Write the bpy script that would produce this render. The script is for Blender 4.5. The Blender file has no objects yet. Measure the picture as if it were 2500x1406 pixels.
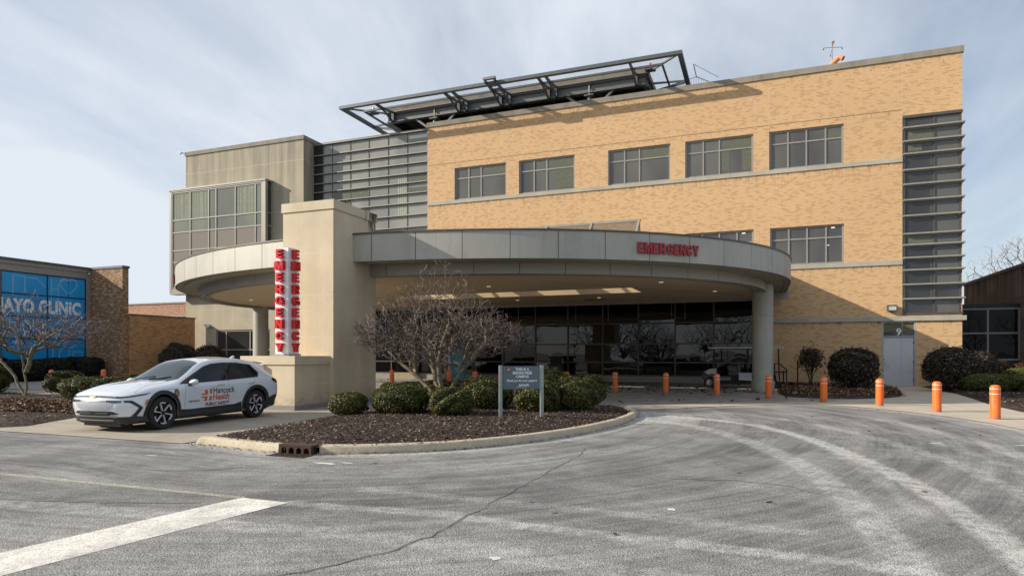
import bpy, bmesh, math, random
import numpy as np
from mathutils import Vector, Matrix, geometry
from mathutils.bvhtree import BVHTree

SC = bpy.context.scene
COL = SC.collection
rad = math.radians

# ------------------------------------------------------------------ camera, sky, sun
EYE = 1.7
cd = bpy.data.cameras.new('camera')
cd.sensor_width = 36.0
cd.lens = 22.65
cd.shift_y = 0.0644
cd.clip_end = 3000
cam = bpy.data.objects.new('camera', cd)
COL.objects.link(cam)
cam.location = (0, 0, EYE)
cam.rotation_euler = (rad(90), 0, rad(21.04))
SC.camera = cam

SUN_DIR = Vector((1.0, 0.47, -0.52)).normalized()
SUN_EL = math.asin(-SUN_DIR.z)
SUN_AZ = math.atan2(-SUN_DIR.x, -SUN_DIR.y)
sl = bpy.data.lights.new('sun', 'SUN')
sl.energy = 5.0
sl.angle = rad(0.5)
sl.color = (1.0, 0.90, 0.77)
so = bpy.data.objects.new('sun', sl)
COL.objects.link(so)
so.rotation_euler = SUN_DIR.to_track_quat('-Z', 'Y').to_euler()
so.location = (-60, -30, 60)

world = bpy.data.worlds.new('World')
SC.world = world
world.use_nodes = True
wn = world.node_tree.nodes
wl = world.node_tree.links
wn.clear()
w_out = wn.new('ShaderNodeOutputWorld')
w_bg = wn.new('ShaderNodeBackground')
w_bg.inputs['Strength'].default_value = 0.088
w_sky = wn.new('ShaderNodeTexSky')
w_sky.sky_type = 'NISHITA'
w_sky.sun_disc = False
w_sky.sun_elevation = SUN_EL
w_sky.sun_rotation = SUN_AZ
w_sky.air_density = 1.0
w_sky.dust_density = 0.7
w_sky.ozone_density = 2.2
w_tc = wn.new('ShaderNodeTexCoord')
w_sep = wn.new('ShaderNodeSeparateXYZ')
wl.new(w_tc.outputs['Generated'], w_sep.inputs[0])
w_add = wn.new('ShaderNodeMath'); w_add.operation = 'ADD'; w_add.inputs[1].default_value = 0.22
wl.new(w_sep.outputs['Z'], w_add.inputs[0])
w_dx = wn.new('ShaderNodeMath'); w_dx.operation = 'DIVIDE'
w_dy = wn.new('ShaderNodeMath'); w_dy.operation = 'DIVIDE'
wl.new(w_sep.outputs['X'], w_dx.inputs[0]); wl.new(w_add.outputs[0], w_dx.inputs[1])
wl.new(w_sep.outputs['Y'], w_dy.inputs[0]); wl.new(w_add.outputs[0], w_dy.inputs[1])
w_cmb = wn.new('ShaderNodeCombineXYZ')
wl.new(w_dx.outputs[0], w_cmb.inputs[0]); wl.new(w_dy.outputs[0], w_cmb.inputs[1])
w_map = wn.new('ShaderNodeMapping')
w_map.inputs['Rotation'].default_value = (0, 0, rad(25))
w_map.inputs['Scale'].default_value = (0.8, 0.35, 1)
w_map.inputs['Location'].default_value = (1.2, 0.4, 0)
wl.new(w_cmb.outputs[0], w_map.inputs[0])
w_n = wn.new('ShaderNodeTexNoise')
w_n.inputs['Scale'].default_value = 1.1
w_n.inputs['Detail'].default_value = 7
w_n.inputs['Roughness'].default_value = 0.58
w_n.inputs['Distortion'].default_value = 0.35
wl.new(w_map.outputs[0], w_n.inputs['Vector'])
w_r = wn.new('ShaderNodeMapRange')
w_r.inputs['From Min'].default_value = 0.38
w_r.inputs['From Max'].default_value = 0.64
w_r.inputs['To Min'].default_value = 0.26
w_r.inputs['To Max'].default_value = 0.95
wl.new(w_n.outputs['Fac'], w_r.inputs['Value'])
# more veil toward the left of the view (west), thinner to the north-east
w_left = wn.new('ShaderNodeMapRange')
w_left.inputs['From Min'].default_value = -0.95
w_left.inputs['From Max'].default_value = 0.35
w_left.inputs['To Min'].default_value = 0.42
w_left.inputs['To Max'].default_value = 0.0
wl.new(w_sep.outputs['X'], w_left.inputs['Value'])
w_a2 = wn.new('ShaderNodeMath'); w_a2.operation = 'ADD'; w_a2.use_clamp = True
wl.new(w_r.outputs[0], w_a2.inputs[0]); wl.new(w_left.outputs[0], w_a2.inputs[1])
w_mix = wn.new('ShaderNodeMix'); w_mix.data_type = 'RGBA'
wl.new(w_a2.outputs[0], w_mix.inputs['Factor'])
wl.new(w_sky.outputs[0], w_mix.inputs[6])
w_mix.inputs[7].default_value = (6.9, 7.45, 8.2, 1)
wl.new(w_mix.outputs[2], w_bg.inputs['Color'])
wl.new(w_bg.outputs[0], w_out.inputs[0])

SC.view_settings.view_transform = 'Standard'
SC.view_settings.look = 'None'
SC.view_settings.gamma = 1.0
SC.view_settings.exposure = 0.35
SC.cycles.max_bounces = 6
SC.cycles.transparent_max_bounces = 12

# ------------------------------------------------------------------ helpers
def lin(r, g, b):
    f = lambda c: ((c / 255 + 0.055) / 1.055) ** 2.4 if c > 10 else c / 255 / 12.92
    return (f(r), f(g), f(b), 1)

class MB:
    """collects faces, builds ONE mesh object"""
    def __init__(s):
        s.v = []; s.f = []; s.m = []; s.cur = 0
    def quad(s, a, b, c, d):
        n = len(s.v); s.v += [tuple(a), tuple(b), tuple(c), tuple(d)]; s.f.append((n, n+1, n+2, n+3)); s.m.append(s.cur)
    def tri(s, a, b, c):
        n = len(s.v); s.v += [tuple(a), tuple(b), tuple(c)]; s.f.append((n, n+1, n+2)); s.m.append(s.cur)
    def box(s, x0, x1, y0, y1, z0, z1, M=None):
        n = len(s.v)
        P = [(x0,y0,z0),(x1,y0,z0),(x1,y1,z0),(x0,y1,z0),(x0,y0,z1),(x1,y0,z1),(x1,y1,z1),(x0,y1,z1)]
        if M is not None: P = [tuple(M @ Vector(p)) for p in P]
        s.v += P
        for f in ((3,2,1,0),(4,5,6,7),(0,1,5,4),(1,2,6,5),(2,3,7,6),(3,0,4,7)):
            s.f.append(tuple(n+i for i in f)); s.m.append(s.cur)
        return s
    def beam(s, p0, p1, w, h, up=(0,0,1)):
        p0 = Vector(p0); p1 = Vector(p1); d = (p1-p0); L = d.length; d.normalize()
        u = Vector(up); 
        if abs(d.dot(u)) > 0.99: u = Vector((0,1,0))
        r = d.cross(u).normalized(); u = r.cross(d).normalized()
        M = Matrix((( d.x, r.x, u.x, p0.x),(d.y, r.y, u.y, p0.y),(d.z, r.z, u.z, p0.z),(0,0,0,1)))
        return s.box(0, L, -w/2, w/2, -h/2, h/2, M)
    def tube(s, pts, rs, n=8, caps=True):
        pts = [Vector(p) for p in pts]
        if not hasattr(rs, '__len__'): rs = [rs]*len(pts)
        base = len(s.v); prev = None
        for i, p in enumerate(pts):
            if i == 0: d = pts[1]-p
            elif i == len(pts)-1: d = p-pts[i-1]
            else: d = pts[i+1]-pts[i-1]
            d.normalize()
            if prev is None:
                a = Vector((0,0,1)) if abs(d.z) < 0.9 else Vector((1,0,0))
                r = d.cross(a).normalized()
            else:
                r = (prev - d*prev.dot(d)).normalized()
            prev = r; u = d.cross(r)
            for k in range(n):
                t = 2*math.pi*k/n
                s.v.append(tuple(p + (r*math.cos(t)+u*math.sin(t))*rs[i]))
        for i in range(len(pts)-1):
            for k in range(n):
                a = base+i*n+k; b = base+i*n+(k+1)%n
                s.f.append((a, b, b+n, a+n)); s.m.append(s.cur)
        if caps:
            s.f.append(tuple(base+k for k in range(n))[::-1]); s.m.append(s.cur)
            e = base+(len(pts)-1)*n
            s.f.append(tuple(e+k for k in range(n))); s.m.append(s.cur)
        return s
    def lathe(s, prof, c=(0,0,0), n=24, axis='z'):
        base = len(s.v)
        for (r, h) in prof:
            for k in range(n):
                t = 2*math.pi*k/n
                if axis == 'z': p = (c[0]+r*math.cos(t), c[1]+r*math.sin(t), c[2]+h)
                else: p = (c[0]+r*math.cos(t), c[1]+h, c[2]+r*math.sin(t))
                s.v.append(p)
        for i in range(len(prof)-1):
            for k in range(n):
                a = base+i*n+k; b = base+i*n+(k+1)%n
                s.f.append((a, b, b+n, a+n) if axis == 'z' else (a, a+n, b+n, b)); s.m.append(s.cur)
        return s
    def prism(s, poly, z0, z1, M=None, sides=True, bottom=False):
        """poly: 2D ccw list, extruded in z"""
        P = [Vector((x, y, z1)) for x, y in poly]; Q = [Vector((x, y, z0)) for x, y in poly]
        if M is not None: P = [M @ p for p in P]; Q = [M @ p for p in Q]
        tris = geometry.tessellate_polygon([[Vector((x, y, 0)) for x, y in poly]])
        n = len(s.v); L = len(poly)
        s.v += [tuple(p) for p in P] + [tuple(q) for q in Q]
        for t in tris:
            a = Vector((poly[t[0]][0], poly[t[0]][1])); b = Vector(poly[t[1]]); c = Vector(poly[t[2]])
            o = (b.x-a.x)*(c.y-a.y)-(b.y-a.y)*(c.x-a.x)
            t = tuple(t) if o > 0 else tuple(t)[::-1]
            s.f.append(tuple(n+i for i in t)); s.m.append(s.cur)
            if bottom: s.f.append(tuple(n+L+i for i in t)[::-1]); s.m.append(s.cur)
        if sides:
            for i in range(L):
                j = (i+1) % L
                s.f.append((n+L+i, n+L+j, n+j, n+i)); s.m.append(s.cur)
        return s
    def mesh(s, name, off=(0,0,0)):
        me = bpy.data.meshes.new(name)
        v = np.array(s.v, dtype=float).reshape(-1, 3) - np.array(off)
        me.from_pydata(v.tolist(), [], s.f)
        return me
    def build(s, name, mats, parent=None, smooth=False, auto=None):
        if not isinstance(mats, (list, tuple)): mats = [mats]
        v = np.array(s.v, dtype=float).reshape(-1, 3)
        if parent is not None: off = np.array(root_loc(parent))
        else:
            off = np.array([(v[:,0].min()+v[:,0].max())/2, (v[:,1].min()+v[:,1].max())/2, v[:,2].min()])
        me = s.mesh(name, off)
        for m in mats: me.materials.append(m)
        if len(mats) > 1: me.polygons.foreach_set('material_index', s.m)
        if smooth or auto:
            me.polygons.foreach_set('use_smooth', [True]*len(me.polygons))
        if auto:
            bm = bmesh.new(); bm.from_mesh(me)
            bmesh.ops.remove_doubles(bm, verts=bm.verts, dist=1e-5)
            a = rad(auto)
            for e in bm.edges:
                if len(e.link_faces) == 2 and e.calc_face_angle(0) > a: e.smooth = False
            bm.to_mesh(me); bm.free()
        o = bpy.data.objects.new(name, me)
        COL.objects.link(o)
        if parent is not None: o.parent = parent
        else: o.location = off.tolist()
        return o

def root_loc(o):
    l = Vector((0,0,0))
    while o is not None:
        l += o.location; o = o.parent
    return l

def thing(name, label, cat, loc=(0,0,0), group=None):
    o = bpy.data.objects.new(name, None); COL.objects.link(o)
    o.empty_display_size = 0.2
    o.location = loc; o['label'] = label; o['category'] = cat
    if group: o['group'] = group
    return o
def tag(o, label, cat, group=None, kind=None):
    if label: o['label'] = label
    if cat: o['category'] = cat
    if group: o['group'] = group
    if kind: o['kind'] = kind
    return o
def structure(o):
    o['kind'] = 'structure'; return o
def copy_tree(o, parent=None):
    c = o.copy(); COL.objects.link(c)
    if parent is not None: c.parent = parent
    for ch in list(o.children): copy_tree(ch, c)
    return c

# ------------------------------------------------------------------ materials
class NT:
    def __init__(s, name):
        s.m = bpy.data.materials.new(name); s.m.use_nodes = True
        s.t = s.m.node_tree; s.n = s.t.nodes; s.n.clear()
        s.out = s.n.new('ShaderNodeOutputMaterial')
        s.b = s.n.new('ShaderNodeBsdfPrincipled')
        s.t.links.new(s.b.outputs[0], s.out.inputs[0])
    def L(s, a, b): s.t.links.new(a, b)
    def node(s, t, **kw):
        n = s.n.new(t)
        for k, v in kw.items(): setattr(n, k, v)
        return n
    def val(s, sock, v):
        if hasattr(v, 'is_linked') or hasattr(v, 'links'): s.L(v, sock)
        else: sock.default_value = v
    def math(s, op, a, b=0.0, c=None, clamp=False):
        n = s.node('ShaderNodeMath', operation=op, use_clamp=clamp)
        s.val(n.inputs[0], a); s.val(n.inputs[1], b)
        if c is not None: s.val(n.inputs[2], c)
        return n.outputs[0]
    def mix(s, f, a, b, blend='MIX'):
        n = s.node('ShaderNodeMix', data_type='RGBA', blend_type=blend)
        s.val(n.inputs[0], f); s.val(n.inputs[6], a); s.val(n.inputs[7], b)
        return n.outputs[2]
    def pos(s):
        return s.node('ShaderNodeNewGeometry').outputs['Position']
    def obj(s):
        return s.node('ShaderNodeTexCoord').outputs['Object']
    def scale(s, v, sc):
        n = s.node('ShaderNodeMapping'); s.L(v, n.inputs[0]); n.inputs['Scale'].default_value = sc
        return n.outputs[0]
    def noise(s, v, scale, detail=4, rough=0.5, dist=0.0):
        n = s.node('ShaderNodeTexNoise'); s.L(v, n.inputs['Vector'])
        n.inputs['Scale'].default_value = scale; n.inputs['Detail'].default_value = detail
        n.inputs['Roughness'].default_value = rough; n.inputs['Distortion'].default_value = dist
        return n.outputs['Fac']
    def rng(s, v, a, b, c=0.0, d=1.0):
        n = s.node('ShaderNodeMapRange'); s.L(v, n.inputs[0])
        n.inputs[1].default_value = a; n.inputs[2].default_value = b
        n.inputs[3].default_value = c; n.inputs[4].default_value = d
        return n.outputs[0]
    def bump(s, h, strength=0.2, dist=0.01):
        n = s.node('ShaderNodeBump'); n.inputs['Strength'].default_value = strength
        n.inputs['Distance'].default_value = dist
        s.L(h, n.inputs['Height']); s.L(n.outputs[0], s.b.inputs['Normal'])
    def set(s, color=None, rough=None, metal=None, spec=None, ior=None, coat=None):
        if color is not None: s.val(s.b.inputs['Base Color'], color)
        if rough is not None: s.val(s.b.inputs['Roughness'], rough)
        if metal is not None: s.val(s.b.inputs['Metallic'], metal)
        if spec is not None: s.val(s.b.inputs['Specular IOR Level'], spec)
        if ior is not None: s.b.inputs['IOR'].default_value = ior
        if coat is not None: s.b.inputs['Coat Weight'].default_value = coat; s.b.inputs['Coat Roughness'].default_value = 0.03
        return s.m

def plain(name, col, rough=0.5, metal=0.0, var=0.12, nscale=6.0, spec=None, coat=None):
    t = NT(name)
    n = t.noise(t.obj(), nscale, 5, 0.6)
    c = t.mix(t.rng(n, 0.3, 0.7), tuple(x*(1-var) for x in col[:3])+(1,), tuple(min(1, x*(1+var)) for x in col[:3])+(1,))
    r = t.rng(n, 0.3, 0.7, max(0.02, rough-0.06), rough+0.06)
    return t.set(c, r, metal, spec, coat=coat)

def brick_mat(name, light, dark, mortar, thresh=0.66, bw=0.236, bh=0.0785, third=None, stain=True):
    t = NT(name)
    p = t.pos()
    sp = t.node('ShaderNodeSeparateXYZ'); t.L(p, sp.inputs[0])
    u = t.math('ADD', sp.outputs[0], sp.outputs[1])
    cm = t.node('ShaderNodeCombineXYZ'); t.L(u, cm.inputs[0]); t.L(sp.outputs[2], cm.inputs[1])
    br = t.node('ShaderNodeTexBrick', offset=0.5, offset_frequency=2)
    t.L(cm.outputs[0], br.inputs['Vector'])
    br.inputs['Scale'].default_value = 1.0
    br.inputs['Brick Width'].default_value = bw
    br.inputs['Row Height'].default_value = bh
    br.inputs['Mortar Size'].default_value = 0.006
    br.inputs['Mortar Smooth'].default_value = 0.3
    br.inputs['Color1'].default_value = (0, 0, 0, 1)
    br.inputs['Color2'].default_value = (1, 1, 1, 1)
    br.inputs['Mortar'].default_value = (0, 0, 0, 1)
    # clusters: low-frequency noise shifts the chance of a dark brick, stretched along the courses
    cl = t.noise(t.scale(cm.outputs[0], (0.8, 2.2, 1)), 1.0, 3, 0.6)
    tot = t.math('ADD', br.outputs['Color'], t.rng(cl, 0.3, 0.7, -0.08, 0.08))
    dk = t.math('GREATER_THAN', tot, thresh)
    fine = t.noise(t.scale(cm.outputs[0], (4.2, 12.7, 1)), 1.0, 1)
    base = t.mix(t.rng(fine, 0.35, 0.65), tuple(c*0.92 for c in light[:3])+(1,), tuple(c*1.08 for c in light[:3])+(1,))
    col = t.mix(dk, base, dark)
    if third is not None:
        th = t.math('LESS_THAN', tot, 0.16)
        col = t.mix(th, col, third)
    col = t.mix(br.outputs['Fac'], col, mortar)
    big = t.noise(p, 0.16, 4, 0.6)
    col = t.mix(t.rng(big, 0.35, 0.7, 0.0, 0.22), col, tuple(c*0.62 for c in light[:3])+(1,))
    if stain:
        # dark run-off below the roof coping and below string courses
        st = t.noise(t.scale(cm.outputs[0], (2.6, 0.35, 1)), 1.0, 5, 0.7)
        msk = None
        for zt, dep in ((17.2, 0.75), (11.75, 0.9), (6.4, 0.5), (3.4, 0.4)):
            below = t.rng(sp.outputs[2], zt-dep, zt, 0.0, 1.0)
            off = t.math('LESS_THAN', sp.outputs[2], zt+0.02)
            m = t.math('MULTIPLY', t.math('MULTIPLY', below, below), off)
            msk = m if msk is None else t.math('MAXIMUM', msk, m)
        m2 = t.math('MULTIPLY', msk, t.rng(st, 0.52, 0.66, 0.0, 0.75))
        col = t.mix(m2, col, (0.05, 0.038, 0.028, 1))
    t.bump(br.outputs['Fac'], -0.25, 0.004)
    return t.set(col, 0.85)

def concrete_mat(name, col, jx=(), jz=(), joint=(0.5, 0.47, 0.4, 1), streak=0.3, top=None, warm=1.0):
    t = NT(name)
    p = t.pos(); sp = t.node('ShaderNodeSeparateXYZ'); t.L(p, sp.inputs[0])
    n1 = t.noise(p, 0.9, 6, 0.6); n2 = t.noise(p, 14, 3, 0.6)
    c = t.mix(t.rng(n1, 0.3, 0.7), tuple(x*0.88 for x in col[:3])+(1,), tuple(x*1.1 for x in col[:3])+(1,))
    c = t.mix(t.rng(n2, 0.3, 0.7, 0, 0.25), c, tuple(x*0.8 for x in col[:3])+(1,))
    sv = t.scale(p, (1.5, 1.5, 0.12))
    st = t.noise(sv, 1.0, 5, 0.65)
    if top is not None:
        f = t.rng(sp.outputs[2], top[0], top[1], 0.25, 1.0)
        c = t.mix(t.math('MULTIPLY', t.rng(st, 0.36, 0.62, 0.25, streak*2.6), f), c, (0.17, 0.155, 0.12, 1))
    else:
        c = t.mix(t.rng(st, 0.45, 0.7, 0, streak), c, tuple(x*0.55 for x in col[:3])+(1,))
    jm = None
    for ax, lst in ((0, jx), (2, jz)):
        for v in lst:
            d = t.math('ABSOLUTE', t.math('SUBTRACT', sp.outputs[ax], v))
            m = t.math('LESS_THAN', d, 0.013)
            jm = m if jm is None else t.math('MAXIMUM', jm, m)
    if jm is not None: c = t.mix(jm, c, joint)
    gr_ = t.math('MULTIPLY', t.rng(sp.outputs[2], 0.0, 0.6, 0.75, 0.0), t.rng(t.noise(p, 4, 5, 0.7), 0.35, 0.65))
    c = t.mix(gr_, c, (0.13, 0.115, 0.09, 1))
    t.bump(n2, 0.12, 0.01)
    return t.set(c, 0.88)

M = {}
M['brick'] = brick_mat('tan_brick', (0.585, 0.372, 0.190, 1), (0.465, 0.280, 0.132, 1), (0.68, 0.50, 0.30, 1), 0.76)
M['brick_dark'] = brick_mat('brown_brick', (0.31, 0.172, 0.085, 1), (0.18, 0.098, 0.05, 1), (0.27, 0.20, 0.13, 1), 0.64, 0.21, 0.075, (0.50, 0.33, 0.18, 1), stain=False)
M['brick_orange'] = brick_mat('orange_brown_brick', (0.50, 0.26, 0.105, 1), (0.33, 0.165, 0.07, 1), (0.42, 0.28, 0.16, 1), 0.66, stain=False)
M['brick_pink'] = brick_mat('pinkish_brick', (0.42, 0.22, 0.13, 1), (0.28, 0.12, 0.07, 1), (0.46, 0.36, 0.26, 1), 0.45, stain=False)
M['coping'] = concrete_mat('weathered_limestone', (0.28, 0.25, 0.2, 1), streak=0.7)
M['string'] = concrete_mat('limestone_band', (0.42, 0.39, 0.32, 1), streak=0.35)
M['tower'] = concrete_mat('precast_concrete', (0.48, 0.42, 0.305, 1), (-40.48, -38.95, -37.21, -35.45, -33.65, -32.15), (5.12, 8.6, 12.1, 15.72), streak=0.3, top=(9.0, 17.2))
M['pylon'] = concrete_mat('smooth_stucco', (0.63, 0.535, 0.385, 1), (), (0.78, 2.25, 3.62, 4.98), (0.62, 0.55, 0.42, 1), 0.25)
M['frame'] = plain('window_frame_metal', (0.29, 0.275, 0.24, 1), 0.5, 0.1)
M['frame_dark'] = plain('bronze_frame_metal', (0.10, 0.088, 0.07, 1), 0.45, 0.3)
def panel_mat(name, col, rough, metal):
    t = NT(name); p = t.pos(); sp = t.node('ShaderNodeSeparateXYZ'); t.L(p, sp.inputs[0])
    c = t.mix(t.rng(t.noise(p, 0.7, 4, 0.6), 0.35, 0.65), tuple(x*0.93 for x in col[:3])+(1,), tuple(min(1, x*1.07) for x in col[:3])+(1,))
    st = t.noise(t.scale(p, (5, 5, 0.35)), 1.0, 5, 0.7)
    c = t.mix(t.rng(st, 0.48, 0.70, 0, 0.32), c, tuple(x*0.55 for x in col[:3])+(1,))
    c = t.mix(t.math('MULTIPLY', t.rng(sp.outputs[2], 0.0, 0.5, 0.7, 0.0), t.rng(t.noise(p, 5, 5, 0.7), 0.35, 0.65)), c, (0.12, 0.105, 0.085, 1))
    t.bump(t.noise(p, 0.9, 2, 0.5), 0.12, 0.03)
    return t.set(c, rough, metal)
M['panel'] = panel_mat('champagne_metal_panel', (0.39, 0.376, 0.33, 1), 0.5, 0.12)
M['panel_dark'] = plain('ring_metal_panel', (0.30, 0.275, 0.225, 1), 0.45, 0.2, 0.07, 0.9)
M['soffit'] = plain('tan_soffit_stucco', (0.60, 0.47, 0.31, 1), 0.8, 0, 0.05, 3)
M['black'] = plain('black_void', (0.012, 0.012, 0.012, 1), 0.7)
M['roofing'] = plain('roof_membrane', (0.20, 0.20, 0.19, 1), 0.9)
M['steel'] = plain('weathered_grey_steel', (0.17, 0.175, 0.165, 1), 0.5, 0.4)
M['steel_dark'] = plain('dark_grey_steel', (0.10, 0.115, 0.125, 1), 0.5, 0.4)
M['galv'] = plain('galvanised_steel', (0.30, 0.33, 0.35, 1), 0.45, 0.5)
M['deckconc'] = concrete_mat('deck_concrete', (0.22, 0.19, 0.15, 1), streak=0.7)
M['white_paint'] = plain('white_paint', (0.78, 0.79, 0.80, 1), 0.35, 0, 0.04)
M['red'] = plain('red_letter_plastic', (0.58, 0.012, 0.018, 1), 0.35, 0, 0.05, spec=0.4)
M['red_dark'] = plain('dull_red_letter', (0.30, 0.022, 0.03, 1), 0.45, 0, 0.08)
ot = NT('orange_bollard_plastic'); p_ = ot.obj(); sp_ = ot.node('ShaderNodeSeparateXYZ'); ot.L(p_, sp_.inputs[0]); oi = ot.node('ShaderNodeObjectInfo').outputs['Random']
ov = ot.node('ShaderNodeVectorMath', operation='ADD'); ot.L(p_, ov.inputs[0]); oc = ot.node('ShaderNodeCombineXYZ'); ot.L(ot.math('MULTIPLY', oi, 40.0), oc.inputs[0]); ot.L(oc.outputs[0], ov.inputs[1]); pv = ov.outputs[0]
oc_ = ot.mix(oi, (0.80, 0.125, 0.010, 1), (0.78, 0.17, 0.03, 1))
oc_ = ot.mix(ot.rng(ot.noise(ot.scale(pv, (1, 1, 0.3)), 7, 6, 0.7), 0.55, 0.72, 0, 0.55), oc_, (0.62, 0.28, 0.14, 1))
oc_ = ot.mix(ot.math('MULTIPLY', ot.rng(sp_.outputs[2], 0.0, 0.16, 1.0, 0.0), ot.rng(ot.noise(pv, 16, 4, 0.7), 0.3, 0.6, 0.2, 0.95)), oc_, (0.22, 0.14, 0.10, 1))
M['orange'] = ot.set(oc_, ot.rng(ot.noise(pv, 9, 4, 0.6), 0.3, 0.7, 0.28, 0.6))
M['door'] = plain('grey_door_paint', (0.52, 0.525, 0.54, 1), 0.4, 0.15, 0.06, 2)
M['door_frame'] = plain('grey_frame_paint', (0.34, 0.35, 0.36, 1), 0.45, 0.1)
M['chrome'] = plain('brushed_steel', (0.55, 0.55, 0.54, 1), 0.28, 1.0)
M['letter_white'] = plain('white_vinyl', (0.82, 0.84, 0.86, 1), 0.5, 0, 0.03)
M['orange_flag'] = plain('orange_wind_fabric', (0.80, 0.27, 0.11, 1), 0.8)

def glass_mat(name, body, bodyB=None, ior=1.55, rough=0.02, nscale=0.3, bump=0.0):
    """dark or shaded room seen through reflective tinted glass"""
    t = NT(name)
    p = t.pos()
    c = body
    if bodyB is not None:
        c = t.mix(t.rng(t.noise(t.scale(p, (1, 1, 0.5)), nscale, 2), 0.42, 0.6), body, bodyB)
    if bump:
        n = t.noise(p, 0.55, 2, 0.5)
        t.bump(n, bump, 0.05)
    return t.set(c, rough, 0, None, ior)
M['glass'] = glass_mat('tinted_glass', (0.065, 0.063, 0.060, 1), (0.115, 0.112, 0.098, 1), 1.6, bump=0.02)
M['glass_store'] = glass_mat('dark_storefront_glass', (0.005, 0.005, 0.0045, 1), None, 1.55, 0.0, bump=0.12)
M['glass_curtain'] = glass_mat('curtain_wall_glass', (0.22, 0.22, 0.20, 1), (0.30, 0.30, 0.26, 1), 1.6, 0.04, 0.35, bump=0.02)
M['glass_corner'] = glass_mat('corner_glass', (0.028, 0.028, 0.03, 1), (0.05, 0.05, 0.05, 1), 1.6, bump=0.02)
M['glass_corner_b'] = glass_mat('corner_shade_glass', (0.10, 0.10, 0.092, 1), None, 1.6)
M['glass_bay'] = glass_mat('bay_window_glass', (0.21, 0.225, 0.165, 1), (0.15, 0.155, 0.13, 1), 1.6, 0.05, 0.3)
M['glass_bay_low'] = glass_mat('bay_spandrel_glass', (0.24, 0.205, 0.165, 1), None, 1.55, 0.06)
M['shade_green'] = plain('green_grey_blind', (0.115, 0.12, 0.085, 1), 0.25, 0, 0.1)
# thin clear glass for the skylight
t = NT('skylight_glass')
tr = t.node('ShaderNodeBsdfTransparent'); tr.inputs[0].default_value = (0.72, 0.72, 0.68, 1)
gl = t.node('ShaderNodeBsdfGlossy'); gl.inputs['Roughness'].default_value = 0.02
ms = t.node('ShaderNodeMixShader'); ms.inputs[0].default_value = 0.12
t.L(tr.outputs[0], ms.inputs[1]); t.L(gl.outputs[0], ms.inputs[2]); t.L(ms.outputs[0], t.out.inputs[0])
M['glass_clear'] = t.m
# net: procedural wire grid
t = NT('wire_net')
p = t.obj(); wv = t.node('ShaderNodeSeparateXYZ'); t.L(p, wv.inputs[0])
a = t.math('FRACT', t.math('MULTIPLY', t.math('ADD', wv.outputs[0], wv.outputs[1]), 7.0))
b = t.math('FRACT', t.math('MULTIPLY', t.math('SUBTRACT', wv.outputs[0], wv.outputs[1]), 7.0))
g = t.math('MAXIMUM', t.math('LESS_THAN', a, 0.07), t.math('LESS_THAN', b, 0.07))
trn = t.node('ShaderNodeBsdfTransparent'); ms = t.node('ShaderNodeMixShader')
t.L(g, ms.inputs[0]); t.L(trn.outputs[0], ms.inputs[1]); t.L(t.b.outputs[0], ms.inputs[2]); t.L(ms.outputs[0], t.out.inputs[0])
t.set((0.25, 0.27, 0.29, 1), 0.5, 0.5)
M['net'] = t.m

# ------------------------------------------------------------------ ground
rs = np.random.RandomState(7)
def ribbon(pts, w, z):
    mb = MB(); P = [Vector((x, y, z)) for x, y in pts]
    for i in range(len(P)-1):
        d = (P[i+1]-P[i]).normalized(); r = Vector((-d.y, d.x, 0))
        w0 = w[i] if hasattr(w, '__len__') else w; w1 = w[i+1] if hasattr(w, '__len__') else w
        mb.quad(P[i]-r*w0/2, P[i+1]-r*w1/2, P[i+1]+r*w1/2, P[i]+r*w0/2)
    return mb
def chaikin(pts, it=2, closed=False):
    for _ in range(it):
        q = []; n = len(pts)
        rngi = range(n) if closed else range(n-1)
        if not closed: q.append(pts[0])
        for i in rngi:
            a = pts[i]; b = pts[(i+1) % n]
            q.append((a[0]*.75+b[0]*.25, a[1]*.75+b[1]*.25)); q.append((a[0]*.25+b[0]*.75, a[1]*.25+b[1]*.75))
        if not closed: q.append(pts[-1])
        pts = q
    return pts
def dist_poly(X, Y, pts):
    D = np.full(X.shape, 1e9)
    for (ax, ay), (bx, by) in zip(pts[:-1], pts[1:]):
        dx, dy = bx-ax, by-ay; L = dx*dx+dy*dy+1e-12
        tt = np.clip(((X-ax)*dx+(Y-ay)*dy)/L, 0, 1)
        D = np.minimum(D, np.hypot(X-ax-tt*dx, Y-ay-tt*dy))
    return D

# asphalt: salt, dust and tyre tracks follow the way cars drive round the island
KERB = [(-9.9, 9.14), (-9.55, 9.16), (-8.97, 9.05), (-7.8, 8.88), (-7.06, 8.95), (-5.91, 9.5), (-4.82, 10.46), (-3.83, 12.2), (-3.23, 14.33), (-3.0, 16.4), (-3.15, 18.0), (-3.6, 19.1), (-4.25, 19.8)]
KERB = chaikin(KERB, 2)
STRIPF = [(-3.34, 19.35), (-1.86, 21.1), (-0.7, 22.3), (0.44, 23.15), (1.3, 23.6), (1.97, 23.68), (2.97, 23.05), (3.91, 21.97), (4.65, 20.64), (5.18, 19.15), (5.5, 17.52), (5.7, 14.0), (5.9, 9.0)]
STRIPF = chaikin(STRIPF, 2)
xs = np.arange(-20, 9.01, 0.075); ys = np.arange(0.6, 25.51, 0.075)
GX, GY = np.meshgrid(xs, ys)
dk = dist_poly(GX, GY, KERB); ds = dist_poly(GX, GY, STRIPF)
salt = 0.55*np.exp(-(dk/0.35)**1.2) + 0.65*np.exp(-(ds/0.28)**1.2)
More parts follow.
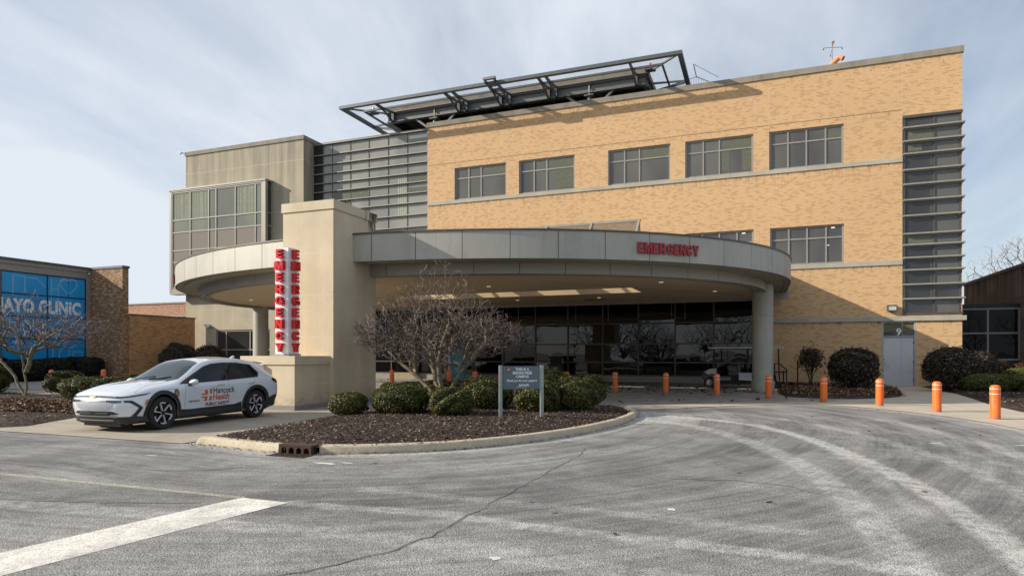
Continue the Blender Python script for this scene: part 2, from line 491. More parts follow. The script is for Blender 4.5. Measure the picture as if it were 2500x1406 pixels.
trk = [([(-3.2, 17.0), (-1.4, 15.9), (-0.18, 13.4), (0.57, 10.99), (0.97, 8.9), (1.08, 7.13), (1.10, 6.19), (1.08, 5.2)], 0.22, 0.36),
       ([(-3.1, 18.2), (-0.6, 17.3), (0.83, 14.7), (1.45, 12.2), (1.82, 10.22), (2.0, 8.59), (2.05, 7.33), (2.05, 6.3), (2.0, 5.0)], 0.17, 0.62),
       ([(-1.8, 20.4), (0.4, 18.6), (1.7, 16.3), (2.53, 13.6), (2.9, 11.48), (3.0, 9.15), (3.0, 6)], 0.16, 0.26),
       ([(0.6, 22.6), (1.69, 21.4), (3.0, 18.9), (3.8, 15.9), (4.1, 13.25), (4.2, 9)], 0.22, 0.28),
       ([(-0.8, 21.3), (1.1, 19.6), (2.6, 16.8), (3.4, 13.6), (3.6, 10)], 0.12, 0.16),
       ([(-2.6, 19.0), (-0.9, 18.3), (0.35, 16.0), (1.1, 13.2), (1.5, 10.4), (1.6, 8)], 0.10, 0.22),
       ([(-5.01, 5.95), (-3.98, 6.05), (-3.06, 6.15), (-2.3, 6.0), (-1.46, 5.97), (0.0, 5.93), (1.2, 5.85)], 0.13, 0.42),
       ([(-5.2, 4.9), (-3.4, 5.2), (-1.8, 5.1), (0, 4.9), (1.6, 4.7)], 0.2, 0.22),
       ([(-9.0, 4.6), (-6.4, 5.0), (-5.0, 5.1)], 0.2, 0.25),
       ([(-4.6, 6.9), (-3.0, 6.9), (-1.0, 6.8), (0.4, 6.75)], 0.14, 0.2),
       ([(-12, 8.2), (-9, 8.2), (-7, 7.9), (-5, 8.0), (-3.6, 9.2), (-2.2, 11.5), (-1.6, 14.0)], 0.3, 0.14)]
TRK = []
for pts, w, a in trk:
    pts = chaikin(pts, 2); TRK.append((pts, w, a))
    d = dist_poly(GX, GY, pts)
    salt += a*np.clip(1.6-(d/w)**2*1.3, 0, 1)*(0.8+0.2*np.cos(d*90))
salt += 0.35*np.exp(-(((GX+2.1)/1.0)**2+((GY-17.2)/1.6)**2))      # frosty patch by the island tip
# fading toward deep foreground dust
salt += 0.12*np.clip((6.5-GY)/3.0, 0, 1)
nx, ny = len(xs), len(ys)
FLOW = [(-30, 9.0), (-14, 9.1)] + [p for p in KERB] + [(-6.5, 20.4), (-12, 20.6)]
FD = np.full(GX.shape, 1e9); FS = np.zeros(GX.shape); acc_ = 0.0
for (ax, ay), (bx, by) in zip(FLOW[:-1], FLOW[1:]):
    dx, dy = bx-ax, by-ay; L2 = dx*dx+dy*dy+1e-12; tt = np.clip(((GX-ax)*dx+(GY-ay)*dy)/L2, 0, 1)
    dd_ = np.hypot(GX-ax-tt*dx, GY-ay-tt*dy); m_ = dd_ < FD
    FD = np.where(m_, dd_, FD); FS = np.where(m_, acc_+tt*math.sqrt(L2), FS); acc_ += math.sqrt(L2)
me = bpy.data.meshes.new('asphalt_drive')
V = np.stack([GX.ravel(), GY.ravel(), np.zeros(GX.size)], 1)
idx = np.arange(nx*ny).reshape(ny, nx)
Fq = np.stack([idx[:-1,:-1].ravel(), idx[:-1,1:].ravel(), idx[1:,1:].ravel(), idx[1:,:-1].ravel()], 1)
me.from_pydata(V.tolist(), [], Fq.tolist())
at = me.attributes.new('salt', 'FLOAT', 'POINT'); at.data.foreach_set('value', np.clip(salt, 0, 1.4).ravel().astype(np.float32))
fa = me.attributes.new('flow', 'FLOAT_VECTOR', 'POINT'); fa.data.foreach_set('vector', np.stack([FS.ravel(), FD.ravel(), np.zeros(FS.size)], 1).ravel().astype(np.float32))
drive = bpy.data.objects.new('road', me); COL.objects.link(drive); structure(drive)

def asphalt(name, attr=True):
    t = NT(name); p = t.pos()
    def rot(v, a, sc):
        n = t.node('ShaderNodeMapping'); t.L(v, n.inputs[0]); n.inputs['Rotation'].default_value = (0, 0, rad(a)); n.inputs['Scale'].default_value = sc
        return n.outputs[0]
    grain = t.noise(p, 42, 3, 0.75); fine = t.noise(p, 110, 2, 0.7); med = t.noise(p, 7, 6, 0.72)
    fv = t.node('ShaderNodeAttribute', attribute_name='flow').outputs['Vector'] if attr else p
    wob = t.node('ShaderNodeVectorMath', operation='MULTIPLY_ADD'); wn_ = t.node('ShaderNodeTexNoise'); t.L(p, wn_.inputs['Vector']); wn_.inputs['Scale'].default_value = 0.45; wn_.inputs['Detail'].default_value = 2
    t.L(wn_.outputs['Color'], wob.inputs[0]); wob.inputs[1].default_value = (0.4, 0.3, 0); t.L(fv, wob.inputs[2]); fv = wob.outputs[0]
    st1 = t.noise(rot(fv, 0, (0.16, 1.9, 1)), 2.2, 9, 0.72, 0.1)
    st2 = t.noise(rot(fv, 2, (0.10, 0.9, 1)), 1.0, 6, 0.62, 0.2)
    st3 = t.noise(rot(fv, -2, (0.35, 7.0, 1)), 2.0, 6, 0.7, 0.0)
    patch = t.noise(p, 0.7, 9, 0.72)
    s = t.rng(st1, 0.40, 0.64, 0.06, 0.26)
    s = t.math('ADD', s, t.rng(st3, 0.42, 0.62, -0.03, 0.06))
    s = t.math('ADD', s, t.rng(st2, 0.42, 0.60, 0.0, 0.13))
    s = t.math('ADD', s, t.rng(patch, 0.43, 0.58, -0.03, 0.15))
    if attr:
        a = t.node('ShaderNodeAttribute', attribute_name='salt').outputs['Fac']
        brk = t.rng(med, 0.40, 0.56, 0.55, 1.12)
        s = t.math('ADD', s, t.math('MULTIPLY', a, brk))
    g = t.math('ADD', t.rng(grain, 0.38, 0.62, -0.5, 0.5), t.rng(med, 0.35, 0.65, -0.18, 0.18))
    s = t.math('MULTIPLY', s, t.math('ADD', 1.0, t.math('MULTIPLY', g, 0.9)), clamp=True)
    base = t.mix(t.rng(fine, 0.35, 0.68), (0.036, 0.0355, 0.034, 1), (0.112, 0.110, 0.106, 1))
    base = t.mix(t.rng(grain, 0.42, 0.62, 0.0, 0.55), base, (0.155, 0.152, 0.146, 1))
    c = t.mix(s, base, (0.52, 0.51, 0.485, 1))
    pit = t.node('ShaderNodeTexVoronoi'); t.L(p, pit.inputs['Vector']); pit.inputs['Scale'].default_value = 34
    pm = t.math('MULTIPLY', t.math('LESS_THAN', pit.outputs['Distance'], 0.24), t.math('GREATER_THAN', t.noise(p, 11, 2), 0.50))
    c = t.mix(t.math('MULTIPLY', pm, 0.55), c, (0.03, 0.03, 0.03, 1))
    vor = t.node('ShaderNodeTexVoronoi'); t.L(p, vor.inputs['Vector']); vor.inputs['Scale'].default_value = 70
    t.bump(vor.outputs['Distance'], 0.7, 0.010)
    return t.set(c, 0.85, spec=0.25)
me.materials.append(asphalt('salted_asphalt'))

# far ground sheet, just under the drive
mb = MB(); mb.quad((-700, -500, -0.006), (700, -500, -0.006), (700, 900, -0.006), (-700, 900, -0.006))
g = mb.build('ground', asphalt('plain_asphalt', False)); structure(g)

def slab_mat(name, col, jw=1.9, dust=0.5):
    t = NT(name); p = t.pos()
    n1 = t.noise(p, 1.1, 5, 0.6); n2 = t.noise(p, 40, 3, 0.7); n3 = t.noise(t.scale(p, (0.7, 2.2, 1)), 1.6, 5, 0.6)
    c = t.mix(t.rng(n1, 0.3, 0.7), tuple(x*0.8 for x in col[:3])+(1,), tuple(x*1.08 for x in col[:3])+(1,))
    c = t.mix(t.rng(n2, 0.3, 0.7, 0, 0.22), c, tuple(x*0.6 for x in col[:3])+(1,))
    c = t.mix(t.rng(n3, 0.5, 0.68, 0, dust), c, (0.55, 0.54, 0.52, 1))
    sp = t.node('ShaderNodeSeparateXYZ'); t.L(p, sp.inputs[0])
    jm = None
    for ax in (0, 1):
        d = t.math('ABSOLUTE', t.math('SUBTRACT', t.math('FRACT', t.math('DIVIDE', sp.outputs[ax], jw)), 0.5))
        m = t.math('LESS_THAN', d, 0.005)
        jm = m if jm is None else t.math('MAXIMUM', jm, m)
    c = t.mix(t.math('MULTIPLY', jm, 0.6), c, tuple(x*0.35 for x in col[:3])+(1,))
    t.bump(n2, 0.15, 0.004)
    return t.set(c, 0.85)
M['slab'] = slab_mat('worn_concrete_slab', (0.36, 0.315, 0.24, 1), 3.1, 0.25)
M['slab_tan'] = slab_mat('tan_concrete_walk', (0.50, 0.435, 0.335, 1), 2.4, 0.35)
M['plaza'] = slab_mat('grey_forecourt_concrete', (0.27, 0.25, 0.22, 1), 4.1, 0.6)

# driveway beneath the car and up to the canopy; apron edge against the asphalt
DRV = [(-20, 9.15), (-15.57, 9.17), (-14.28, 9.2), (-12.94, 9.16), (-11.75, 9.14), (-10.2, 9.14), (-10.1, 10.6), (-10.2, 12.4), (-10.42, 15.2), (-10.5, 20.6), (-31.5, 20.6), (-31.5, 18.6), (-24.0, 17.2), (-19.2, 14.6), (-17.35, 12.6), (-16.55, 11.0), (-16.0, 10.0), (-16.4, 9.45), (-20, 9.4)]
mb = MB(); mb.prism(DRV, 0.0, 0.012, sides=False); o = mb.build('driveway', M['slab']); structure(o)
# covered forecourt
FC = [(-43.5, 20.6), (-4.75, 20.6), (-3.71, 21.35), (-2.02, 22.75), (0.47, 24.3), (2.12, 25.5), (5.0, 27.6), (8.0, 32.0), (8.0, 38.9), (-43.5, 38.9)]
mb = MB(); mb.prism(FC, 0.0, 0.010, sides=False); o = mb.build('forecourt', M['plaza']); structure(o)
# tan flush walk that borders the drive and widens to the right, plus the walk to the door
WALK = [(-10.3, 19.86), (-4.25, 19.86)] + STRIPF[0:] + [(7.4, 9.0), (7.2, 14.0), (7.12, 22.63), (7.11, 25.48), (7.5, 29.0), (7.75, 32.2), (7.72, 37.0), (7.7, 38.9), (6.0, 38.9), (6.0, 33.8), (5.45, 29.4), (2.12, 25.55), (0.47, 24.35), (-2.02, 22.8), (-3.71, 21.4), (-4.75, 20.7), (-10.3, 20.7)]
mb = MB(); mb.prism(WALK, 0.0, 0.016, sides=False); o = mb.build('pavement', M['slab_tan']); structure(o)

def mulch_mat(name, a, b, c):
    t = NT(name); p = t.pos()
    v = t.node('ShaderNodeTexVoronoi', feature='F1'); t.L(t.scale(p, (1, 1.7, 1)), v.inputs['Vector']); v.inputs['Scale'].default_value = 30
    n = t.noise(p, 3, 5, 0.6)
    col = t.mix(t.rng(v.outputs['Color'], 0.2, 0.8), a, b)
    col = t.mix(t.math('GREATER_THAN', t.math('ADD', v.outputs['Color'], t.rng(n, 0.3, 0.7, -0.2, 0.2)), 0.86), col, c)
    t.bump(v.outputs['Distance'], 0.8, 0.02)
    return t.set(col, 0.95, spec=0.2)
M['mulch'] = mulch_mat('dark_bark_mulch', (0.028, 0.019, 0.015, 1), (0.075, 0.050, 0.038, 1), (0.26, 0.19, 0.14, 1))

def mound(poly, h, name, edge=0.5, z=0.02, step=0.22):
    P = np.array(poly); x0, y0 = P.min(0); x1, y1 = P.max(0)
    xs = np.arange(x0, x1+step, step); ys = np.arange(y0, y1+step, step)
    X, Y = np.meshgrid(xs, ys); X = X + rs.uniform(-.3, .3, X.shape)*step*0.5; Y = Y + rs.uniform(-.3, .3, Y.shape)*step*0.5
    inside = np.zeros(X.shape, bool); n = len(poly)
    for i in range(n):
        ax, ay = poly[i]; bx, by = poly[(i+1) % n]
        c = ((ay > Y) != (by > Y)) & (X < (bx-ax)*(Y-ay)/(by-ay+1e-12)+ax)
        inside ^= c
    D = dist_poly(X, Y, list(poly)+[poly[0]])
    pts = [(x, y) for x, y in poly]
    ins = inside & (D > step*0.35)
    vs = [Vector((x, y)) for x, y in poly] + [Vector((a, b)) for a, b in zip(X[ins], Y[ins])]
    hs = [0.0]*n + list(h*np.clip(D[ins]/edge, 0, 1)**0.7 + rs.uniform(-.012, .012, ins.sum()))
    ed = [(i, (i+1) % n) for i in range(n)]
    r = geometry.delaunay_2d_cdt(vs, ed, [list(range(n))], 2, 1e-4)
    mb = MB()
    src = r[3]
    for i, v in enumerate(r[0]):
        hh = hs[src[i][0]] if src[i] else 0.0
        mb.v.append((v.x, v.y, z+hh))
    for f in r[2]: mb.f.append(tuple(f)); mb.m.append(0)
    o = mb.build(name, M['mulch'], smooth=True); structure(o)
    return mb

def inside_pts(poly, n, rng):
    P = np.array(poly); x0, y0 = P.min(0); x1, y1 = P.max(0); out = []
    while len(out) < n:
        X = rng.uniform(x0, x1, n*2); Y = rng.uniform(y0, y1, n*2); ins = np.zeros(X.shape, bool)
        for i in range(len(poly)):
            ax, ay = poly[i]; bx, by = poly[(i+1) % len(poly)]
            ins ^= ((ay > Y) != (by > Y)) & (X < (bx-ax)*(Y-ay)/(by-ay+1e-12)+ax)
        out += list(zip(X[ins], Y[ins]))
    return out[:n]

ISL = [(x, y) for x, y in KERB]
ISL_IN = [(-9.9, 9.5)] + [(x*0.985-0.1, y+0.19) if y < 11 else (x-0.24, y) for x, y in KERB[6:-3]] + [(-4.6, 19.55), (-10.2, 19.6), (-10.3, 15.6), (-10.2, 13.0), (-10.05, 11.0)]
mound(ISL_IN, 0.10, 'planting_bed', 1.2, 0.09)
LB = [(-20, 9.42), (-16.4, 9.5), (-16.05, 10.0), (-16.6, 11.0), (-17.4, 12.6), (-19.3, 14.6), (-24.0, 17.15), (-31.5, 18.5), (-43.5, 19.5), (-43.5, 14.0), (-36, 9.0)]
mound(LB, 0.07, 'planting_bed', 0.8, 0.016, 0.3)
BB = [(0.9, 38.85), (5.95, 38.85), (5.95, 33.8), (5.4, 29.64), (4.3, 27.7), (2.8, 27.1), (1.4, 27.1), (0.75, 28.4), (0.75, 33)]
mound(chaikin(BB, 1, True), 0.14, 'planting_bed', 0.7, 0.018, 0.3)
RB = [(7.8, 38.8), (7.78, 32.2), (7.55, 29.0), (7.16, 25.48), (7.16, 22.63), (7.25, 14.0), (7.4, 9.0), (14, 9), (14, 38.0)]
mound(RB, 0.12, 'planting_bed', 0.7, 0.02, 0.35)

# kerb round the island: a rolled concrete profile swept along the edge
def sweep(path, prof, name, mat, closed=False):
    mb = MB(); n = len(path)
    for i, (x, y) in enumerate(path):
        a = path[max(0, i-1)]; b = path[min(n-1, i+1)]
        d = Vector((b[0]-a[0], b[1]-a[1])).normalized(); nrm = Vector((-d.y, d.x))
        for (u, z) in prof(i/(n-1)) if callable(prof) else prof:
            mb.v.append((x+nrm.x*u, y+nrm.y*u, z))
    k = len(prof(0)) if callable(prof) else len(prof)
    for i in range(n-1):
        for j in range(k-1):
            a = i*k+j; mb.f.append((a, a+k, a+k+1, a+1)); mb.m.append(0)
    return mb
def kprof(t):
    h = 0.15*min(1, max(0.04, t/0.07))
    return [(-0.005, -0.01), (0.01, h*0.75), (0.03, h*0.93), (0.06, h), (0.17, h), (0.19, h*0.9), (0.195, 0.0)]
fine_k = []
for (a, b) in zip(KERB[:-1], KERB[1:]):
    for q in range(3): fine_k.append((a[0]+(b[0]-a[0])*q/3, a[1]+(b[1]-a[1])*q/3))
fine_k.append(KERB[-1])
# the inlet sits between these two arc positions
DR0, DR1 = (-7.68, 8.9), (-7.02, 8.9)
kt = NT('kerb_concrete'); p_ = kt.pos()
kc = kt.mix(kt.rng(kt.noise(p_, 2.2, 6, 0.6), 0.3, 0.7), (0.40, 0.335, 0.235, 1), (0.56, 0.49, 0.37, 1))
kc = kt.mix(kt.rng(kt.noise(p_, 30, 4, 0.7), 0.48, 0.7, 0, 0.5), kc, (0.16, 0.14, 0.11, 1))
ksp = kt.node('ShaderNodeSeparateXYZ'); kt.L(p_, ksp.inputs[0])
kc = kt.mix(kt.math('MULTIPLY', kt.rng(ksp.outputs[2], 0.0, 0.05, 1, 0), kt.rng(kt.noise(p_, 7, 4), 0.4, 0.6, 0.1, 0.8)), kc, (0.12, 0.11, 0.09, 1))
kt.bump(kt.noise(p_, 40, 4, 0.7), 0.25, 0.006)
M['kerb'] = kt.set(kc, 0.88)
segA = [p for p in fine_k if p[0] < DR0[0] and p[1] < 10]
segB = [p for p in fine_k if not (p[0] < DR1[0] and p[1] < 10)]
mb = MB()
for seg, pf in ((segA, lambda t: kprof(t*0.35)), (segB, lambda t: kprof(1))):
    s = sweep(seg, pf, 'kerb', None); n0 = len(mb.v); mb.v += s.v; mb.f += [tuple(i+n0 for i in f) for f in s.f]; mb.m += s.m
back = [(-4.25, 19.8), (-6, 19.84), (-10.3, 19.84)]
s = sweep(back, lambda t: [(-0.02, 0.0), (-0.02, 0.1), (0.05, 0.12), (0.14, 0.12), (0.15, 0.0)], 'kerb', None); n0 = len(mb.v); mb.v += s.v; mb.f += [tuple(i+n0 for i in f) for f in s.f]; mb.m += s.m
left = [(-10.3, 19.8), (-10.36, 15.6), (-10.26, 13.0), (-10.1, 11.0), (-9.98, 9.6)]
s = sweep(left, lambda t: [(-0.05, 0.0), (-0.05, 0.085), (0.07, 0.085), (0.08, 0.0)], 'kerb', None); n0 = len(mb.v); mb.v += s.v; mb.f += [tuple(i+n0 for i in f) for f in s.f]; mb.m += s.m
o = mb.build('kerb', M['kerb'], auto=50); structure(o)

# rusty curb-inlet drain
M['rust'] = plain('rusty_iron', (0.060, 0.034, 0.025, 1), 0.85, 0.3, 0.5, 25)
dr = thing('storm_drain', 'rusty iron kerb inlet with four arched openings', 'drain', (-7.35, 8.95, 0))
mb = MB(); N = 4; w = 0.62; x0 = -7.66
for i in range(N+1):
    xx = x0 + w*i/N; mb.box(xx-0.022, xx+0.022, 8.865, 8.93, 0.0, 0.13)
mb.box(x0-0.03, x0+w+0.03, 8.86, 9.06, 0.125, 0.165)
for i in range(N):
    xa = x0+w*i/N+0.022; xb = x0+w*(i+1)/N-0.022; r = (xb-xa)/2; cx = (xa+xb)/2
    arc = [(cx-r*math.cos(math.pi*k/8), 0.065+0.05*math.sin(math.pi*k/8)) for k in range(9)]
    for k in range(8):
        (ax, az), (bx, bz) = arc[k], arc[k+1]
        mb.quad((ax, 8.866, az), (bx, 8.866, bz), (bx, 8.866, 0.128), (ax, 8.866, 0.128))
mb.build('frame', M['rust'], dr)
mb = MB(); mb.box(x0, x0+w, 8.95, 9.05, 0.0, 0.125); mb.build('opening', M['black'], dr)
mb = MB()
for i in range(8): mb.box(x0-0.04+0.098*i, x0-0.04+0.098*i+0.045, 8.6, 8.86, 0.004, 0.012)
mb.box(x0-0.06, x0+w+0.06, 8.585, 8.6, 0.003, 0.013); mb.build('grate', M['rust'], dr)

# road paint and cracks (thin sheets above the asphalt)
pt = NT('worn_white_paint'); p_ = pt.pos()
wear = pt.rng(pt.noise(p_, 60, 3, 0.7), 0.33, 0.45); w2 = pt.rng(pt.noise(p_, 2.0, 8, 0.75), 0.32, 0.60, 0.42, 1.0)
tr = pt.node('ShaderNodeBsdfTransparent'); ms = pt.node('ShaderNodeMixShader')
pt.L(pt.math('MULTIPLY', wear, w2), ms.inputs[0]); pt.L(tr.outputs[0], ms.inputs[1]); pt.L(pt.b.outputs[0], ms.inputs[2]); pt.L(ms.outputs[0], pt.out.inputs[0])
pt.set(pt.mix(pt.noise(p_, 1.5, 3), (0.84, 0.83, 0.78, 1), (0.78, 0.75, 0.64, 1)), 0.7)
mb = MB(); mb.prism([(-6.35, 1.5), (-5.67, 1.5), (-5.03, 5.96), (-5.72, 5.97)], 0, 0.004, sides=False)
structure(mb.build('road_marking', pt.m))
pt = NT('faded_yellow_paint'); p_ = pt.pos()
wear = pt.rng(pt.noise(p_, 50, 3, 0.7), 0.38, 0.55, 0, 0.75); w2 = pt.rng(pt.noise(p_, 1.5, 5, 0.7), 0.3, 0.6, 0.25, 0.9)
tr = pt.node('ShaderNodeBsdfTransparent'); ms = pt.node('ShaderNodeMixShader')
pt.L(pt.math('MULTIPLY', wear, w2), ms.inputs[0]); pt.L(tr.outputs[0], ms.inputs[1]); pt.L(pt.b.outputs[0], ms.inputs[2]); pt.L(ms.outputs[0], pt.out.inputs[0])
pt.set((0.74, 0.68, 0.50, 1), 0.7)
mb = MB(); mb.quad((-14, 5.84, 0.004), (-5.7, 5.92, 0.004), (-5.7, 6.02, 0.004), (-14, 5.94, 0.004))
structure(mb.build('road_marking', pt.m))
def crackpath(pts, seed, j=0.05):
    r = np.random.RandomState(seed); pts = chaikin(pts, 2); q = []
    for a, b in zip(pts[:-1], pts[1:]):
        L = math.hypot(b[0]-a[0], b[1]-a[1]); n = max(1, int(L/0.12))
        for i in range(n): q.append((a[0]+(b[0]-a[0])*i/n+r.normal()*j*0.35, a[1]+(b[1]-a[1])*i/n+r.normal()*j*0.35))
    return q
CR = [[(-3.7, 12.1), (-3.1, 11.6), (-2.86, 11.04), (-2.83, 9.68), (-2.86, 7.43), (-2.87, 5.95), (-2.88, 4.98), (-3.38, 3.99), (-4.0, 3.3)],
      [(-12, 5.0), (-8.8, 4.75), (-7.0, 5.2), (-5.9, 5.6)], [(-8.4, 6.9), (-7.6, 7.1), (-7.2, 7.6)], [(-1.2, 9.0), (0.2, 9.2), (0.7, 8.6)]]
mb = MB(); mw = MB()
for i, c in enumerate(CR):
    q = crackpath(c, i)
    r = ribbon(q, [0.006+0.010*rs.rand() for _ in q], 0.0055); n0 = len(mb.v); mb.v += r.v; mb.f += [tuple(k+n0 for k in f) for f in r.f]; mb.m += r.m
    r = ribbon(q, [0.015+0.035*rs.rand() for _ in q], 0.0035); n0 = len(mw.v); mw.v += r.v; mw.f += [tuple(k+n0 for k in f) for f in r.f]; mw.m += r.m
structure(mb.build('road_crack', plain('crack_dark', (0.10, 0.095, 0.09, 1), 0.9)))
structure(mw.build('road_crack', plain('crack_dust', (0.25, 0.245, 0.235, 1), 0.9, 0, 0.3, 30)))

def box_parts(name, boxes, mat, parent):
    for b_ in boxes:
        q_ = MB(); q_.box(*b_); q_.build(name, mat, parent)

# ------------------------------------------------------------------ main brick building
YF = 38.9
def wall_holes(mb, x0, x1, z0, z1, holes, Y, depth=0.22, flip=False):
    """wall facing -Y at Y with rectangular openings and their reveals"""
    xs = sorted({x0, x1, *[h[0] for h in holes], *[h[1] for h in holes]})
    zs = sorted({z0, z1, *[h[2] for h in holes], *[h[3] for h in holes]})
    xs = [x for x in xs if x0 <= x <= x1]; zs = [z for z in zs if z0 <= z <= z1]
    for a, b in zip(xs[:-1], xs[1:]):
        for c, d in zip(zs[:-1], zs[1:]):
            mx, mz = (a+b)/2, (c+d)/2
            if any(h[0] < mx < h[1] and h[2] < mz < h[3] for h in holes): continue
            mb.quad((a, Y, c), (b, Y, c), (b, Y, d), (a, Y, d))
    for (a, b, c, d) in holes:
        Y2 = Y+depth
        mb.quad((a, Y, c), (a, Y, d), (a, Y2, d), (a, Y2, c)); mb.quad((b, Y, c), (b, Y2, c), (b, Y2, d), (b, Y, d))
        mb.quad((a, Y, d), (b, Y, d), (b, Y2, d), (a, Y2, d)); mb.quad((a, Y, c), (a, Y2, c), (b, Y2, c), (b, Y, c))

def glazing(name, xs, zs, Y, fw, mframe, mglass, parent, depth=0.07, edge=None, seed=0, tilt=0.0, frame_name='frame', pane_name='pane', skip=None):
    """frame of mullions at xs and rails at zs, panes behind; facing -Y"""
    e = edge or fw
    f = MB()
    for i, x in enumerate(xs):
        w = e if i in (0, len(xs)-1) else fw
        xa, xb = (x, x+w) if i == 0 else ((x-w, x) if i == len(xs)-1 else (x-w/2, x+w/2))
        f.box(xa, xb, Y-0.002*(i % 2), Y+depth, zs[0], zs[-1])
    for j, z in enumerate(zs):
        w = e if j in (0, len(zs)-1) else fw
        za, zb = (z, z+w) if j == 0 else ((z-w, z) if j == len(zs)-1 else (z-w/2, z+w/2))
        f.box(xs[0], xs[-1], Y+0.006, Y+depth-0.004, za, zb)
    fo = f.build(frame_name, mframe, parent)
    r = random.Random(seed); g = MB()
    for j in range(len(zs)-1):
        for i in range(len(xs)-1):
            if skip and (i, j) in skip: continue
            t1, t2 = r.uniform(-tilt, tilt), r.uniform(-tilt, tilt)
            a, b, c, d = xs[i], xs[i+1], zs[j], zs[j+1]; Y0 = Y+depth*0.62
            dy = lambda u, v: Y0 + t1*(u-(a+b)/2) + t2*(v-(c+d)/2)
            g.quad((a, dy(a, c), c), (b, dy(b, c), c), (b, dy(b, d), d), (a, dy(a, d), d))
    go = g.build(pane_name, mglass, parent)
    return fo, go

hosp = thing('hospital_building', 'large tan brick hospital block with bands of grey windows and a flat roof', 'building', (-5, 42, 0))
WX = [(-19.08, -15.36), (-14.48, -10.77), (-8.68, -4.93), (-4.08, -0.35), (0.49, 4.23)]
HO = [(a, b, 11.98, 14.13) for a, b in WX] + [(0.54, 4.25, 6.62, 8.73), (-4.1, -0.33, 6.62, 8.73), (-8.7, -4.9, 6.62, 8.73), (-14.5, -10.8, 6.62, 8.73)]
CG = (6.98, 9.62, 3.74, 14.16); DRH = (6.04, 7.59, 0.0, 3.42); ST = (-21.1, -0.30, 0.0, 5.35)
wb = MB()
wall_holes(wb, -21.1, 9.63, 0.0, 17.08, HO + [CG, DRH, ST], YF)
# side walls, roof and back
wb.quad((9.63, YF, 14.16), (9.63, 62, 14.16), (9.63, 62, 17.08), (9.63, YF, 17.08))
wb.quad((9.63, YF+2.6, 0), (9.63, 62, 0), (9.63, 62, 14.16), (9.63, YF+2.6, 14.16))
wb.quad((9.63, YF, 0), (9.63, YF+2.6, 0), (9.63, YF+2.6, 3.74), (9.63, YF, 3.74))
wb.quad((-21.1, YF, 5.35), (-21.1, YF, 17.08), (-21.1, 62, 17.08), (-21.1, 62, 5.35))
wb.quad((9.63, 62, 0), (-21.1, 62, 0), (-21.1, 62, 17.08), (9.63, 62, 17.08))
wb.build('brick_wall', M['brick'], hosp)
rb = MB(); rb.quad((-30.7, YF+0.4, 16.6), (9.5, YF+0.4, 16.6), (9.5, 62, 16.6), (-30.7, 62, 16.6)); rb.build('roof', M['roofing'], hosp)
cp = MB(); cp.box(-21.16, 9.70, YF-0.07, YF+0.45, 17.08, 17.40)
cp.box(9.24, 9.70, YF+0.45, 62.05, 17.08, 17.397); cp.build('coping', M['coping'], hosp)
for (a, b, z0, z1) in ((-21.1, 6.98, 11.76, 11.98), (-21.1, 6.98, 6.38, 6.62), (-0.30, 6.98, 3.43, 3.67), (6.98, 9.80, 3.432, 3.672)):
    s = MB(); s.box(a, b, YF-(0.10 if z0 < 4 else 0.06), YF+0.1, z0, z1)
    if b > 9: s.box(9.63, 9.802, YF+0.1, YF+4, z0, z1)
    s.build('string_course', M['string'], hosp)
# thin control joints and weep holes
jb = MB()
for x in (-19.12, -15.28, -14.52, -10.7, -8.66, -4.86, -4.1, -0.27, 0.47, 4.28, 6.97):
    for (c, d) in ((0.0 if x > 0 else 5.9, 3.42), (3.67, 6.38), (6.62, 11.76), (11.98, 17.07)):
        if d <= c: continue
        jb.box(x-0.007, x+0.007, YF-0.003, YF+0.002, c, d)
jb.build('control_joint', plain('sealant', (0.62, 0.5, 0.36, 1), 0.8), hosp)
wh = MB(); x = -20.7
while x < 9.4:
    for z in (16.82, 14.42, 11.70, 6.32, 3.37):
        if z < 6 and x < 0: continue
        if z in (14.42,) and x > 6.9: continue
        if z in (11.70, 6.32) and x > 6.9: continue
        wh.box(x-0.012, x+0.012, YF-0.003, YF+0.01, z-0.07, z)
    x += 0.82
wh.box(-21.09, 6.97, YF-0.002, YF+0.01, 14.485, 14.51)
wh.build('weep_hole', M['black'], hosp)

def win(hole, mulls, rail, seed, idx):
    a, b, c, d = hole
    w = bpy.data.objects.new('window', None); COL.objects.link(w); w.parent = hosp
    w.location = Vector(((a+b)/2, YF+0.1, c)) - root_loc(hosp)
    glazing('w', [a+0.01]+mulls+[b-0.01], [c+0.01, rail, d-0.01], YF+0.10, 0.075, M['frame'], M['glass'], w, edge=0.085, seed=seed, tilt=0.004)
    # blinds hanging behind some panes show as paler panels
    return w
for i, (a, b) in enumerate(WX):
    if i < 4: ml = [a+0.27*(b-a), a+0.51*(b-a)] if i != 1 else [a+0.27*(b-a), a+0.5*(b-a)]
    else: ml = [a+0.26*(b-a), a+0.51*(b-a), a+0.765*(b-a)]
    w = win(HO[i], ml, 13.42, i, i)
    if i in (0, 1, 2, 3):
        bl = MB(); bl.box(ml[-1]+0.07, b-0.1, YF+0.137, YF+0.139, 13.48, 14.0)
        if i == 1: bl.box(ml[-1]+0.5, b-0.1, YF+0.137, YF+0.139, 12.15, 13.36)
        if i == 3:
            bl.box(ml[-1]+0.07, ml[-1]+0.55, YF+0.137, YF+0.139, 12.15, 13.36); bl.box(b-0.62, b-0.1, YF+0.137, YF+0.139, 12.15, 13.36)
        bl.build('blind', M['shade_green'], w)
    if i == 4:
        bl = MB(); bl.box(ml[-1]+0.06, b-0.1, YF+0.137, YF+0.139, 13.48, 13.78); bl.build('blind', M['shade_green'], w)
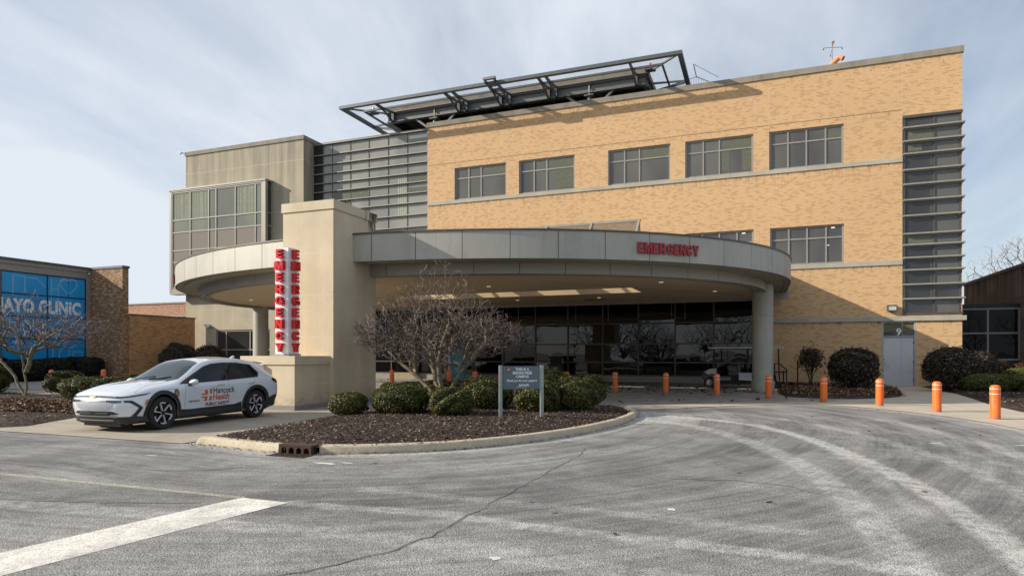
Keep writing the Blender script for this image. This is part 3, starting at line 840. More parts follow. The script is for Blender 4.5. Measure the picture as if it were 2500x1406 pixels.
for i in range(5, 9):
    a, b = HO[i][0], HO[i][1]; ml = [a+0.26*(b-a), a+0.51*(b-a), a+0.765*(b-a)]
    w = win(HO[i], ml, 8.05, i, i)
    if i < 7:
        lm = bpy.data.materials.get('lit_ceiling_lamp')
        if lm is None:
            t = NT('lit_ceiling_lamp'); t.set((0.9, 0.88, 0.8, 1), 0.5); t.b.inputs['Emission Color'].default_value = (1, 0.93, 0.8, 1); t.b.inputs['Emission Strength'].default_value = 0.9; lm = t.m
        box_parts('ceiling_lamp', [(b-0.62, b-0.44, YF+0.136, YF+0.139, 8.56, 8.60), (b-0.82, b-0.72, YF+0.136, YF+0.139, 7.62, 7.65)], lm, w)

# corner glazing with horizontal fins
cgl = bpy.data.objects.new('corner_window', None); COL.objects.link(cgl); cgl.parent = hosp
cgl.location = Vector((8.3, YF, 3.74)) - root_loc(hosp)
FZ = [13.47, 12.76, 12.1, 11.26, 10.51, 9.69, 8.87, 7.93, 7.35, 6.68, 6.04, 5.29, 4.54]
f = MB()
f.box(6.98, 7.10, YF+0.02, YF+0.14, 3.86, 14.02); f.box(8.37, 8.46, YF+0.05, YF+0.13, 3.86, 14.02); f.box(9.50, 9.60, YF+0.05, YF+0.14, 3.86, 14.02)
f.box(6.98, 9.66, YF-0.02, YF+0.14, 14.02, 14.17); f.box(6.98, 9.66, YF-0.04, YF+0.14, 3.74, 3.86)
f.box(9.50, 9.59, YF+0.14, YF+2.6, 3.74, 3.86); f.box(9.50, 9.59, YF+0.14, YF+2.6, 14.02, 14.16)
f.box(9.51, 9.60, YF+1.3, YF+1.38, 3.86, 14.02); f.box(9.50, 9.62, YF+2.5, YF+2.6, 3.86, 14.02)
f.build('frame', M['frame_dark'], cgl)
fn = MB()
for z in FZ:
    fn.cur = 0
    fn.box(7.02, 9.74, YF-0.16, YF+0.03, z+0.0, z+0.075)
    fn.box(9.60, 9.745, YF+0.03, YF+2.5, z+0.002, z+0.073)
    fn.box(7.02, 9.58, YF+0.03, YF+0.07, z-0.06, z+0.0)
fn.build('fin', M['frame'], cgl)
g1 = MB(); g2 = MB(); zz = [14.02]+FZ+[3.86]; rr = random.Random(3)
for i in range(len(zz)-1):
    za, zb = zz[i+1], zz[i]; ti = rr.uniform(-0.004, 0.004)
    g1.quad((7.1, YF+0.10, za), (8.4, YF+0.10, za), (8.4, YF+0.10+ti, zb), (7.1, YF+0.10+ti, zb))
    if i != 12: g2.quad((8.42, YF+0.101, za), (9.52, YF+0.101, za), (9.52, YF+0.101+ti, zb), (8.42, YF+0.101+ti, zb))
    g2.quad((9.56, YF+0.10, za), (9.56, YF+2.55, za), (9.56, YF+2.55, zb), (9.56, YF+0.10, zb))
g1.quad((8.42, YF+0.101, zz[13]), (9.52, YF+0.101, zz[13]), (9.52, YF+0.101, zz[12]), (8.42, YF+0.101, zz[12]))
g1.build('pane', M['glass_corner'], cgl); g2.build('pane', M['glass_corner_b'], cgl)
box_parts('blind', [(7.25, 7.27+1.1*w, YF+0.094, YF+0.096, za, zb) for (za, zb, w) in ((12.90, 13.40, 1.0), (12.3, 12.66, 0.55), (7.42, 7.88, 1.0))] + [(8.27, 8.31, YF+0.094, YF+0.096, z, z+0.5) for z in (9.9, 11.5, 6.1, 5.4, 4.6, 9.0)], M['shade_green'], cgl)

# curtain wall of glass with sunshade fins left of the brick
YC = 39.05
cw = bpy.data.objects.new('curtain_wall', None); COL.objects.link(cw); cw.parent = hosp
cw.location = Vector((-26, YC, 5.35)) - root_loc(hosp)
CX = [-30.66, -29.85, -29.04, -27.48, -25.93, -24.34, -22.8, -21.12]; CZ = [16.96, 16.17, 15.47, 14.8, 14.11, 13.48, 12.76, 12.08, 11.25, 10.42, 9.6, 8.8, 8.0, 7.2, 6.4, 5.5]
glazing('c', CX, sorted(CZ), YC, 0.035, M['frame_dark'], M['glass_curtain'], cw, depth=0.06, seed=5, tilt=0.003)
fn = MB()
for z in CZ[:-1]:
    fn.box(-30.72, -21.16, YC-0.14, YC-0.01, z+0.002, z+0.055)
fn.build('fin', M['frame'], cw)
g = MB(); g.box(-30.64, -29.87, YC-0.004, YC-0.002, 5.6, 16.9); g.build('tower_shade_strip', M['black'], cw)  # tower's shade on the glass, put in as a black sheet
g = MB(); g.box(-21.17, -21.101, YC-0.12, YC+0.1, 5.5, 17.0); g.build('edge_trim', M['frame'], cw)
g = MB(); g.box(-30.7, -21.11, YC-0.02, YC+0.4, 16.99, 17.13); g.build('coping', M['frame_dark'], cw)
box_parts('blind', [(CX[i]+0.08, CX[i+1]-0.08, YC+0.03, YC+0.032, z0, z1) for (i, z0, z1) in ((3, 12.82, 13.44), (2, 12.82, 13.44), (6, 13.52, 14.05), (6, 12.82, 13.2), (2, 12.12, 12.7), (3, 11.3, 12.0))], M['shade_green'], cw)
M['curtain'] = plain('pale_curtain', (0.36, 0.36, 0.28, 1), 0.4)
for z0, z1 in ((12.82, 13.9), (11.3, 12.0), (12.12, 12.7)):
    cu = MB()
    for k in range(5): cu.box(-23.55+k*0.15, -23.47+k*0.15, YC+0.03, YC+0.0315, z0, z1)
    cu.build('curtain', M['curtain'], cw)

# ground-floor glazed storefront under the canopy
sf = bpy.data.objects.new('storefront', None); COL.objects.link(sf); sf.parent = hosp
sf.location = Vector((-15, YF, 0)) - root_loc(hosp)
SX = [-30.6, -28.2, -26.0, -24.0, -21.9, -19.8, -17.75, -15.59, -13.39, -11.23, -9.01, -6.83, -4.67, -2.49, -0.30]
glazing('s', SX, [0.36, 1.2, 2.31, 3.54, 4.94], YF+0.03, 0.085, M['frame_dark'], M['glass_store'], sf, depth=0.12, seed=11, tilt=0.012)
s = MB(); s.box(-30.6, -0.30, YF-0.02, YF+0.2, 0.0, 0.36); s.build('sill', M['frame'], sf)
s = MB(); s.box(-30.6, -0.30, YF+0.01, YF+0.2, 4.94, 5.4); s.build('header', M['black'], sf)
# entrance vestibule frames at the left, part of the storefront
s = MB()
for x in (-22.1, -19.7): s.box(x, x+0.22, YF-0.35, YF+0.03, 0, 4.4)
s.box(-23.9, -22.1, YF-0.33, YF+0.0, 0.0, 0.42)
s.build('door_surround', plain('tan_surround', (0.33, 0.27, 0.17, 1), 0.6), sf)

# service door with transom
dd = bpy.data.objects.new('door', None); COL.objects.link(dd); dd.parent = hosp
dd.location = Vector((6.8, YF+0.08, 0)) - root_loc(hosp)
f = MB(); f.box(6.04, 6.12, YF+0.0, YF+0.16, 0, 3.42); f.box(7.51, 7.59, YF+0.0, YF+0.16, 0, 3.42); f.box(6.12, 7.51, YF+0.003, YF+0.16, 3.34, 3.42)
f.box(6.10, 7.53, YF-0.015, YF+0.16, 2.60, 2.66); f.build('frame', M['door_frame'], dd)
f = MB(); f.box(6.13, 7.50, YF+0.06, YF+0.11, 0.02, 2.585); f.build('leaf', M['door'], dd)
f = MB(); f.box(6.12, 7.51, YF+0.08, YF+0.10, 2.66, 3.34); f.build('transom', M['glass_corner'], dd)
f = MB(); f.box(6.13, 7.50, YF+0.077, YF+0.079, 2.88, 3.33); f.build('transom_blind', plain('brown_blind', (0.13, 0.11, 0.055, 1), 0.5), dd)
f = MB(); f.box(6.20, 6.27, YF+0.035, YF+0.06, 0.95, 1.28); f.beam((6.22, YF+0.02, 1.06), (6.40, YF+0.02, 1.05), 0.03, 0.03); f.build('handle', M['chrome'], dd)
for z in (0.35, 1.27, 2.3):
    f = MB(); f.box(7.475, 7.515, YF+0.045, YF+0.062, z-0.08, z+0.08); f.build('hinge', M['frame_dark'], dd)

def text_mesh(s, size, bold=0.0, extrude=0.0, shear=0.0, align='CENTER', spacing=1.0):
    c = bpy.data.curves.new('txt', 'FONT'); c.body = s; c.size = size; c.offset = bold; c.extrude = extrude; c.shear = shear
    c.align_x = align; c.align_y = 'BOTTOM_BASELINE'; c.space_character = spacing; c.resolution_u = 3
    o = bpy.data.objects.new('txt', c); COL.objects.link(o)
    dg = bpy.context.evaluated_depsgraph_get(); dg.update()
    me = bpy.data.meshes.new_from_object(o.evaluated_get(dg))
    V = [tuple(v.co) for v in me.vertices]; F = [tuple(p.vertices) for p in me.polygons]
    bpy.data.objects.remove(o); bpy.data.curves.remove(c); bpy.data.meshes.remove(me)
    return V, F
def put(mb, VF, fn):
    V, F = VF; n = len(mb.v); mb.v += [tuple(fn(*v)) for v in V]; mb.f += [tuple(i+n for i in f) for f in F]; mb.m += [mb.cur]*len(F)
# block capitals drawn as polygons (bold grotesque), unit height 1
def glyph(ch):
    R = lambda a, b, c, d: [(a, c), (b, c), (b, d), (a, d)]
    s = 0.25
    def arc(cx, cy, ro, ri, rx, a0, a1, n=14):
        o = [(cx+rx*ro*math.cos(a0+(a1-a0)*i/n), cy+ro*math.sin(a0+(a1-a0)*i/n)) for i in range(n+1)]
        w = ro-ri
        q = [(cx+(rx*ro-w)*math.cos(a0+(a1-a0)*i/n), cy+ri*math.sin(a0+(a1-a0)*i/n)) for i in range(n+1)]
        return o + q[::-1]
    P = math.pi
    if ch == 'E': return 0.68, [[(0,0),(0.68,0),(0.68,.21),(s,.21),(s,.40),(0.62,.40),(0.62,.60),(s,.60),(s,.79),(0.66,.79),(0.66,1),(0,1)]]
    if ch == 'M': return 0.92, [[(0,0),(.22,0),(.22,.62),(.37,0),(.55,0),(.70,.62),(.70,0),(.92,0),(.92,1),(.63,1),(.46,.36),(.29,1),(0,1)]]
    if ch == 'N': return 0.76, [[(0,0),(.23,0),(.23,.60),(.51,0),(.76,0),(.76,1),(.53,1),(.53,.42),(.26,1),(0,1)]]
    if ch == 'Y': return 0.80, [[(.275,0),(.525,0),(.525,.40),(.80,1),(.55,1),(.40,.63),(.25,1),(0,1),(.275,.40)]]
    if ch == 'R': return 0.76, [[(0,0),(s,0),(s,.36),(.34,.36),(.49,0),(.76,0),(.59,.41),(.68,.50),(.72,.60),(.72,.76),(.66,.90),(.56,.97),(.44,1),(0,1)], ('hole', [(s,.56),(.40,.56),(.46,.60),(.48,.68),(.46,.76),(.40,.80),(s,.80)])]
    if ch == 'C': return 0.76, [arc(.39,.5,.5,.28,.78,P*0.13,P*1.87)]
    if ch == 'G': return 0.80, [arc(.39,.5,.5,.28,.78,P*0.13,P*1.85), [(.42,.36),(.42,.54),(.80,.54),(.80,0.05),(.64,.05),(.60,.36)]]
def glyph_mb(mb, ch, h, depth, fn):
    """h letter height; fn maps (x, z, d) -> world"""
    w, polys = glyph(ch)
    hole = None
    if len(polys) > 1 and isinstance(polys[1], tuple): hole = polys[1][1]; polys = polys[:1]
    for P in polys:
        loops = [[Vector((x*h, y*h, 0)) for x, y in P]]
        if hole: loops.append([Vector((x*h, y*h, 0)) for x, y in hole[::-1]])
        flat = [p for l in loops for p in l]
        tris = geometry.tessellate_polygon(loops); n = len(mb.v)
        mb.v += [tuple(fn(p.x-w*h/2, p.y, depth)) for p in flat] + [tuple(fn(p.x-w*h/2, p.y, 0)) for p in flat]
        for t in tris: mb.f.append(tuple(n+i for i in t)); mb.m.append(mb.cur)
        k = 0
        for l in loops:
            for i in range(len(l)):
                a = n+k+i; b = n+k+(i+1) % len(l); mb.f.append((a, b, b+len(flat), a+len(flat))); mb.m.append(mb.cur)
            k += len(l)
    return w*h

# number on the transom
V, F = text_mesh('9', 0.50, 0.008)
n9 = MB(); put(n9, (V, F), lambda x, y, z: (6.83+x, YF+0.07, 2.70+y)); n9.build('door_number', M['letter_white'], dd)

# wall flood light
wl_ = thing('wall_light', 'small dark wall pack light fixed on the brick above the grey door', 'light', (6.47, YF, 3.96))
f = MB(); f.box(6.26, 6.68, YF-0.10, YF-0.001, 3.97, 4.26); f.box(6.24, 6.70, YF-0.26, YF-0.10, 3.95, 4.00); f.box(6.24, 6.70, YF-0.26, YF-0.10, 4.22, 4.27); f.box(6.24, 6.28, YF-0.26, YF-0.10, 4.0, 4.22); f.box(6.66, 6.70, YF-0.26, YF-0.10, 4.0, 4.22)
f.build('housing', M['steel_dark'], wl_)
f = MB(); f.box(6.28, 6.66, YF-0.235, YF-0.11, 4.0, 4.22); f.build('lens', plain('frosted_lens', (0.5, 0.52, 0.5, 1), 0.2), wl_)

# ------------------------------------------------------------------ concrete stair tower with bay window
tw = thing('stair_tower', 'beige precast concrete tower block with a square glass bay on its upper floor', 'building', (-36.3, 42, 0))
w = MB()
TW = (-38.87, -33.66, 0.5, 3.52)
wall_holes(w, -41.93, -30.66, 0, 17.15, [TW], 37.9, 0.2)
w.quad((-30.66, 37.9, 0), (-30.66, 39.3, 0), (-30.66, 39.3, 17.15), (-30.66, 37.9, 17.15)); w.quad((-41.93, 46, 0), (-41.93, 37.9, 0), (-41.93, 37.9, 17.15), (-41.93, 46, 17.15))
w.quad((-30.66, 39.3, 5), (-30.66, 46, 5), (-30.66, 46, 17.15), (-30.66, 39.3, 17.15)); w.quad((-30.66, 46, 0), (-41.93, 46, 0), (-41.93, 46, 17.15), (-30.66, 46, 17.15))
w.quad((-41.93, 37.9, 17.15), (-30.66, 37.9, 17.15), (-30.66, 46, 17.15), (-41.93, 46, 17.15))
w.build('wall', M['tower'], tw)
c = MB(); c.box(-41.98, -30.60, 37.83, 38.3, 17.15, 17.44); c.box(-31.0, -30.605, 38.3, 39.9, 17.15, 17.437); c.box(-41.975, -41.6, 38.3, 46, 17.15, 17.437); c.build('coping', M['coping'], tw)
tb = bpy.data.objects.new('bay_window', None); COL.objects.link(tb); tb.parent = tw; tb.location = Vector((-38, 37.5, 6.3)) - root_loc(tw)
BX = [-42.6, -40.72, -38.88, -38.15, -36.29, -34.41, -33.75]; BZ = [6.75, 8.78, 9.67, 11.07, 12.02, 14.2]
glazing('b', BX, BZ, 37.2, 0.075, M['frame'], M['glass_bay'], tb, depth=0.08, edge=0.1, seed=2, tilt=0.003)
f = MB(); f.box(-42.82, -42.6, 37.17, 38.9, 6.5, 14.3); f.box(-33.75, -33.45, 37.17, 37.3, 6.5, 14.3); f.box(-42.86, -33.40, 37.12, 37.89, 14.3, 14.42); f.box(-42.8, -33.46, 37.18, 37.89, 6.3, 6.72)
f.box(-42.6, -33.75, 37.16, 37.25, 14.2, 14.3)
f.box(-33.52, -33.45, 37.3, 37.42, 6.5, 14.3); f.box(-33.52, -33.45, 37.78, 37.89, 6.5, 14.3)
for z in BZ[1:-1]: f.box(-33.5, -33.45, 37.42, 37.78, z-0.035, z+0.035)
f.build('surround', M['frame'], tb)
g = MB(); g.quad((-33.49, 37.42, 6.7), (-33.49, 37.78, 6.7), (-33.49, 37.78, 14.2), (-33.49, 37.42, 14.2)); g.build('side_pane', M['glass_corner'], tb)
g = MB()
for i in range(len(BX)-1):
    g.quad((BX[i]+.05, 37.246, 6.8), (BX[i+1]-.05, 37.246, 6.8), (BX[i+1]-.05, 37.246, 11.03), (BX[i]+.05, 37.246, 11.03))
g.build('spandrel_pane', M['glass_bay_low'], tb)
M['bay_cur'] = plain('faint_green_curtain', (0.25, 0.265, 0.195, 1), 0.15)
for (x0, x1) in ((-42.3, -40.9), (-40.3, -39.1), (-36.1, -34.6)):
    cu = MB(); k = 0; x = x0
    while x < x1: cu.box(x, x+0.12+0.05*(k % 3), 37.2455, 37.2475, 12.08, 14.0); x += 0.22+0.07*(k % 2); k += 1
    cu.build('curtain', M['bay_cur'], tb)
lw = bpy.data.objects.new('window', None); COL.objects.link(lw); lw.parent = tw; lw.location = Vector((-36.3, 38, 0.5)) - root_loc(tw)
glazing('l', [-38.86, -37.9, -35.6, -34.6, -33.67], [0.52, 2.02, 3.5], 37.96, 0.09, M['frame'], M['glass_corner'], lw, edge=0.1, seed=8, tilt=0.01)
# cameras on the tower
for (cx, cy, cz, lab) in ((-41.93, 37.95, 17.35, 'small dome security camera on the top left corner of the concrete tower'), (-39.05, 37.9, 3.75, 'small white security camera on a bracket beside the low tower window')):
    k = thing('security_camera', lab, 'camera', (cx, cy, cz), 'security cameras on the tower')
    f = MB(); f.beam((cx, cy, cz), (cx-0.45, cy-0.15, cz+0.12), 0.05, 0.05); f.build('bracket', M['galv'], k)
    f = MB(); f.tube([(cx-0.45, cy-0.15, cz+0.18), (cx-0.45, cy-0.15, cz-0.0)], [0.09, 0.11], 10); f.tube([(cx-0.58, cy-0.2, cz+0.1), (cx-0.28, cy-0.2, cz+0.1)], 0.05, 8); f.build('housing', M['white_paint'], k)

# ------------------------------------------------------------------ pylon wall with plinth
py = thing('entrance_pylon', 'tall smooth beige stucco wall pier at the canopy with a low plinth in front', 'pylon', (-13.9, 17.6, 0))
f = MB(); f.box(-14.80, -12.80, 17.27, 19.72, 0, 6.37); f.build('wall', M['pylon'], py)
f = MB(); f.box(-14.84, -12.76, 17.23, 19.76, 6.372, 6.67); f.build('coping', M['pylon'], py)
f = MB(); f.box(-14.98, -12.98, 15.64, 17.27, 0, 1.38); f.build('plinth', M['pylon'], py)
f = MB(); f.box(-15.02, -12.94, 15.60, 17.268, 1.382, 1.64); f.build('plinth_cap', M['pylon'], py)
f = MB(); f.box(-15.0, -12.965, 15.62, 17.27, 0, 0.15); f.box(-14.82, -12.78, 17.27, 19.74, 0, 0.16); f.build('base_course', plain('grey_base', (0.25, 0.24, 0.22, 1), 0.9), py)
st = NT('black_mould'); p_ = st.pos()
trn = st.node('ShaderNodeBsdfTransparent'); ms = st.node('ShaderNodeMixShader')
sp_ = st.node('ShaderNodeSeparateXYZ'); st.L(p_, sp_.inputs[0])
fm = st.math('MULTIPLY', st.rng(st.noise(st.scale(p_, (2, 6, 1.2)), 1.0, 6, 0.7), 0.42, 0.6), st.math('MULTIPLY', st.rng(sp_.outputs[1], 18.95, 19.5, 0, 1.2), st.rng(sp_.outputs[2], 5.3, 6.3, 0, 1)), clamp=True)
st.L(fm, ms.inputs[0]); st.L(trn.outputs[0], ms.inputs[1]); st.L(st.b.outputs[0], ms.inputs[2]); st.L(ms.outputs[0], st.out.inputs[0]); st.set((0.02, 0.02, 0.018, 1), 0.9)
f = MB(); f.quad((-12.797, 18.6, 5.0), (-12.797, 19.71, 5.0), (-12.797, 19.71, 6.37), (-12.797, 18.6, 6.37)); f.quad((-12.757, 18.6, 6.38), (-12.757, 19.75, 6.38), (-12.757, 19.75, 6.66), (-12.757, 18.6, 6.66)); f.build('stain', st.m, py)
bx = thing('call_box', 'small white call box on the lit face of the plinth behind the car', 'box', (-14.2, 15.6, 1.0))
f = MB(); f.box(-14.28, -14.12, 15.50, 15.639, 1.02, 1.38); f.build('case', M['white_paint'], bx)
f = MB(); f.box(-14.245, -14.155, 15.494, 15.499, 1.2, 1.3); f.build('display', M['black'], bx)

# vertical emergency sign on the plinth
vs = thing('vertical_sign', 'white square sign post with stacked red EMERGENCY letters standing on the beige plinth', 'sign', (-13.85, 16.35, 1.64))
f = MB(); f.box(-14.10, -13.60, 16.10, 16.60, 1.70, 4.99); f.build('body', M['white_paint'], vs)
f = MB(); f.box(-14.14, -13.56, 16.06, 16.64, 1.642, 1.70); f.build('base_plate', M['galv'], vs)
for face in ('front', 'right', 'left'):
    for k, ch in enumerate('EMERGENCY'):
        z = 4.93-0.362*k-0.27
        mbb = MB()
        if face == 'front': fn = lambda x, y, d: (-13.85+x, 16.10-0.015-d, z+y)
        elif face == 'right': fn = lambda x, y, d: (-13.60+0.015+d, 16.35+x, z+y)
        else: fn = lambda x, y, d: (-14.10-0.015-d, 16.35-x, z+y)
        glyph_mb(mbb, ch, 0.275, 0.13, lambda x, y, d, fn=fn: fn(x*1.18, y, d))
        lo = mbb.build('letter', M['red'], vs)

# ------------------------------------------------------------------ entrance canopy
CXc, CYc, CA, CB = -14.0, 30.4, 15.25, 12.1
can = thing('entrance_canopy', 'wide curved metal canopy over the hospital entrance on round columns', 'canopy', (-14, 30, 0))
HPI = math.pi/2
def ell(a, b, th):
    # front half of an ellipse, then straight sides running back to the building
    if abs(th) <= HPI: return (CXc + a*math.sin(th), CYc - b*math.cos(th))
    return (CXc + a*(1 if th > 0 else -1), CYc + 12.1*(abs(th)-HPI))
def arc_pts(a, b, t0, t1, step):
    th = t0; out = [ell(a, b, th)]; ths = [th]
    fine = np.linspace(t0, t1, 4000); acc = 0; prev = out[0]
    for q in fine[1:]:
        p = ell(a, b, q); acc += math.hypot(p[0]-prev[0], p[1]-prev[1]); prev = p
        if acc >= step: out.append(p); ths.append(q); acc = 0
    return ths
def band(a, b, z0, z1, t0, t1, step, gap, mat, name, th=0.05, curve=None, sub=6):
    ths = arc_pts(a, b, t0, t1, step); ths.append(t1)
    mb = MB(); g = gap/max(a, b)
    for q0, q1 in zip(ths[:-1], ths[1:]):
        if q1-q0 < 0.01: continue
        qs = np.linspace(q0+g/2, q1-g/2, sub+1)
        for u, v in zip(qs[:-1], qs[1:]):
            p, q = ell(a, b, u), ell(a, b, v); pi, qi = ell(a-th, b-th, u), ell(a-th, b-th, v)
            mb.quad((*p, z0), (*q, z0), (*q, z1), (*p, z1)); mb.quad((*pi, z0), (*qi, z0), (*q, z0), (*p, z0)); mb.quad((*p, z1), (*q, z1), (*qi, z1), (*pi, z1))
    return mb
T0, T1 = -1.967, 1.967
band(CA, CB, 4.80, 5.70, T0, T1, 1.56, 0.02, None, 'fascia').build('fascia', M['panel'], can, auto=30)
bk = MB()
def ringstrip(mb, a0, b0, z0, a1, b1, z1, n=160, t0=T0, t1=T1, flip=False):
    q = np.linspace(t0, t1, n+1)
    for u, v in zip(q[:-1], q[1:]):
        A, B, C, D = (*ell(a0, b0, u), z0), (*ell(a0, b0, v), z0), (*ell(a1, b1, v), z1), (*ell(a1, b1, u), z1)
        if flip: mb.quad(D, C, B, A)
        else: mb.quad(A, B, C, D)
ringstrip(bk, CA-0.03, CB-0.03, 4.82, CA-0.03, CB-0.03, 5.69); bk.build('fascia_backing', M['black'], can)
fl = MB(); ringstrip(fl, CA+0.03, CB+0.03, 5.70, CA+0.03, CB+0.03, 5.76); ringstrip(fl, CA+0.03, CB+0.03, 5.76, CA-0.4, CB-0.4, 5.77); ringstrip(fl, CA-0.0, CB-0.0, 5.70, CA+0.03, CB+0.03, 5.70)
fl.build('flashing', M['frame_dark'], can)
# stepped underside from the fascia in to the lower ring
un = MB()
ringstrip(un, CA-0.02, CB-0.02, 4.80, CA-0.22, CB-0.22, 4.80, flip=True)
ringstrip(un, CA-0.22, CB-0.22, 4.80, CA-0.24, CB-0.24, 4.86, flip=True)
ringstrip(un, CA-0.24, CB-0.24, 4.86, CA-0.34, CB-0.34, 4.86, flip=True)
ringstrip(un, CA-0.34, CB-0.34, 4.86, CA-0.36, CB-0.36, 4.80, flip=True)
ringstrip(un, CA-0.36, CB-0.36, 4.80, CA-1.02, CB-1.02, 4.80, flip=True)
un.build('underside', M['panel_dark'], can, auto=30)
IA, IB = CA-1.0, CB-1.0
band(IA, IB, 4.42, 4.80, T0, T1, 1.56, 0.02, None, 'lower').build('lower_band', M['panel_dark'], can, auto=30)
bk = MB(); ringstrip(bk, IA-0.03, IB-0.03, 4.43, IA-0.03, IB-0.03, 4.80); bk.build('lower_backing', M['black'], can)
ri = MB()
ringstrip(ri, IA-0.02, IB-0.02, 4.42, IA-0.2, IB-0.2, 4.42, flip=True); ringstrip(ri, IA-0.2, IB-0.2, 4.42, IA-0.22, IB-0.22, 4.47, flip=True)
ringstrip(ri, IA-0.22, IB-0.22, 4.47, IA-0.3, IB-0.3, 4.47, flip=True); ringstrip(ri, IA-0.3, IB-0.3, 4.47, IA-0.32, IB-0.32, 4.42, flip=True)
ringstrip(ri, IA-0.32, IB-0.32, 4.42, IA-0.5, IB-0.5, 4.42, flip=True); ringstrip(ri, IA-0.5, IB-0.5, 4.42, IA-0.5, IB-0.5, 4.52, flip=True)
ri.build('ring_trim', M['panel_dark'], can, auto=30)
# soffit: grid clipped by the inner ellipse with the skylight well left open; rises gently to the glass
WELL = (-18.2, -5.1, 27.4, 29.8)
YB = 35.2
def zs_(y): return 4.50 + 0.07*max(0.0, min(1.0, (y-24.0)/(YB-24.0)))
so_ = MB()
ye = sorted(set(list(np.linspace(CYc-IB+0.45, YB, 48)) + [WELL[2], WELL[3]]))
for y0, y1 in zip(ye[:-1], ye[1:]):
    def half(y):
        a, b = IA-0.45, IB-0.45
        d = (y-CYc)/b
        w_ = a*math.sqrt(max(0, 1-d*d)) if d < 0 else a
        return w_
    h0, h1 = half(y0), half(y1)
    ym = (y0+y1)/2
    segs = [(CXc-h0, CXc+h0, CXc-h1, CXc+h1)]
    if WELL[2]-1e-6 <= y0 and y1 <= WELL[3]+1e-6:
        segs = [(CXc-h0, WELL[0], CXc-h1, WELL[0]), (WELL[1], CXc+h0, WELL[1], CXc+h1)]
    for (a0, b0, a1, b1) in segs:
        so_.quad((a1, y1, zs_(y1)), (b1, y1, zs_(y1)), (b0, y0, zs_(y0)), (a0, y0, zs_(y0)))
so_.build('soffit', M['soffit'], can, smooth=True)
jl = MB()
for (p, q) in (((-20.5, 24.0), (-13.5, YB-0.2)), ((-7.5, 24.0), (-0.6, 33.5)), ((-14.0, 20.6), (-14.0, 27.0)), ((-24.5, 28), (-18.4, 29.6)), ((-14, 30.3), (-14, 35.0))):
    jl.beam((p[0], p[1], zs_(p[1])-0.004), (q[0], q[1], zs_(q[1])-0.004), 0.02, 0.006)
jl.build('soffit_joint', plain('soffit_joint_brown', (0.2, 0.15, 0.1, 1), 0.8), can)
wm = MB()
x0, x1, y0, y1 = WELL
zt = 5.74
wm.quad((x0, y1, zs_(y1)), (x1, y1, zs_(y1)), (x1, y1, zt), (x0, y1, zt)); wm.quad((x1, y0, zs_(y0)), (x0, y0, zs_(y0)), (x0, y0, zt), (x1, y0, zt))
wm.quad((x0, y0, zs_(y0)), (x0, y1, zs_(y1)), (x0, y1, zt), (x0, y0, zt)); wm.quad((x1, y1, zs_(y1)), (x1, y0, zs_(y0)), (x1, y0, zt), (x1, y1, zt))
for x in (-15.0, -11.75, -8.5): wm.box(x-0.15, x+0.15, y0, y1, 5.0, 5.5)
wm.build('skylight_well', M['soffit'], can)
# roof deck with the well opening
rf = MB()
def halfr(y):
    d = (y-CYc)/(CB-0.02)
    return (CA-0.02)*math.sqrt(max(0, 1-d*d)) if d < 0 else CA-0.02
ye = sorted(set(list(np.linspace(CYc-CB+0.03, YB, 60)) + [y0, y1]))
for a, b in zip(ye[:-1], ye[1:]):
    h0, h1 = halfr(a), halfr(b)
    segs = [(CXc-h0, CXc+h0, CXc-h1, CXc+h1)]
    if y0-1e-6 <= a and b <= y1+1e-6: segs = [(CXc-h0, x0, CXc-h1, x0), (x1, CXc+h0, x1, CXc+h1)]
    for (p0, q0, p1, q1) in segs: rf.quad((p0, a, 5.74), (q0, a, 5.74), (q1, b, 5.74), (p1, b, 5.74))
rf.build('roof', M['roofing'], can)
pr_ = MB(); pr_.box(-29.3, 1.2, YB+0.02, YF-0.01, 4.93, 6.26); pr_.build('unseen_shadow_block', M['frame_dark'], can)  # unseen block added to throw the slanting shadow onto the brick
pr_ = MB(); pr_.box(-29.38, 1.38, YB-0.03, YB+0.018, 4.42, 5.73); pr_.build('back_edge', M['panel_dark'], can)
# lean-to skylight on the roof
sk = bpy.data.objects.new('skylight', None); COL.objects.link(sk); sk.parent = can; sk.location = Vector((-11.6, 28.5, 5.74)) - root_loc(can)
f = MB(); zr = 7.78; yr = 29.3
f.box(x0-0.05, x1+0.06, yr-0.05, yr+0.05, zr-0.08, zr+0.02)
f.box(x0-0.05, x1+0.06, y0-0.1, y0+0.0, 5.75, 5.88)
n = 6
for k in range(n+1):
    x = x0+(x1-x0)*k/n
    f.beam((x, y0-0.05, 5.85), (x, yr, zr-0.02), 0.09, 0.12); f.beam((x, yr, zr-0.05), (x, y1+0.02, 5.8), 0.07, 0.09)
f.build('frame', M['frame'], sk)
g = MB(); g.quad((x0, y0-0.05, 5.86), (x1, y0-0.05, 5.86), (x1, yr, zr-0.03), (x0, yr, zr-0.03)); g.quad((x1, yr+0.01, zr-0.05), (x0, yr+0.01, zr-0.05), (x0, y1+0.03, 5.8), (x1, y1+0.03, 5.8))
g.tri((x1, y0-0.05, 5.86), (x1, y1, 5.8), (x1, yr, zr-0.04)); g.build('pane', M['glass_clear'], sk)
# columns
for (x, y) in ((0.12, 30.85), (-28.12, 30.85)):
    cl = MB(); R = 0.44
    cl.lathe([(R+0.05, 0), (R+0.05, 0.5), (R+0.045, 0.505), (R, 0.52), (R, 1.43), (R-0.012, 1.435), (R-0.012, 1.455), (R, 1.46), (R, 3.38), (R-0.012, 3.385), (R-0.012, 3.405), (R, 3.41), (R, 4.95)], (x, y, 0), 40)
    cl.build('column', M['panel'], can, auto=30)
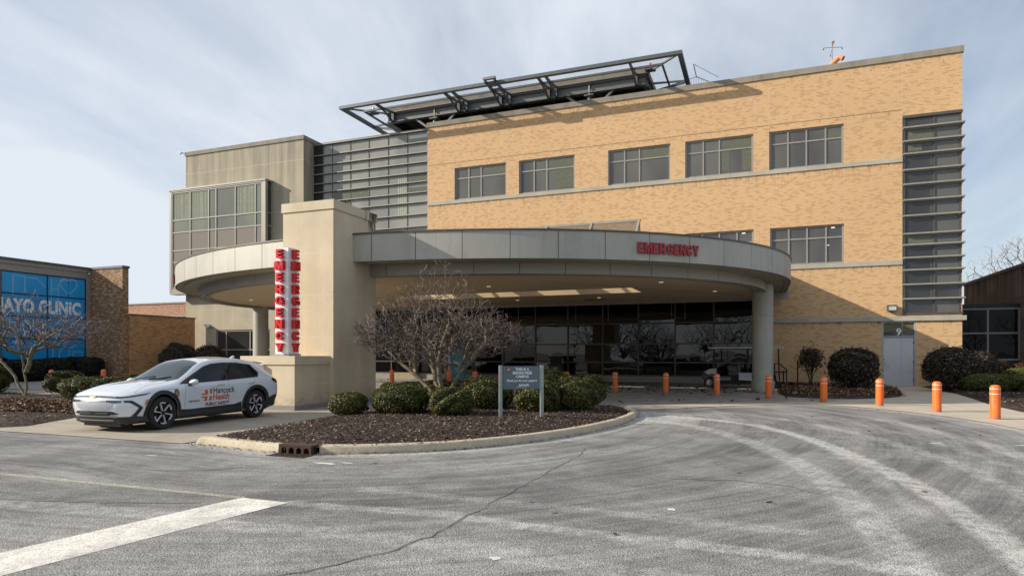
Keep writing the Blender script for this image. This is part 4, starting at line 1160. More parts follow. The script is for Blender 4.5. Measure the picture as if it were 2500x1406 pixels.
# recessed downlights
lamp = NT('downlight_glow'); lamp.set((0.8, 0.75, 0.65, 1), 0.5); lamp.b.inputs['Emission Color'].default_value = (1, 0.85, 0.65, 1); lamp.b.inputs['Emission Strength'].default_value = 0.35
for (x, y) in ((-24.8, 26.5), (-18.6, 24.5), (-10.5, 24.6), (-3.6, 25.6), (-7.6, 32.0), (-1.9, 30.5), (-16.5, 32), (-12.0, 32.0)):
    d = MB(); d.lathe([(0.001, -0.006), (0.06, -0.006), (0.09, -0.012), (0.09, 0.0)], (x, y, zs_(y)-0.004), 16); d.build('downlight', lamp.m, can)
gr = MB(); gr.box(-8.6, -7.5, 33.0, 33.3, zs_(33)-0.02, zs_(33)-0.005); gr.build('vent', M['steel_dark'], can)

# raised letters on the canopy fascia
def fascia_word(center_th, cat_label, mirror=False):
    o = thing('fascia_sign', cat_label, 'sign', (*ell(CA, CB, center_th), 4.95), 'red lettering on the canopy edge')
    ws = [glyph(c)[0]*0.37*0.86 for c in 'EMERGENCY']; gap = 0.024
    tot = sum(ws)+gap*8; s = -tot/2
    for ch, w_ in zip('EMERGENCY', ws):
        mid = s+w_/2; s += w_+gap
        th = center_th; n = 60; acc = 0
        stp = 1 if mid > 0 else -1; p = ell(CA, CB, th)
        while acc < abs(mid):
            th += stp*0.0008; q = ell(CA, CB, th); acc += math.hypot(q[0]-p[0], q[1]-p[1]); p = q
        p = ell(CA+0.03, CB+0.03, th); q = ell(CA+0.03, CB+0.03, th+0.001); tx = Vector((q[0]-p[0], q[1]-p[1], 0)).normalized(); nr = Vector((tx.y, -tx.x, 0))
        mbb = MB(); glyph_mb(mbb, ch, 0.37, 0.05, lambda x, y, d: Vector((p[0], p[1], 5.03+y)) + tx*x*0.86 + nr*d)
        mbb.build('letter', M['red_dark'], o)
TR = math.asin((-2.86-CXc)/CA)
fascia_word(TR, 'dull red EMERGENCY lettering on the canopy edge facing the drive')
fascia_word(-TR-0.10, 'end of a red lettering seen edge-on at the left tip of the canopy')

# ------------------------------------------------------------------ helipad on the roof
hp = thing('helipad', 'grey steel rooftop helipad with an outward safety net all round', 'helipad', (-15.6, 48.6, 17.4))
HX0, HX1, HY0, HY1 = -24.65, -6.5, 39.6, 57.6
d = MB(); d.box(HX0-0.15, HX1+0.15, HY0-0.1, HY1, 18.74, 19.08); d.build('deck', M['deckconc'], hp)
b = MB(); b.box(HX0-0.25, HX1+0.25, HY0-0.34, HY0-0.1, 18.68, 18.74); b.box(HX0, HX1, HY0-0.2, HY0+0.2, 18.60, 18.68); b.box(HX0, HX1, HY0-0.2, HY0+0.2, 18.06, 18.12); b.box(HX0, HX1, HY0-0.02, HY0+0.02, 18.12, 18.60)
for xx in (HX0, HX1):
    b.box(xx-0.2, xx+0.2, HY0+0.2, HY1, 18.60, 18.68); b.box(xx-0.2, xx+0.2, HY0+0.2, HY1, 18.06, 18.12); b.box(xx-0.02, xx+0.02, HY0+0.2, HY1, 18.12, 18.60)
for xx in np.arange(HX0+3, HX1, 3.0): b.box(xx-0.02, xx+0.02, HY0+0.2, HY1, 18.1, 18.7)
b.build('girder', M['steel'], hp)
for xx in (-20.89, -9.98):
    p = MB(); p.tube([(xx, HY0-0.1, 17.0), (xx, HY0-0.1, 17.85)], 0.12, 10); p.box(xx-0.3, xx+0.3, HY0-0.35, HY0+0.15, 17.83, 17.90); p.tube([(xx, HY0-0.13, 17.9), (xx, HY0-0.13, 18.62)], 0.05, 8)
    p.beam((xx-1.5, HY0, 18.06), (xx-0.55, HY0, 17.35), 0.14, 0.14); p.beam((xx+1.5, HY0, 18.06), (xx+0.65, HY0, 17.35), 0.14, 0.14)
    p.build('support_post', M['steel'], hp)
OX0, OX1, OY0, OY1, OZ = -26.92, -4.05, 36.93, 60.0, 18.65
r_ = MB(); W = 0.26
r_.box(OX0, OX1, OY0, OY0+W, OZ-0.2, OZ); r_.box(OX0, OX0+W, OY0+W, OY1, OZ-0.2, OZ-0.002); r_.box(OX1-W, OX1, OY0+W, OY1, OZ-0.2, OZ-0.002)
mi = (OX0+1.2, OX1-1.2, OY0+1.15)
r_.box(mi[0], mi[1], mi[2], mi[2]+0.1, OZ-0.17, OZ-0.05); r_.box(mi[0], mi[0]+0.1, mi[2]+0.1, OY1, OZ-0.17, OZ-0.052); r_.box(mi[1]-0.1, mi[1], mi[2]+0.1, OY1, OZ-0.17, OZ-0.052)
r_.beam((OX0+0.05, OY0+0.05, OZ-0.1), (HX0, HY0, 18.75), 0.1, 0.1); r_.beam((OX1-0.05, OY0+0.05, OZ-0.1), (HX1, HY0, 18.75), 0.1, 0.1)
r_.build('outer_rail', M['steel_dark'], hp)
def bracket(xx, big=False):
    b = MB(); y_out = OY0-0.25 if big else OY0+0.1
    pts = [(y_out, OZ-0.12 + (0.1 if big else 0)), (38.1, 18.55), (38.9, 18.62), (39.4, 18.72)]
    for (ya, za), (yb, zb) in zip(pts[:-1], pts[1:]): b.beam((xx, ya, za), (xx, yb, zb), 0.09, 0.14)
    pts = [(y_out, OZ-0.16 + (0.1 if big else 0)), (38.1, 18.42), (38.85, 18.2), (39.3, 18.02)]
    for (ya, za), (yb, zb) in zip(pts[:-1], pts[1:]): b.beam((xx, ya, za), (xx, yb, zb), 0.09, 0.12)
    b.box(xx-0.09, xx+0.09, 39.28, 39.56, 18.06, 18.66)
    b.build('bracket', M['steel_dark'], hp)
for xx in (-24.12, -18.98, -18.42, -12.62, -12.13, -7.03): bracket(xx)
for xx in (-15.93, -15.3): bracket(xx, True)
box_parts('access_step', [(-16.02, -15.2, OY0-0.35, OY0-0.15, OZ+0.0, OZ+0.14)]+[(-15.9, -15.32, 37.6+0.4*k, 37.72+0.4*k, 18.62, 18.66) for k in range(4)], M['steel'], hp)
for (sx, xa, xb) in ((-1, HX0, OX0), (1, HX1, OX1)):
    for yy in (41.0, 45.0, 49.0, 53.0):
        b = MB(); b.beam((xa, yy, 18.1), (xb-0.05*sx, yy, OZ-0.12), 0.12, 0.14); b.beam((xa, yy, 18.7), (xb-0.05*sx, yy, OZ-0.1), 0.1, 0.1); b.build('bracket', M['steel_dark'], hp)
nt = MB(); zn = OZ-0.07
nt.quad((OX0+W, OY0+W, zn), (OX1-W, OY0+W, zn), (HX1, HY0-0.1, 18.72), (HX0, HY0-0.1, 18.72))
nt.quad((OX0+W, OY1, zn), (OX0+W, OY0+W, zn), (HX0, HY0-0.1, 18.72), (HX0, HY1, 18.72)); nt.quad((OX1-W, OY0+W, zn), (OX1-W, OY1, zn), (HX1, HY1, 18.72), (HX1, HY0-0.1, 18.72))
nt.build('safety_net', M['net'], hp)
for (xx, lab) in ((HX0-0.9, 'left'), (HX1+0.35, 'right')):
    b = MB(); b.box(xx-0.3, xx+0.3, HY0-0.7, HY0-0.2, 18.72, 18.80); b.build('lamp_bracket', M['steel_dark'], hp)
    b = MB(); b.lathe([(0.001, 0.36), (0.07, 0.34), (0.09, 0.2), (0.09, 0.0)], (xx, HY0-0.5, 18.8), 12); b.build('beacon', plain('red_orange_beacon', (0.75, 0.06, 0.02, 1), 0.3), hp)
u = MB(); u.box(HX0+0.3, HX1-0.3, HY0+1.2, HY1, 16.65, 17.9); u.build('under_deck_dark', M['black'], hp)  # dark space under the deck, done as a black box

# stair rail at the helipad's right
rl = thing('roof_railing', 'bluish steel stair railing on the roof right of the helipad', 'railing', (-3.6, 44, 17.4))
b = MB(); M['rail_blue'] = plain('blue_grey_rail', (0.30, 0.36, 0.42, 1), 0.5, 0.3)
for (P, Q) in (((-5.2, 44, 19.75), (-3.9, 44, 19.95)), ((-3.9, 44, 19.95), (-2.2, 44, 19.0)), ((-5.2, 44, 19.0), (-3.9, 44, 19.2)), ((-3.9, 44, 19.2), (-2.2, 44, 18.3)), ((-3.9, 44, 19.95), (-3.9, 42, 19.95)), ((-3.9, 42, 19.95), (-2.4, 42, 18.9)), ((-6.0, 44, 18.7), (-3.9, 44, 18.8))):
    b.beam(P, Q, 0.05, 0.05)
b.build('rail', M['rail_blue'], rl)
b = MB()
for k in range(20):
    x = -5.2+k*0.16; z1 = 19.75+0.2*(x+5.2)/1.3 if x < -3.9 else 19.95-0.95*(x+3.9)/1.7
    b.beam((x, 44, 17.4), (x, 44, z1), 0.03, 0.03)
b.build('baluster', M['rail_blue'], rl)
# windsock and wind frame
wm_ = thing('wind_mast', 'thin mast with four arms and a lamp on the roof beside the windsock', 'mast', (4.25, 45, 16.6))
b = MB(); b.tube([(4.25, 45, 16.6), (4.25, 45, 20.95)], 0.025, 6); b.build('pole', M['steel_dark'], wm_)
b = MB(); b.beam((3.75, 45, 20.98), (4.8, 45, 20.86), 0.025, 0.025); b.beam((4.25, 44.0, 20.92), (4.25, 46.0, 20.92), 0.018, 0.018)
for P in ((3.75, 45, 20.9), (4.8, 45, 20.78), (4.25, 44.0, 20.84), (4.25, 46.0, 20.84)): b.box(P[0]-0.03, P[0]+0.03, P[1]-0.03, P[1]+0.03, P[2]-0.05, P[2]+0.04)
b.build('arm', M['steel_dark'], wm_)
b = MB(); b.tube([(4.25, 45, 21.02), (4.25, 45, 21.3)], [0.045, 0.06], 10); b.build('lamp', plain('red_lamp_glass', (0.4, 0.16, 0.13, 1), 0.3), wm_)
ws = thing('windsock', 'limp orange windsock folded over at the roof edge', 'windsock', (4.5, 45, 17.4))
b = MB(); b.tube([(4.0, 44.5, 19.45), (4.2, 44.5, 19.68), (4.5, 44.5, 19.95), (4.56, 44.5, 20.0)], [0.16, 0.16, 0.15, 0.14], 16)
b.tube([(4.56, 44.5, 20.06), (4.68, 44.45, 19.99), (4.80, 44.4, 19.90)], [0.12, 0.14, 0.15], 16, caps=False); b.build('sleeve', M['orange_flag'], ws, auto=40)
b = MB(); b.lathe([(0.001, 0), (0.19, 0)], (0, 0, 0), 16); 
b2 = MB(); b2.tube([(4.775, 44.42, 19.92), (4.77, 44.42, 19.925)], 0.14, 16); b2.build('opening', plain('dark_red_inside', (0.35, 0.03, 0.02, 1), 0.9), ws)

# ------------------------------------------------------------------ blue-wrapped clinic building at the left
XB = -43.85
cb = thing('clinic_building', 'low building at the left edge with a blue lettered window wall and brown brick pier', 'building', (-48, 25, 0))
YR = [6.0, 12.2, 18.5, 23.3, 25.85, 28.64, 31.2]; ZR = [1.33, 2.70, 4.10, 5.52, 6.88]
bt = NT('blue_window_film'); p_ = bt.pos()
bt.set(bt.mix(bt.rng(bt.noise(p_, 0.25, 2), 0.35, 0.65), (0.004, 0.25, 0.58, 1), (0.02, 0.36, 0.76, 1)), 0.12, 0, 0.5)
M['blue'] = bt.m
M['blue_pale'] = plain('pale_blue_film', (0.13, 0.42, 0.74, 1), 0.15)
bw_ = bpy.data.objects.new('window_wall', None); COL.objects.link(bw_); bw_.parent = cb; bw_.location = Vector((XB, 25, 1.2)) - root_loc(cb)
f = MB()
for j in range(len(YR)-1):
    for k in range(4): f.quad((XB, YR[j], ZR[k]), (XB, YR[j+1], ZR[k]), (XB, YR[j+1], ZR[k+1]), (XB, YR[j], ZR[k+1]))
f.build('pane', M['blue'], bw_)
f = MB()
for z in ZR[1:-1]: f.box(XB-0.02, XB+0.03, YR[0], YR[-1], z-0.035, z+0.035)
for y in YR[1:-1]: f.box(XB-0.02, XB+0.034, y-0.03, y+0.03, ZR[0], ZR[-1])
f.box(XB-0.02, XB+0.036, 31.17, 31.24, 1.2, 6.95); f.box(XB-0.02, XB+0.035, YR[0], 31.17, 1.26, 1.36); f.box(XB-0.02, XB+0.035, YR[0], 31.17, 6.85, 6.92)
f.build('glazing_bar', M['black'], bw_)
f = MB(); f.box(XB-0.05, XB+0.06, 25.68, 25.80, 1.2, 6.92); f.box(XB-0.05, XB+0.05, 31.24, 31.5, 0.9, 7.3); f.box(XB-0.05, XB+0.045, YR[0], 31.24, 6.92, 7.35); f.box(XB-0.05, XB+0.12, YR[0], 31.5, 7.35, 7.58); f.box(XB-0.05, XB+0.07, YR[0], 31.45, 0.98, 1.26)
f.build('frame', plain('grey_cladding', (0.30, 0.29, 0.28, 1), 0.5, 0.3), bw_)
# wall and parapet
f = MB(); f.box(XB-12, XB-0.06, YR[0], 31.5, 0, 7.6); f.box(XB-0.058, XB+0.02, YR[0], 31.48, 0, 0.98); f.build('wall', M['brick_dark'], cb)
f = MB(); f.box(XB-12, XB+0.2, YR[0], 31.6, 7.58, 7.72); f.build('coping', M['steel_dark'], cb)
f = MB(); f.box(XB+0.02, -40.6, 31.5, 31.95, 0, 7.58); f.build('brick_pier', M['brick_dark'], cb)
f = MB(); f.box(XB+0.2, -40.54, 31.44, 32.0, 7.582, 7.74); f.build('pier_coping', M['steel_dark'], cb)
# lettering: on the wall facing +X, text reads with +Y
lt = MB()
def on_wall(x, y, z, y0, z0, off=0.012): return (XB+off, y0+x, z0+y)
V, F = text_mesh('MAYO CLINIC', 1.12, 0.055, spacing=1.06)
xs_ = [v[0] for v in V]; wd = max(xs_)-min(xs_); k = 5.5/wd
put(lt, ([(v[0]*k, v[1], 0) for v in V], F), lambda x, y, z: on_wall(x, y, z, 30.86-2.75, 4.40)); lt.build('lettering', M['letter_white'], bw_)
lt = MB(); V, F = text_mesh('SOLUTIONS', 1.0, 0.0)
k = 3.9/(max(v[0] for v in V)-min(v[0] for v in V)); put(lt, ([(v[0]*k, v[1], 0) for v in V], F), lambda x, y, z: on_wall(x, y, z, 26.6, 3.05)); lt.build('lettering', plain('thin_white_vinyl', (0.5, 0.62, 0.74, 1), 0.4), bw_)
ic = MB()
STK = [0]
def stroke(pts, w=0.11, off=0.008):
    STK[0] += 1; off = off + 0.0004*STK[0]
    P = [Vector((y, z)) for y, z in pts]; cl_ = (P[0]-P[-1]).length < 1e-3
    if cl_: P = P[:-1]
    n = len(P); Ls = []
    for i in range(n):
        a = P[i-1] if (i > 0 or cl_) else None; b = P[(i+1) % n] if (i < n-1 or cl_) else None
        d1 = (P[i]-a).normalized() if a is not None else None; d2 = (b-P[i]).normalized() if b is not None else None
        if d1 is None: d1 = d2
        if d2 is None: d2 = d1
        n1 = Vector((-d1.y, d1.x)); n2 = Vector((-d2.y, d2.x)); m = (n1+n2)
        m = m.normalized() if m.length > 1e-3 else n1
        k = 1/max(0.5, m.dot(n1)); Ls.append((P[i]+m*w/2*k, P[i]-m*w/2*k))
    for i in range(n if cl_ else n-1):
        (a, b), (c, d) = Ls[i], Ls[(i+1) % n]; x = XB+off
        ic.quad((x, a.x, a.y), (x, b.x, b.y), (x, d.x, d.y), (x, c.x, c.y))
hc = (30.05, 6.3)
hp_ = []
for i in range(41):
    q = 2*math.pi*i/40
    hp_.append((hc[0]+0.036*16*math.sin(q)**3, hc[1]+0.04*(13*math.cos(q)-5*math.cos(2*q)-2*math.cos(3*q)-math.cos(4*q))))
stroke(hp_, 0.12)
stroke([(26.55, 5.6), (26.55, 6.65), (27.25, 6.65), (27.25, 5.6)]); stroke([(27.3, 6.6), (28.0, 6.6), (28.5, 6.1)], 0.09)
stroke([(28.9, 4.4), (28.9, 6.7)], 0.09); stroke([(28.95, 6.0), (29.35, 6.0)], 0.08); stroke([(29.35, 4.6), (29.35, 6.3), (29.6, 6.6), (29.9, 6.7)], 0.09)
stroke([(29.6, 3.95), (30.45, 3.95), (30.45, 3.4)]); stroke([(30.5, 3.7), (30.7, 3.7), (30.95, 3.4), (30.95, 2.9), (30.65, 2.9)], 0.1); stroke([(30.35, 2.9), (29.6, 2.9)], 0.1)
stroke([(30.5+0.12*math.cos(i*math.pi/6), 2.9+0.14*math.sin(i*math.pi/6)) for i in range(13)], 0.07)
stroke([(30.45, 1.45), (30.45, 1.55), (30.35, 1.55), (30.35, 1.85), (31.0, 1.85), (31.0, 1.55), (30.9, 1.55), (30.9, 1.45)], 0.08)
stroke([(29.0, 1.4), (29.0, 2.1)], 0.1); stroke([(29.4, 1.4), (29.45, 1.9), (29.8, 2.2)], 0.1); stroke([(30.1, 1.4), (30.1, 2.1)], 0.08)
stroke([(26.3, 2.2), (27.0, 2.0), (27.8, 2.3)], 0.09); stroke([(30.95, 4.4), (30.95, 5.2)], 0.07); stroke([(30.2, 5.0), (29.9, 5.0), (29.75, 4.8)], 0.08)
ic.build('line_graphic', M['blue_pale'], bw_)

# low brown wall that links it to the tower
lw_ = thing('garden_wall', 'plain orange brown brick wall running back between the brick pier and the beige tower', 'wall', (-40.7, 34.2, 0))
f = MB(); f.box(-40.95, -40.45, 31.96, 37.4, 0, 4.38); f.build('wall', M['brick_orange'], lw_)
f = MB(); f.box(-41.0, -40.40, 31.96, 37.45, 4.38, 4.47); f.build('coping', M['steel_dark'], lw_)
rbk = thing('rear_wing', 'pinkish brick wing with a window strip seen between the brown wall and the tower', 'building', (-70, 66, 0))
f = MB(); f.box(-92, -55, 62, 72, 0, 8.2); f.build('wall', M['brick_pink'], rbk)
f = MB(); f.box(-92.1, -54.9, 61.9, 72, 8.2, 8.38); f.build('coping', M['coping'], rbk)
f = MB(); f.box(-75.5, -60, 61.93, 61.98, 5.3, 6.5); f.build('window', M['glass_corner'], rbk)
f = MB()
for k in range(15): f.box(-75.5+k*1.05, -75.42+k*1.05, 61.88, 61.93, 5.3, 6.5)
f.box(-75.6, -60, 61.86, 61.925, 6.5, 6.62); f.build('window_frame', M['frame'], rbk)

# ------------------------------------------------------------------ right-hand wing with glazed link
lk = thing('glazed_link', 'dark glazed link between the tan brick corner and the purple brown wing', 'building', (11.5, 42, 0))
glazing('k', [9.66, 11.55, 13.0], [1.35, 2.83, 4.2], 41.9, 0.09, plain('dull_link_frame', (0.16, 0.155, 0.15, 1), 0.5), glass_mat('dim_link_glass', (0.008, 0.008, 0.009, 1), None, 1.22, 0.0, bump=0.1), lk, edge=0.1, seed=21, tilt=0.02)
f = MB(); f.box(9.66, 13.0, 41.88, 45, 4.2, 4.42); f.build('roof_edge', M['black'], lk)
f = MB(); f.box(9.66, 13.0, 41.92, 42.1, 0, 1.35); f.build('base_wall', M['black'], lk)
f = MB(); f.box(12.25, 12.29, 42.3, 42.34, 1.4, 4.1)
for k in range(11): f.box(12.55, 12.85, 42.4, 42.6, 1.5+k*0.24, 1.55+k*0.24)
f.build('vent_stack', M['frame'], lk)
rw = thing('brown_wing', 'purplish brown block wing with streaked stains at the right edge', 'building', (20, 45, 0))
bt = NT('stained_brown_block'); p_ = bt.pos(); sp_ = bt.node('ShaderNodeSeparateXYZ'); bt.L(p_, sp_.inputs[0])
cm_ = bt.node('ShaderNodeCombineXYZ'); bt.L(sp_.outputs[1], cm_.inputs[0]); bt.L(sp_.outputs[2], cm_.inputs[1])
brk_ = bt.node('ShaderNodeTexBrick'); bt.L(cm_.outputs[0], brk_.inputs['Vector']); brk_.inputs['Scale'].default_value = 1; brk_.inputs['Brick Width'].default_value = 1.2; brk_.inputs['Row Height'].default_value = 0.6; brk_.inputs['Mortar Size'].default_value = 0.008
brk_.inputs['Color1'].default_value = (0.17, 0.128, 0.12, 1); brk_.inputs['Color2'].default_value = (0.235, 0.18, 0.165, 1); brk_.inputs['Mortar'].default_value = (0.16, 0.12, 0.11, 1)
stn = bt.math('MULTIPLY', bt.rng(bt.noise(bt.scale(p_, (1, 1.4, 0.05)), 1.6, 4, 0.7), 0.4, 0.58), bt.rng(sp_.outputs[2], 4.2, 6.2, 0, 1))
c_ = bt.mix(stn, brk_.outputs['Color'], (0.045, 0.035, 0.033, 1)); c_ = bt.mix(bt.math('MULTIPLY', bt.rng(bt.noise(bt.scale(p_, (1, 3.0, 0.08)), 1.3, 3, 0.6), 0.52, 0.62), bt.rng(sp_.outputs[2], 4.6, 6.2, 0, 0.6)), c_, (0.24, 0.2, 0.18, 1))
bt.set(c_, 0.9)
f = MB(); f.box(13.0, 30, 41.2, 52.1, 0, 6.32); f.build('wall', bt.m, rw)
f = MB(); f.box(12.93, 30, 41.1, 52.2, 6.32, 6.5); f.build('coping', plain('dark_purple_coping', (0.09, 0.075, 0.085, 1), 0.6), rw)

# ------------------------------------------------------------------ bollards
bl0 = thing('bollard', '', 'bollard', (0, 0, 0), 'orange bollards along the forecourt edge')
f = MB(); R = 0.118
f.lathe([(R, 0), (R, 0.80), (R-0.006, 0.845), (R-0.03, 0.875), (R-0.07, 0.888), (0.001, 0.892)], (0, 0, 0), 28); f.build('post', M['orange'], bl0, auto=50)
for z in (0.655, 0.785): f = MB(); f.lathe([(R+0.002, z), (R+0.002, z+0.013)], (0, 0, 0), 28); f.build('reflective_band', M['letter_white'], bl0, smooth=True)
BOL = [(-33.48, 22.06, 'leftmost orange bollard, behind the round shrubs below the blue windows'), (-31.79, 23.59, 'orange bollard in front of the brown brick pier above the car bonnet'),
 (-17.81, 28.96, 'orange bollard just right of the stucco pylon behind the low tree branch'), (-14.72, 29.4, 'orange bollard seen between the stems of the bare tree'),
 (-12.53, 27.74, 'orange bollard between the bare tree and the smoke free sign'), (-8.23, 28.32, 'orange bollard half hidden by the clipped shrubs right of the smoke free sign'),
 (-6.02, 28.49, 'first orange bollard clear of the island shrubs to the right'), (-3.8, 28.38, 'orange bollard in front of the dark glass midway between the shrubs and the golf cart'),
 (-1.63, 27.46, 'orange bollard directly in front of the golf cart'), (0.31, 26.4, 'orange bollard in front of the round canopy column'),
 (2.1, 25.09, 'orange bollard in front of the mulch bed right of the column'), (3.65, 23.96, 'orange bollard just left of the grey service door'),
 (4.83, 22.03, 'orange bollard just right of the grey service door'), (5.7, 20.1, 'rightmost and nearest orange bollard on the tan walk')]
for i, (x, y, lab) in enumerate(BOL):
    o = bl0 if i == 0 else copy_tree(bl0)
    o.location = (x, y, 0.012); o['label'] = lab; o.rotation_euler = (rad(0.6*math.sin(i*2.1)), rad(0.7*math.cos(i*1.7)), i)

# ------------------------------------------------------------------ smoke-free sign
sg = thing('notice_sign', 'slate blue smoke free campus sign on two steel posts in the mulch island', 'sign', (-5.31, 14.42, 0.09))
def sgp(x, y, z):     # local: x along the panel, y outward toward the road
    d = Vector((0.86, 0.52, 0)).normalized(); n = Vector((d.y, -d.x, 0)); c = Vector((-5.31, 14.42, 0))
    return c + d*x + n*y + Vector((0, 0, z))
M['sign_post'] = plain('pale_painted_steel', (0.32, 0.37, 0.37, 1), 0.4, 0.3); M['sign_panel'] = plain('slate_blue_panel', (0.115, 0.155, 0.18, 1), 0.4, 0.1, 0.06)
Msg = Matrix.Translation(Vector((-5.31, 14.42, 0))) @ Matrix.Rotation(math.atan2(0.52, 0.86), 4, 'Z')
for sx in (-0.50, 0.50):
    f = MB(); f.box(sx-0.038, sx+0.038, -0.038, 0.038, 0.05, 1.43, Msg); f.build('post', M['sign_post'], sg)
f = MB(); f.box(-0.44, 0.44, -0.02, 0.02, 0.865, 1.41, Msg); f.build('panel', M['sign_panel'], sg)
tx = MB()
def st(s, size, x, z, bold=0.0, shear=0, wfit=None, al='CENTER'):
    V, F = text_mesh(s, size, bold, shear=shear, align=al)
    k = 1.0
    if wfit: k = wfit/(max(v[0] for v in V)-min(v[0] for v in V))
    return ([(v[0]*k, v[1], 0) for v in V], F)
for (s_, sz, x, z, b_, sh, wf) in (('THIS IS A', 0.086, 0.02, 1.308, 0.003, 0, 0.33), ('SMOKE FREE', 0.086, 0.02, 1.222, 0.003, 0, 0.47), ('CAMPUS', 0.086, 0.02, 1.136, 0.003, 0, 0.31), ('Thank you for your support', 0.075, 0.0, 1.045, 0.002, 0.3, 0.74), ('ancock', 0.088, 0.06, 0.94, 0.003, 0, 0.26), ('Regional Hospital', 0.035, 0.0, 0.905, 0.0, 0, 0.24)):
    put(tx, st(s_, sz, x, z, b_, sh, wf), lambda X, Y, Z: sgp(x+X, 0.0235, z+Y))
tx.build('lettering', M['letter_white'], sg)
lg = MB()
for (a, b, c, d) in ((-0.145, -0.12, 0.975, 1.005), (-0.112, -0.10, 0.975, 1.02), (-0.145, -0.12, 0.94, 0.965), (-0.112, -0.10, 0.93, 0.965)): lg.box(a, b, -0.0235, -0.0205, c, d, Msg)
lg.build('logo_mark', plain('rust_mark', (0.25, 0.12, 0.07, 1), 0.5), sg)
sm = MB()
for k in range(32):
    a0, a1 = 2*math.pi*k/32, 2*math.pi*(k+1)/32
    P = lambda r, a: sgp(-0.318+r*math.cos(a), 0.0245, 1.325+r*math.sin(a))
    sm.quad(P(0.044, a0), P(0.044, a1), P(0.058, a1), P(0.058, a0))
a = math.radians(-45); n_ = (0.006*math.sin(a), -0.006*math.cos(a))
sm.quad(*[sgp(-0.318+r*math.cos(a)+s*n_[0], 0.025, 1.325+r*math.sin(a)+s*n_[1]) for r, s in ((-0.046, -1), (0.046, -1), (0.046, 1), (-0.046, 1))])
sm.build('no_smoking_ring', plain('maroon', (0.26, 0.01, 0.03, 1), 0.5), sg)
sm = MB(); sm.box(-0.355, -0.285, -0.0237, -0.0207, 1.312, 1.328, Msg); sm.box(-0.30, -0.285, -0.0237, -0.0207, 1.333, 1.35, Msg); sm.box(-0.318, -0.303, -0.0237, -0.0207, 1.338, 1.36, Msg)
sm.build('cigarette_symbol', M['letter_white'], sg)

# ------------------------------------------------------------------ things under the canopy
ki = thing('poster_stand', 'tall teal poster panel standing by the glass behind the bare tree', 'poster', (-17.4, 36, 0))
f = MB(); f.box(-17.92, -16.98, 35.98, 36.06, 0.12, 2.05); f.build('board', plain('teal_poster', (0.02, 0.24, 0.32, 1), 0.35), ki)
f = MB(); f.box(-18.1, -17.93, 35.96, 36.16, 0.0, 2.1); f.box(-17.97, -16.93, 35.965, 36.075, 0.1, 0.12); f.build('frame', M['galv'], ki)
f = MB(); V, F = text_mesh('CARE', 0.3, 0.01); put(f, (V, F), lambda x, y, z: (-17.45+x, 35.975, 1.62+y)); f.build('lettering', plain('pale_print', (0.25, 0.5, 0.55, 1), 0.5), ki)
f = MB()
for i in range(24):
    q0, q1 = 2*math.pi*i/24, 2*math.pi*(i+1)/24
    H = lambda q, s: (-17.45+0.009*s*16*math.sin(q)**3, 35.974, 0.75+0.009*s*(13*math.cos(q)-5*math.cos(2*q)-2*math.cos(3*q)))
    f.quad(H(q0, 0.8), H(q1, 0.8), H(q1, 1.0), H(q0, 1.0))
f.build('heart_print', M['letter_white'], ki)
tc = thing('waste_bin', 'brown and black litter bin against the dark glass behind the shrubs', 'bin', (-11.6, 37.6, 0))
f = MB(); f.box(-11.95, -11.2, 37.3, 37.9, 0.02, 1.0); f.build('body', plain('brown_bin', (0.09, 0.05, 0.035, 1), 0.6), tc)
f = MB(); f.box(-12.02, -11.13, 37.25, 37.95, 1.0, 1.12); f.box(-11.9, -11.3, 37.45, 37.75, 1.12, 1.45); f.box(-12.0, -11.15, 37.3, 37.9, 1.45, 1.55); f.build('hood', M['black'], tc)
hr = thing('bicycle_rack', 'black tube bicycle rack against the brick wall right of the column', 'rack', (1.2, 37.8, 0))
f = MB()
for (P) in ([(0.75, 37.9, 0.1), (0.75, 37.9, 1.2), (0.95, 37.9, 1.2), (1.35, 37.9, 0.85), (1.35, 37.9, 0.12), (1.95, 37.9, 0.12)], [(1.9, 37.9, 0.1), (1.9, 37.9, 1.35)], [(0.75, 37.9, 0.72), (1.32, 37.9, 0.74)], [(1.2, 37.9, 0.8), (1.2, 37.9, 0.1)]):
    f.tube(P, 0.035, 8)
f.build('frame', M['black'], hr)

# golf cart, facing left, part hidden by the column
gc = thing('golf_cart', 'black six seat golf cart with a flat roof parked under the canopy', 'golf cart', (-0.8, 34.4, 0))
CYg = 34.4
f = MB(); f.box(-2.35, 1.0, CYg-0.55, CYg+0.55, 0.20, 0.34); f.box(-1.35, -0.62, CYg-0.5, CYg+0.5, 0.34, 0.66); f.box(-0.1, 0.75, CYg-0.5, CYg+0.5, 0.34, 0.66); f.build('chassis', M['black'], gc)
f = MB()
prof = [(-2.72, 0.42), (-2.74, 0.62), (-2.62, 0.82), (-2.35, 0.93), (-2.05, 0.97), (-2.0, 0.6), (-1.95, 0.3), (-2.15, 0.3), (-2.2, 0.5), (-2.35, 0.62), (-2.55, 0.6), (-2.66, 0.4)]
Mx = Matrix(((1,0,0,0),(0,0,-1,CYg+0.52),(0,1,0,0),(0,0,0,1)))
f.prism(prof, 0.0, 1.04, Mx, bottom=True); f.build('front_cowl', plain('gloss_black_cowl', (0.02, 0.021, 0.022, 1), 0.15, 0, coat=0.8), gc, auto=50)
f = MB(); f.prism([(-2.6, 0.80), (-2.36, 0.95), (-2.05, 0.99), (-2.04, 0.76), (-2.45, 0.68)], 0, 0.012, Matrix(((1,0,0,0),(0,0,-1,CYg-0.52),(0,1,0,0),(0,0,0,1))), bottom=True); f.build('side_decal', plain('silver_decal', (0.4, 0.41, 0.42, 1), 0.3), gc)
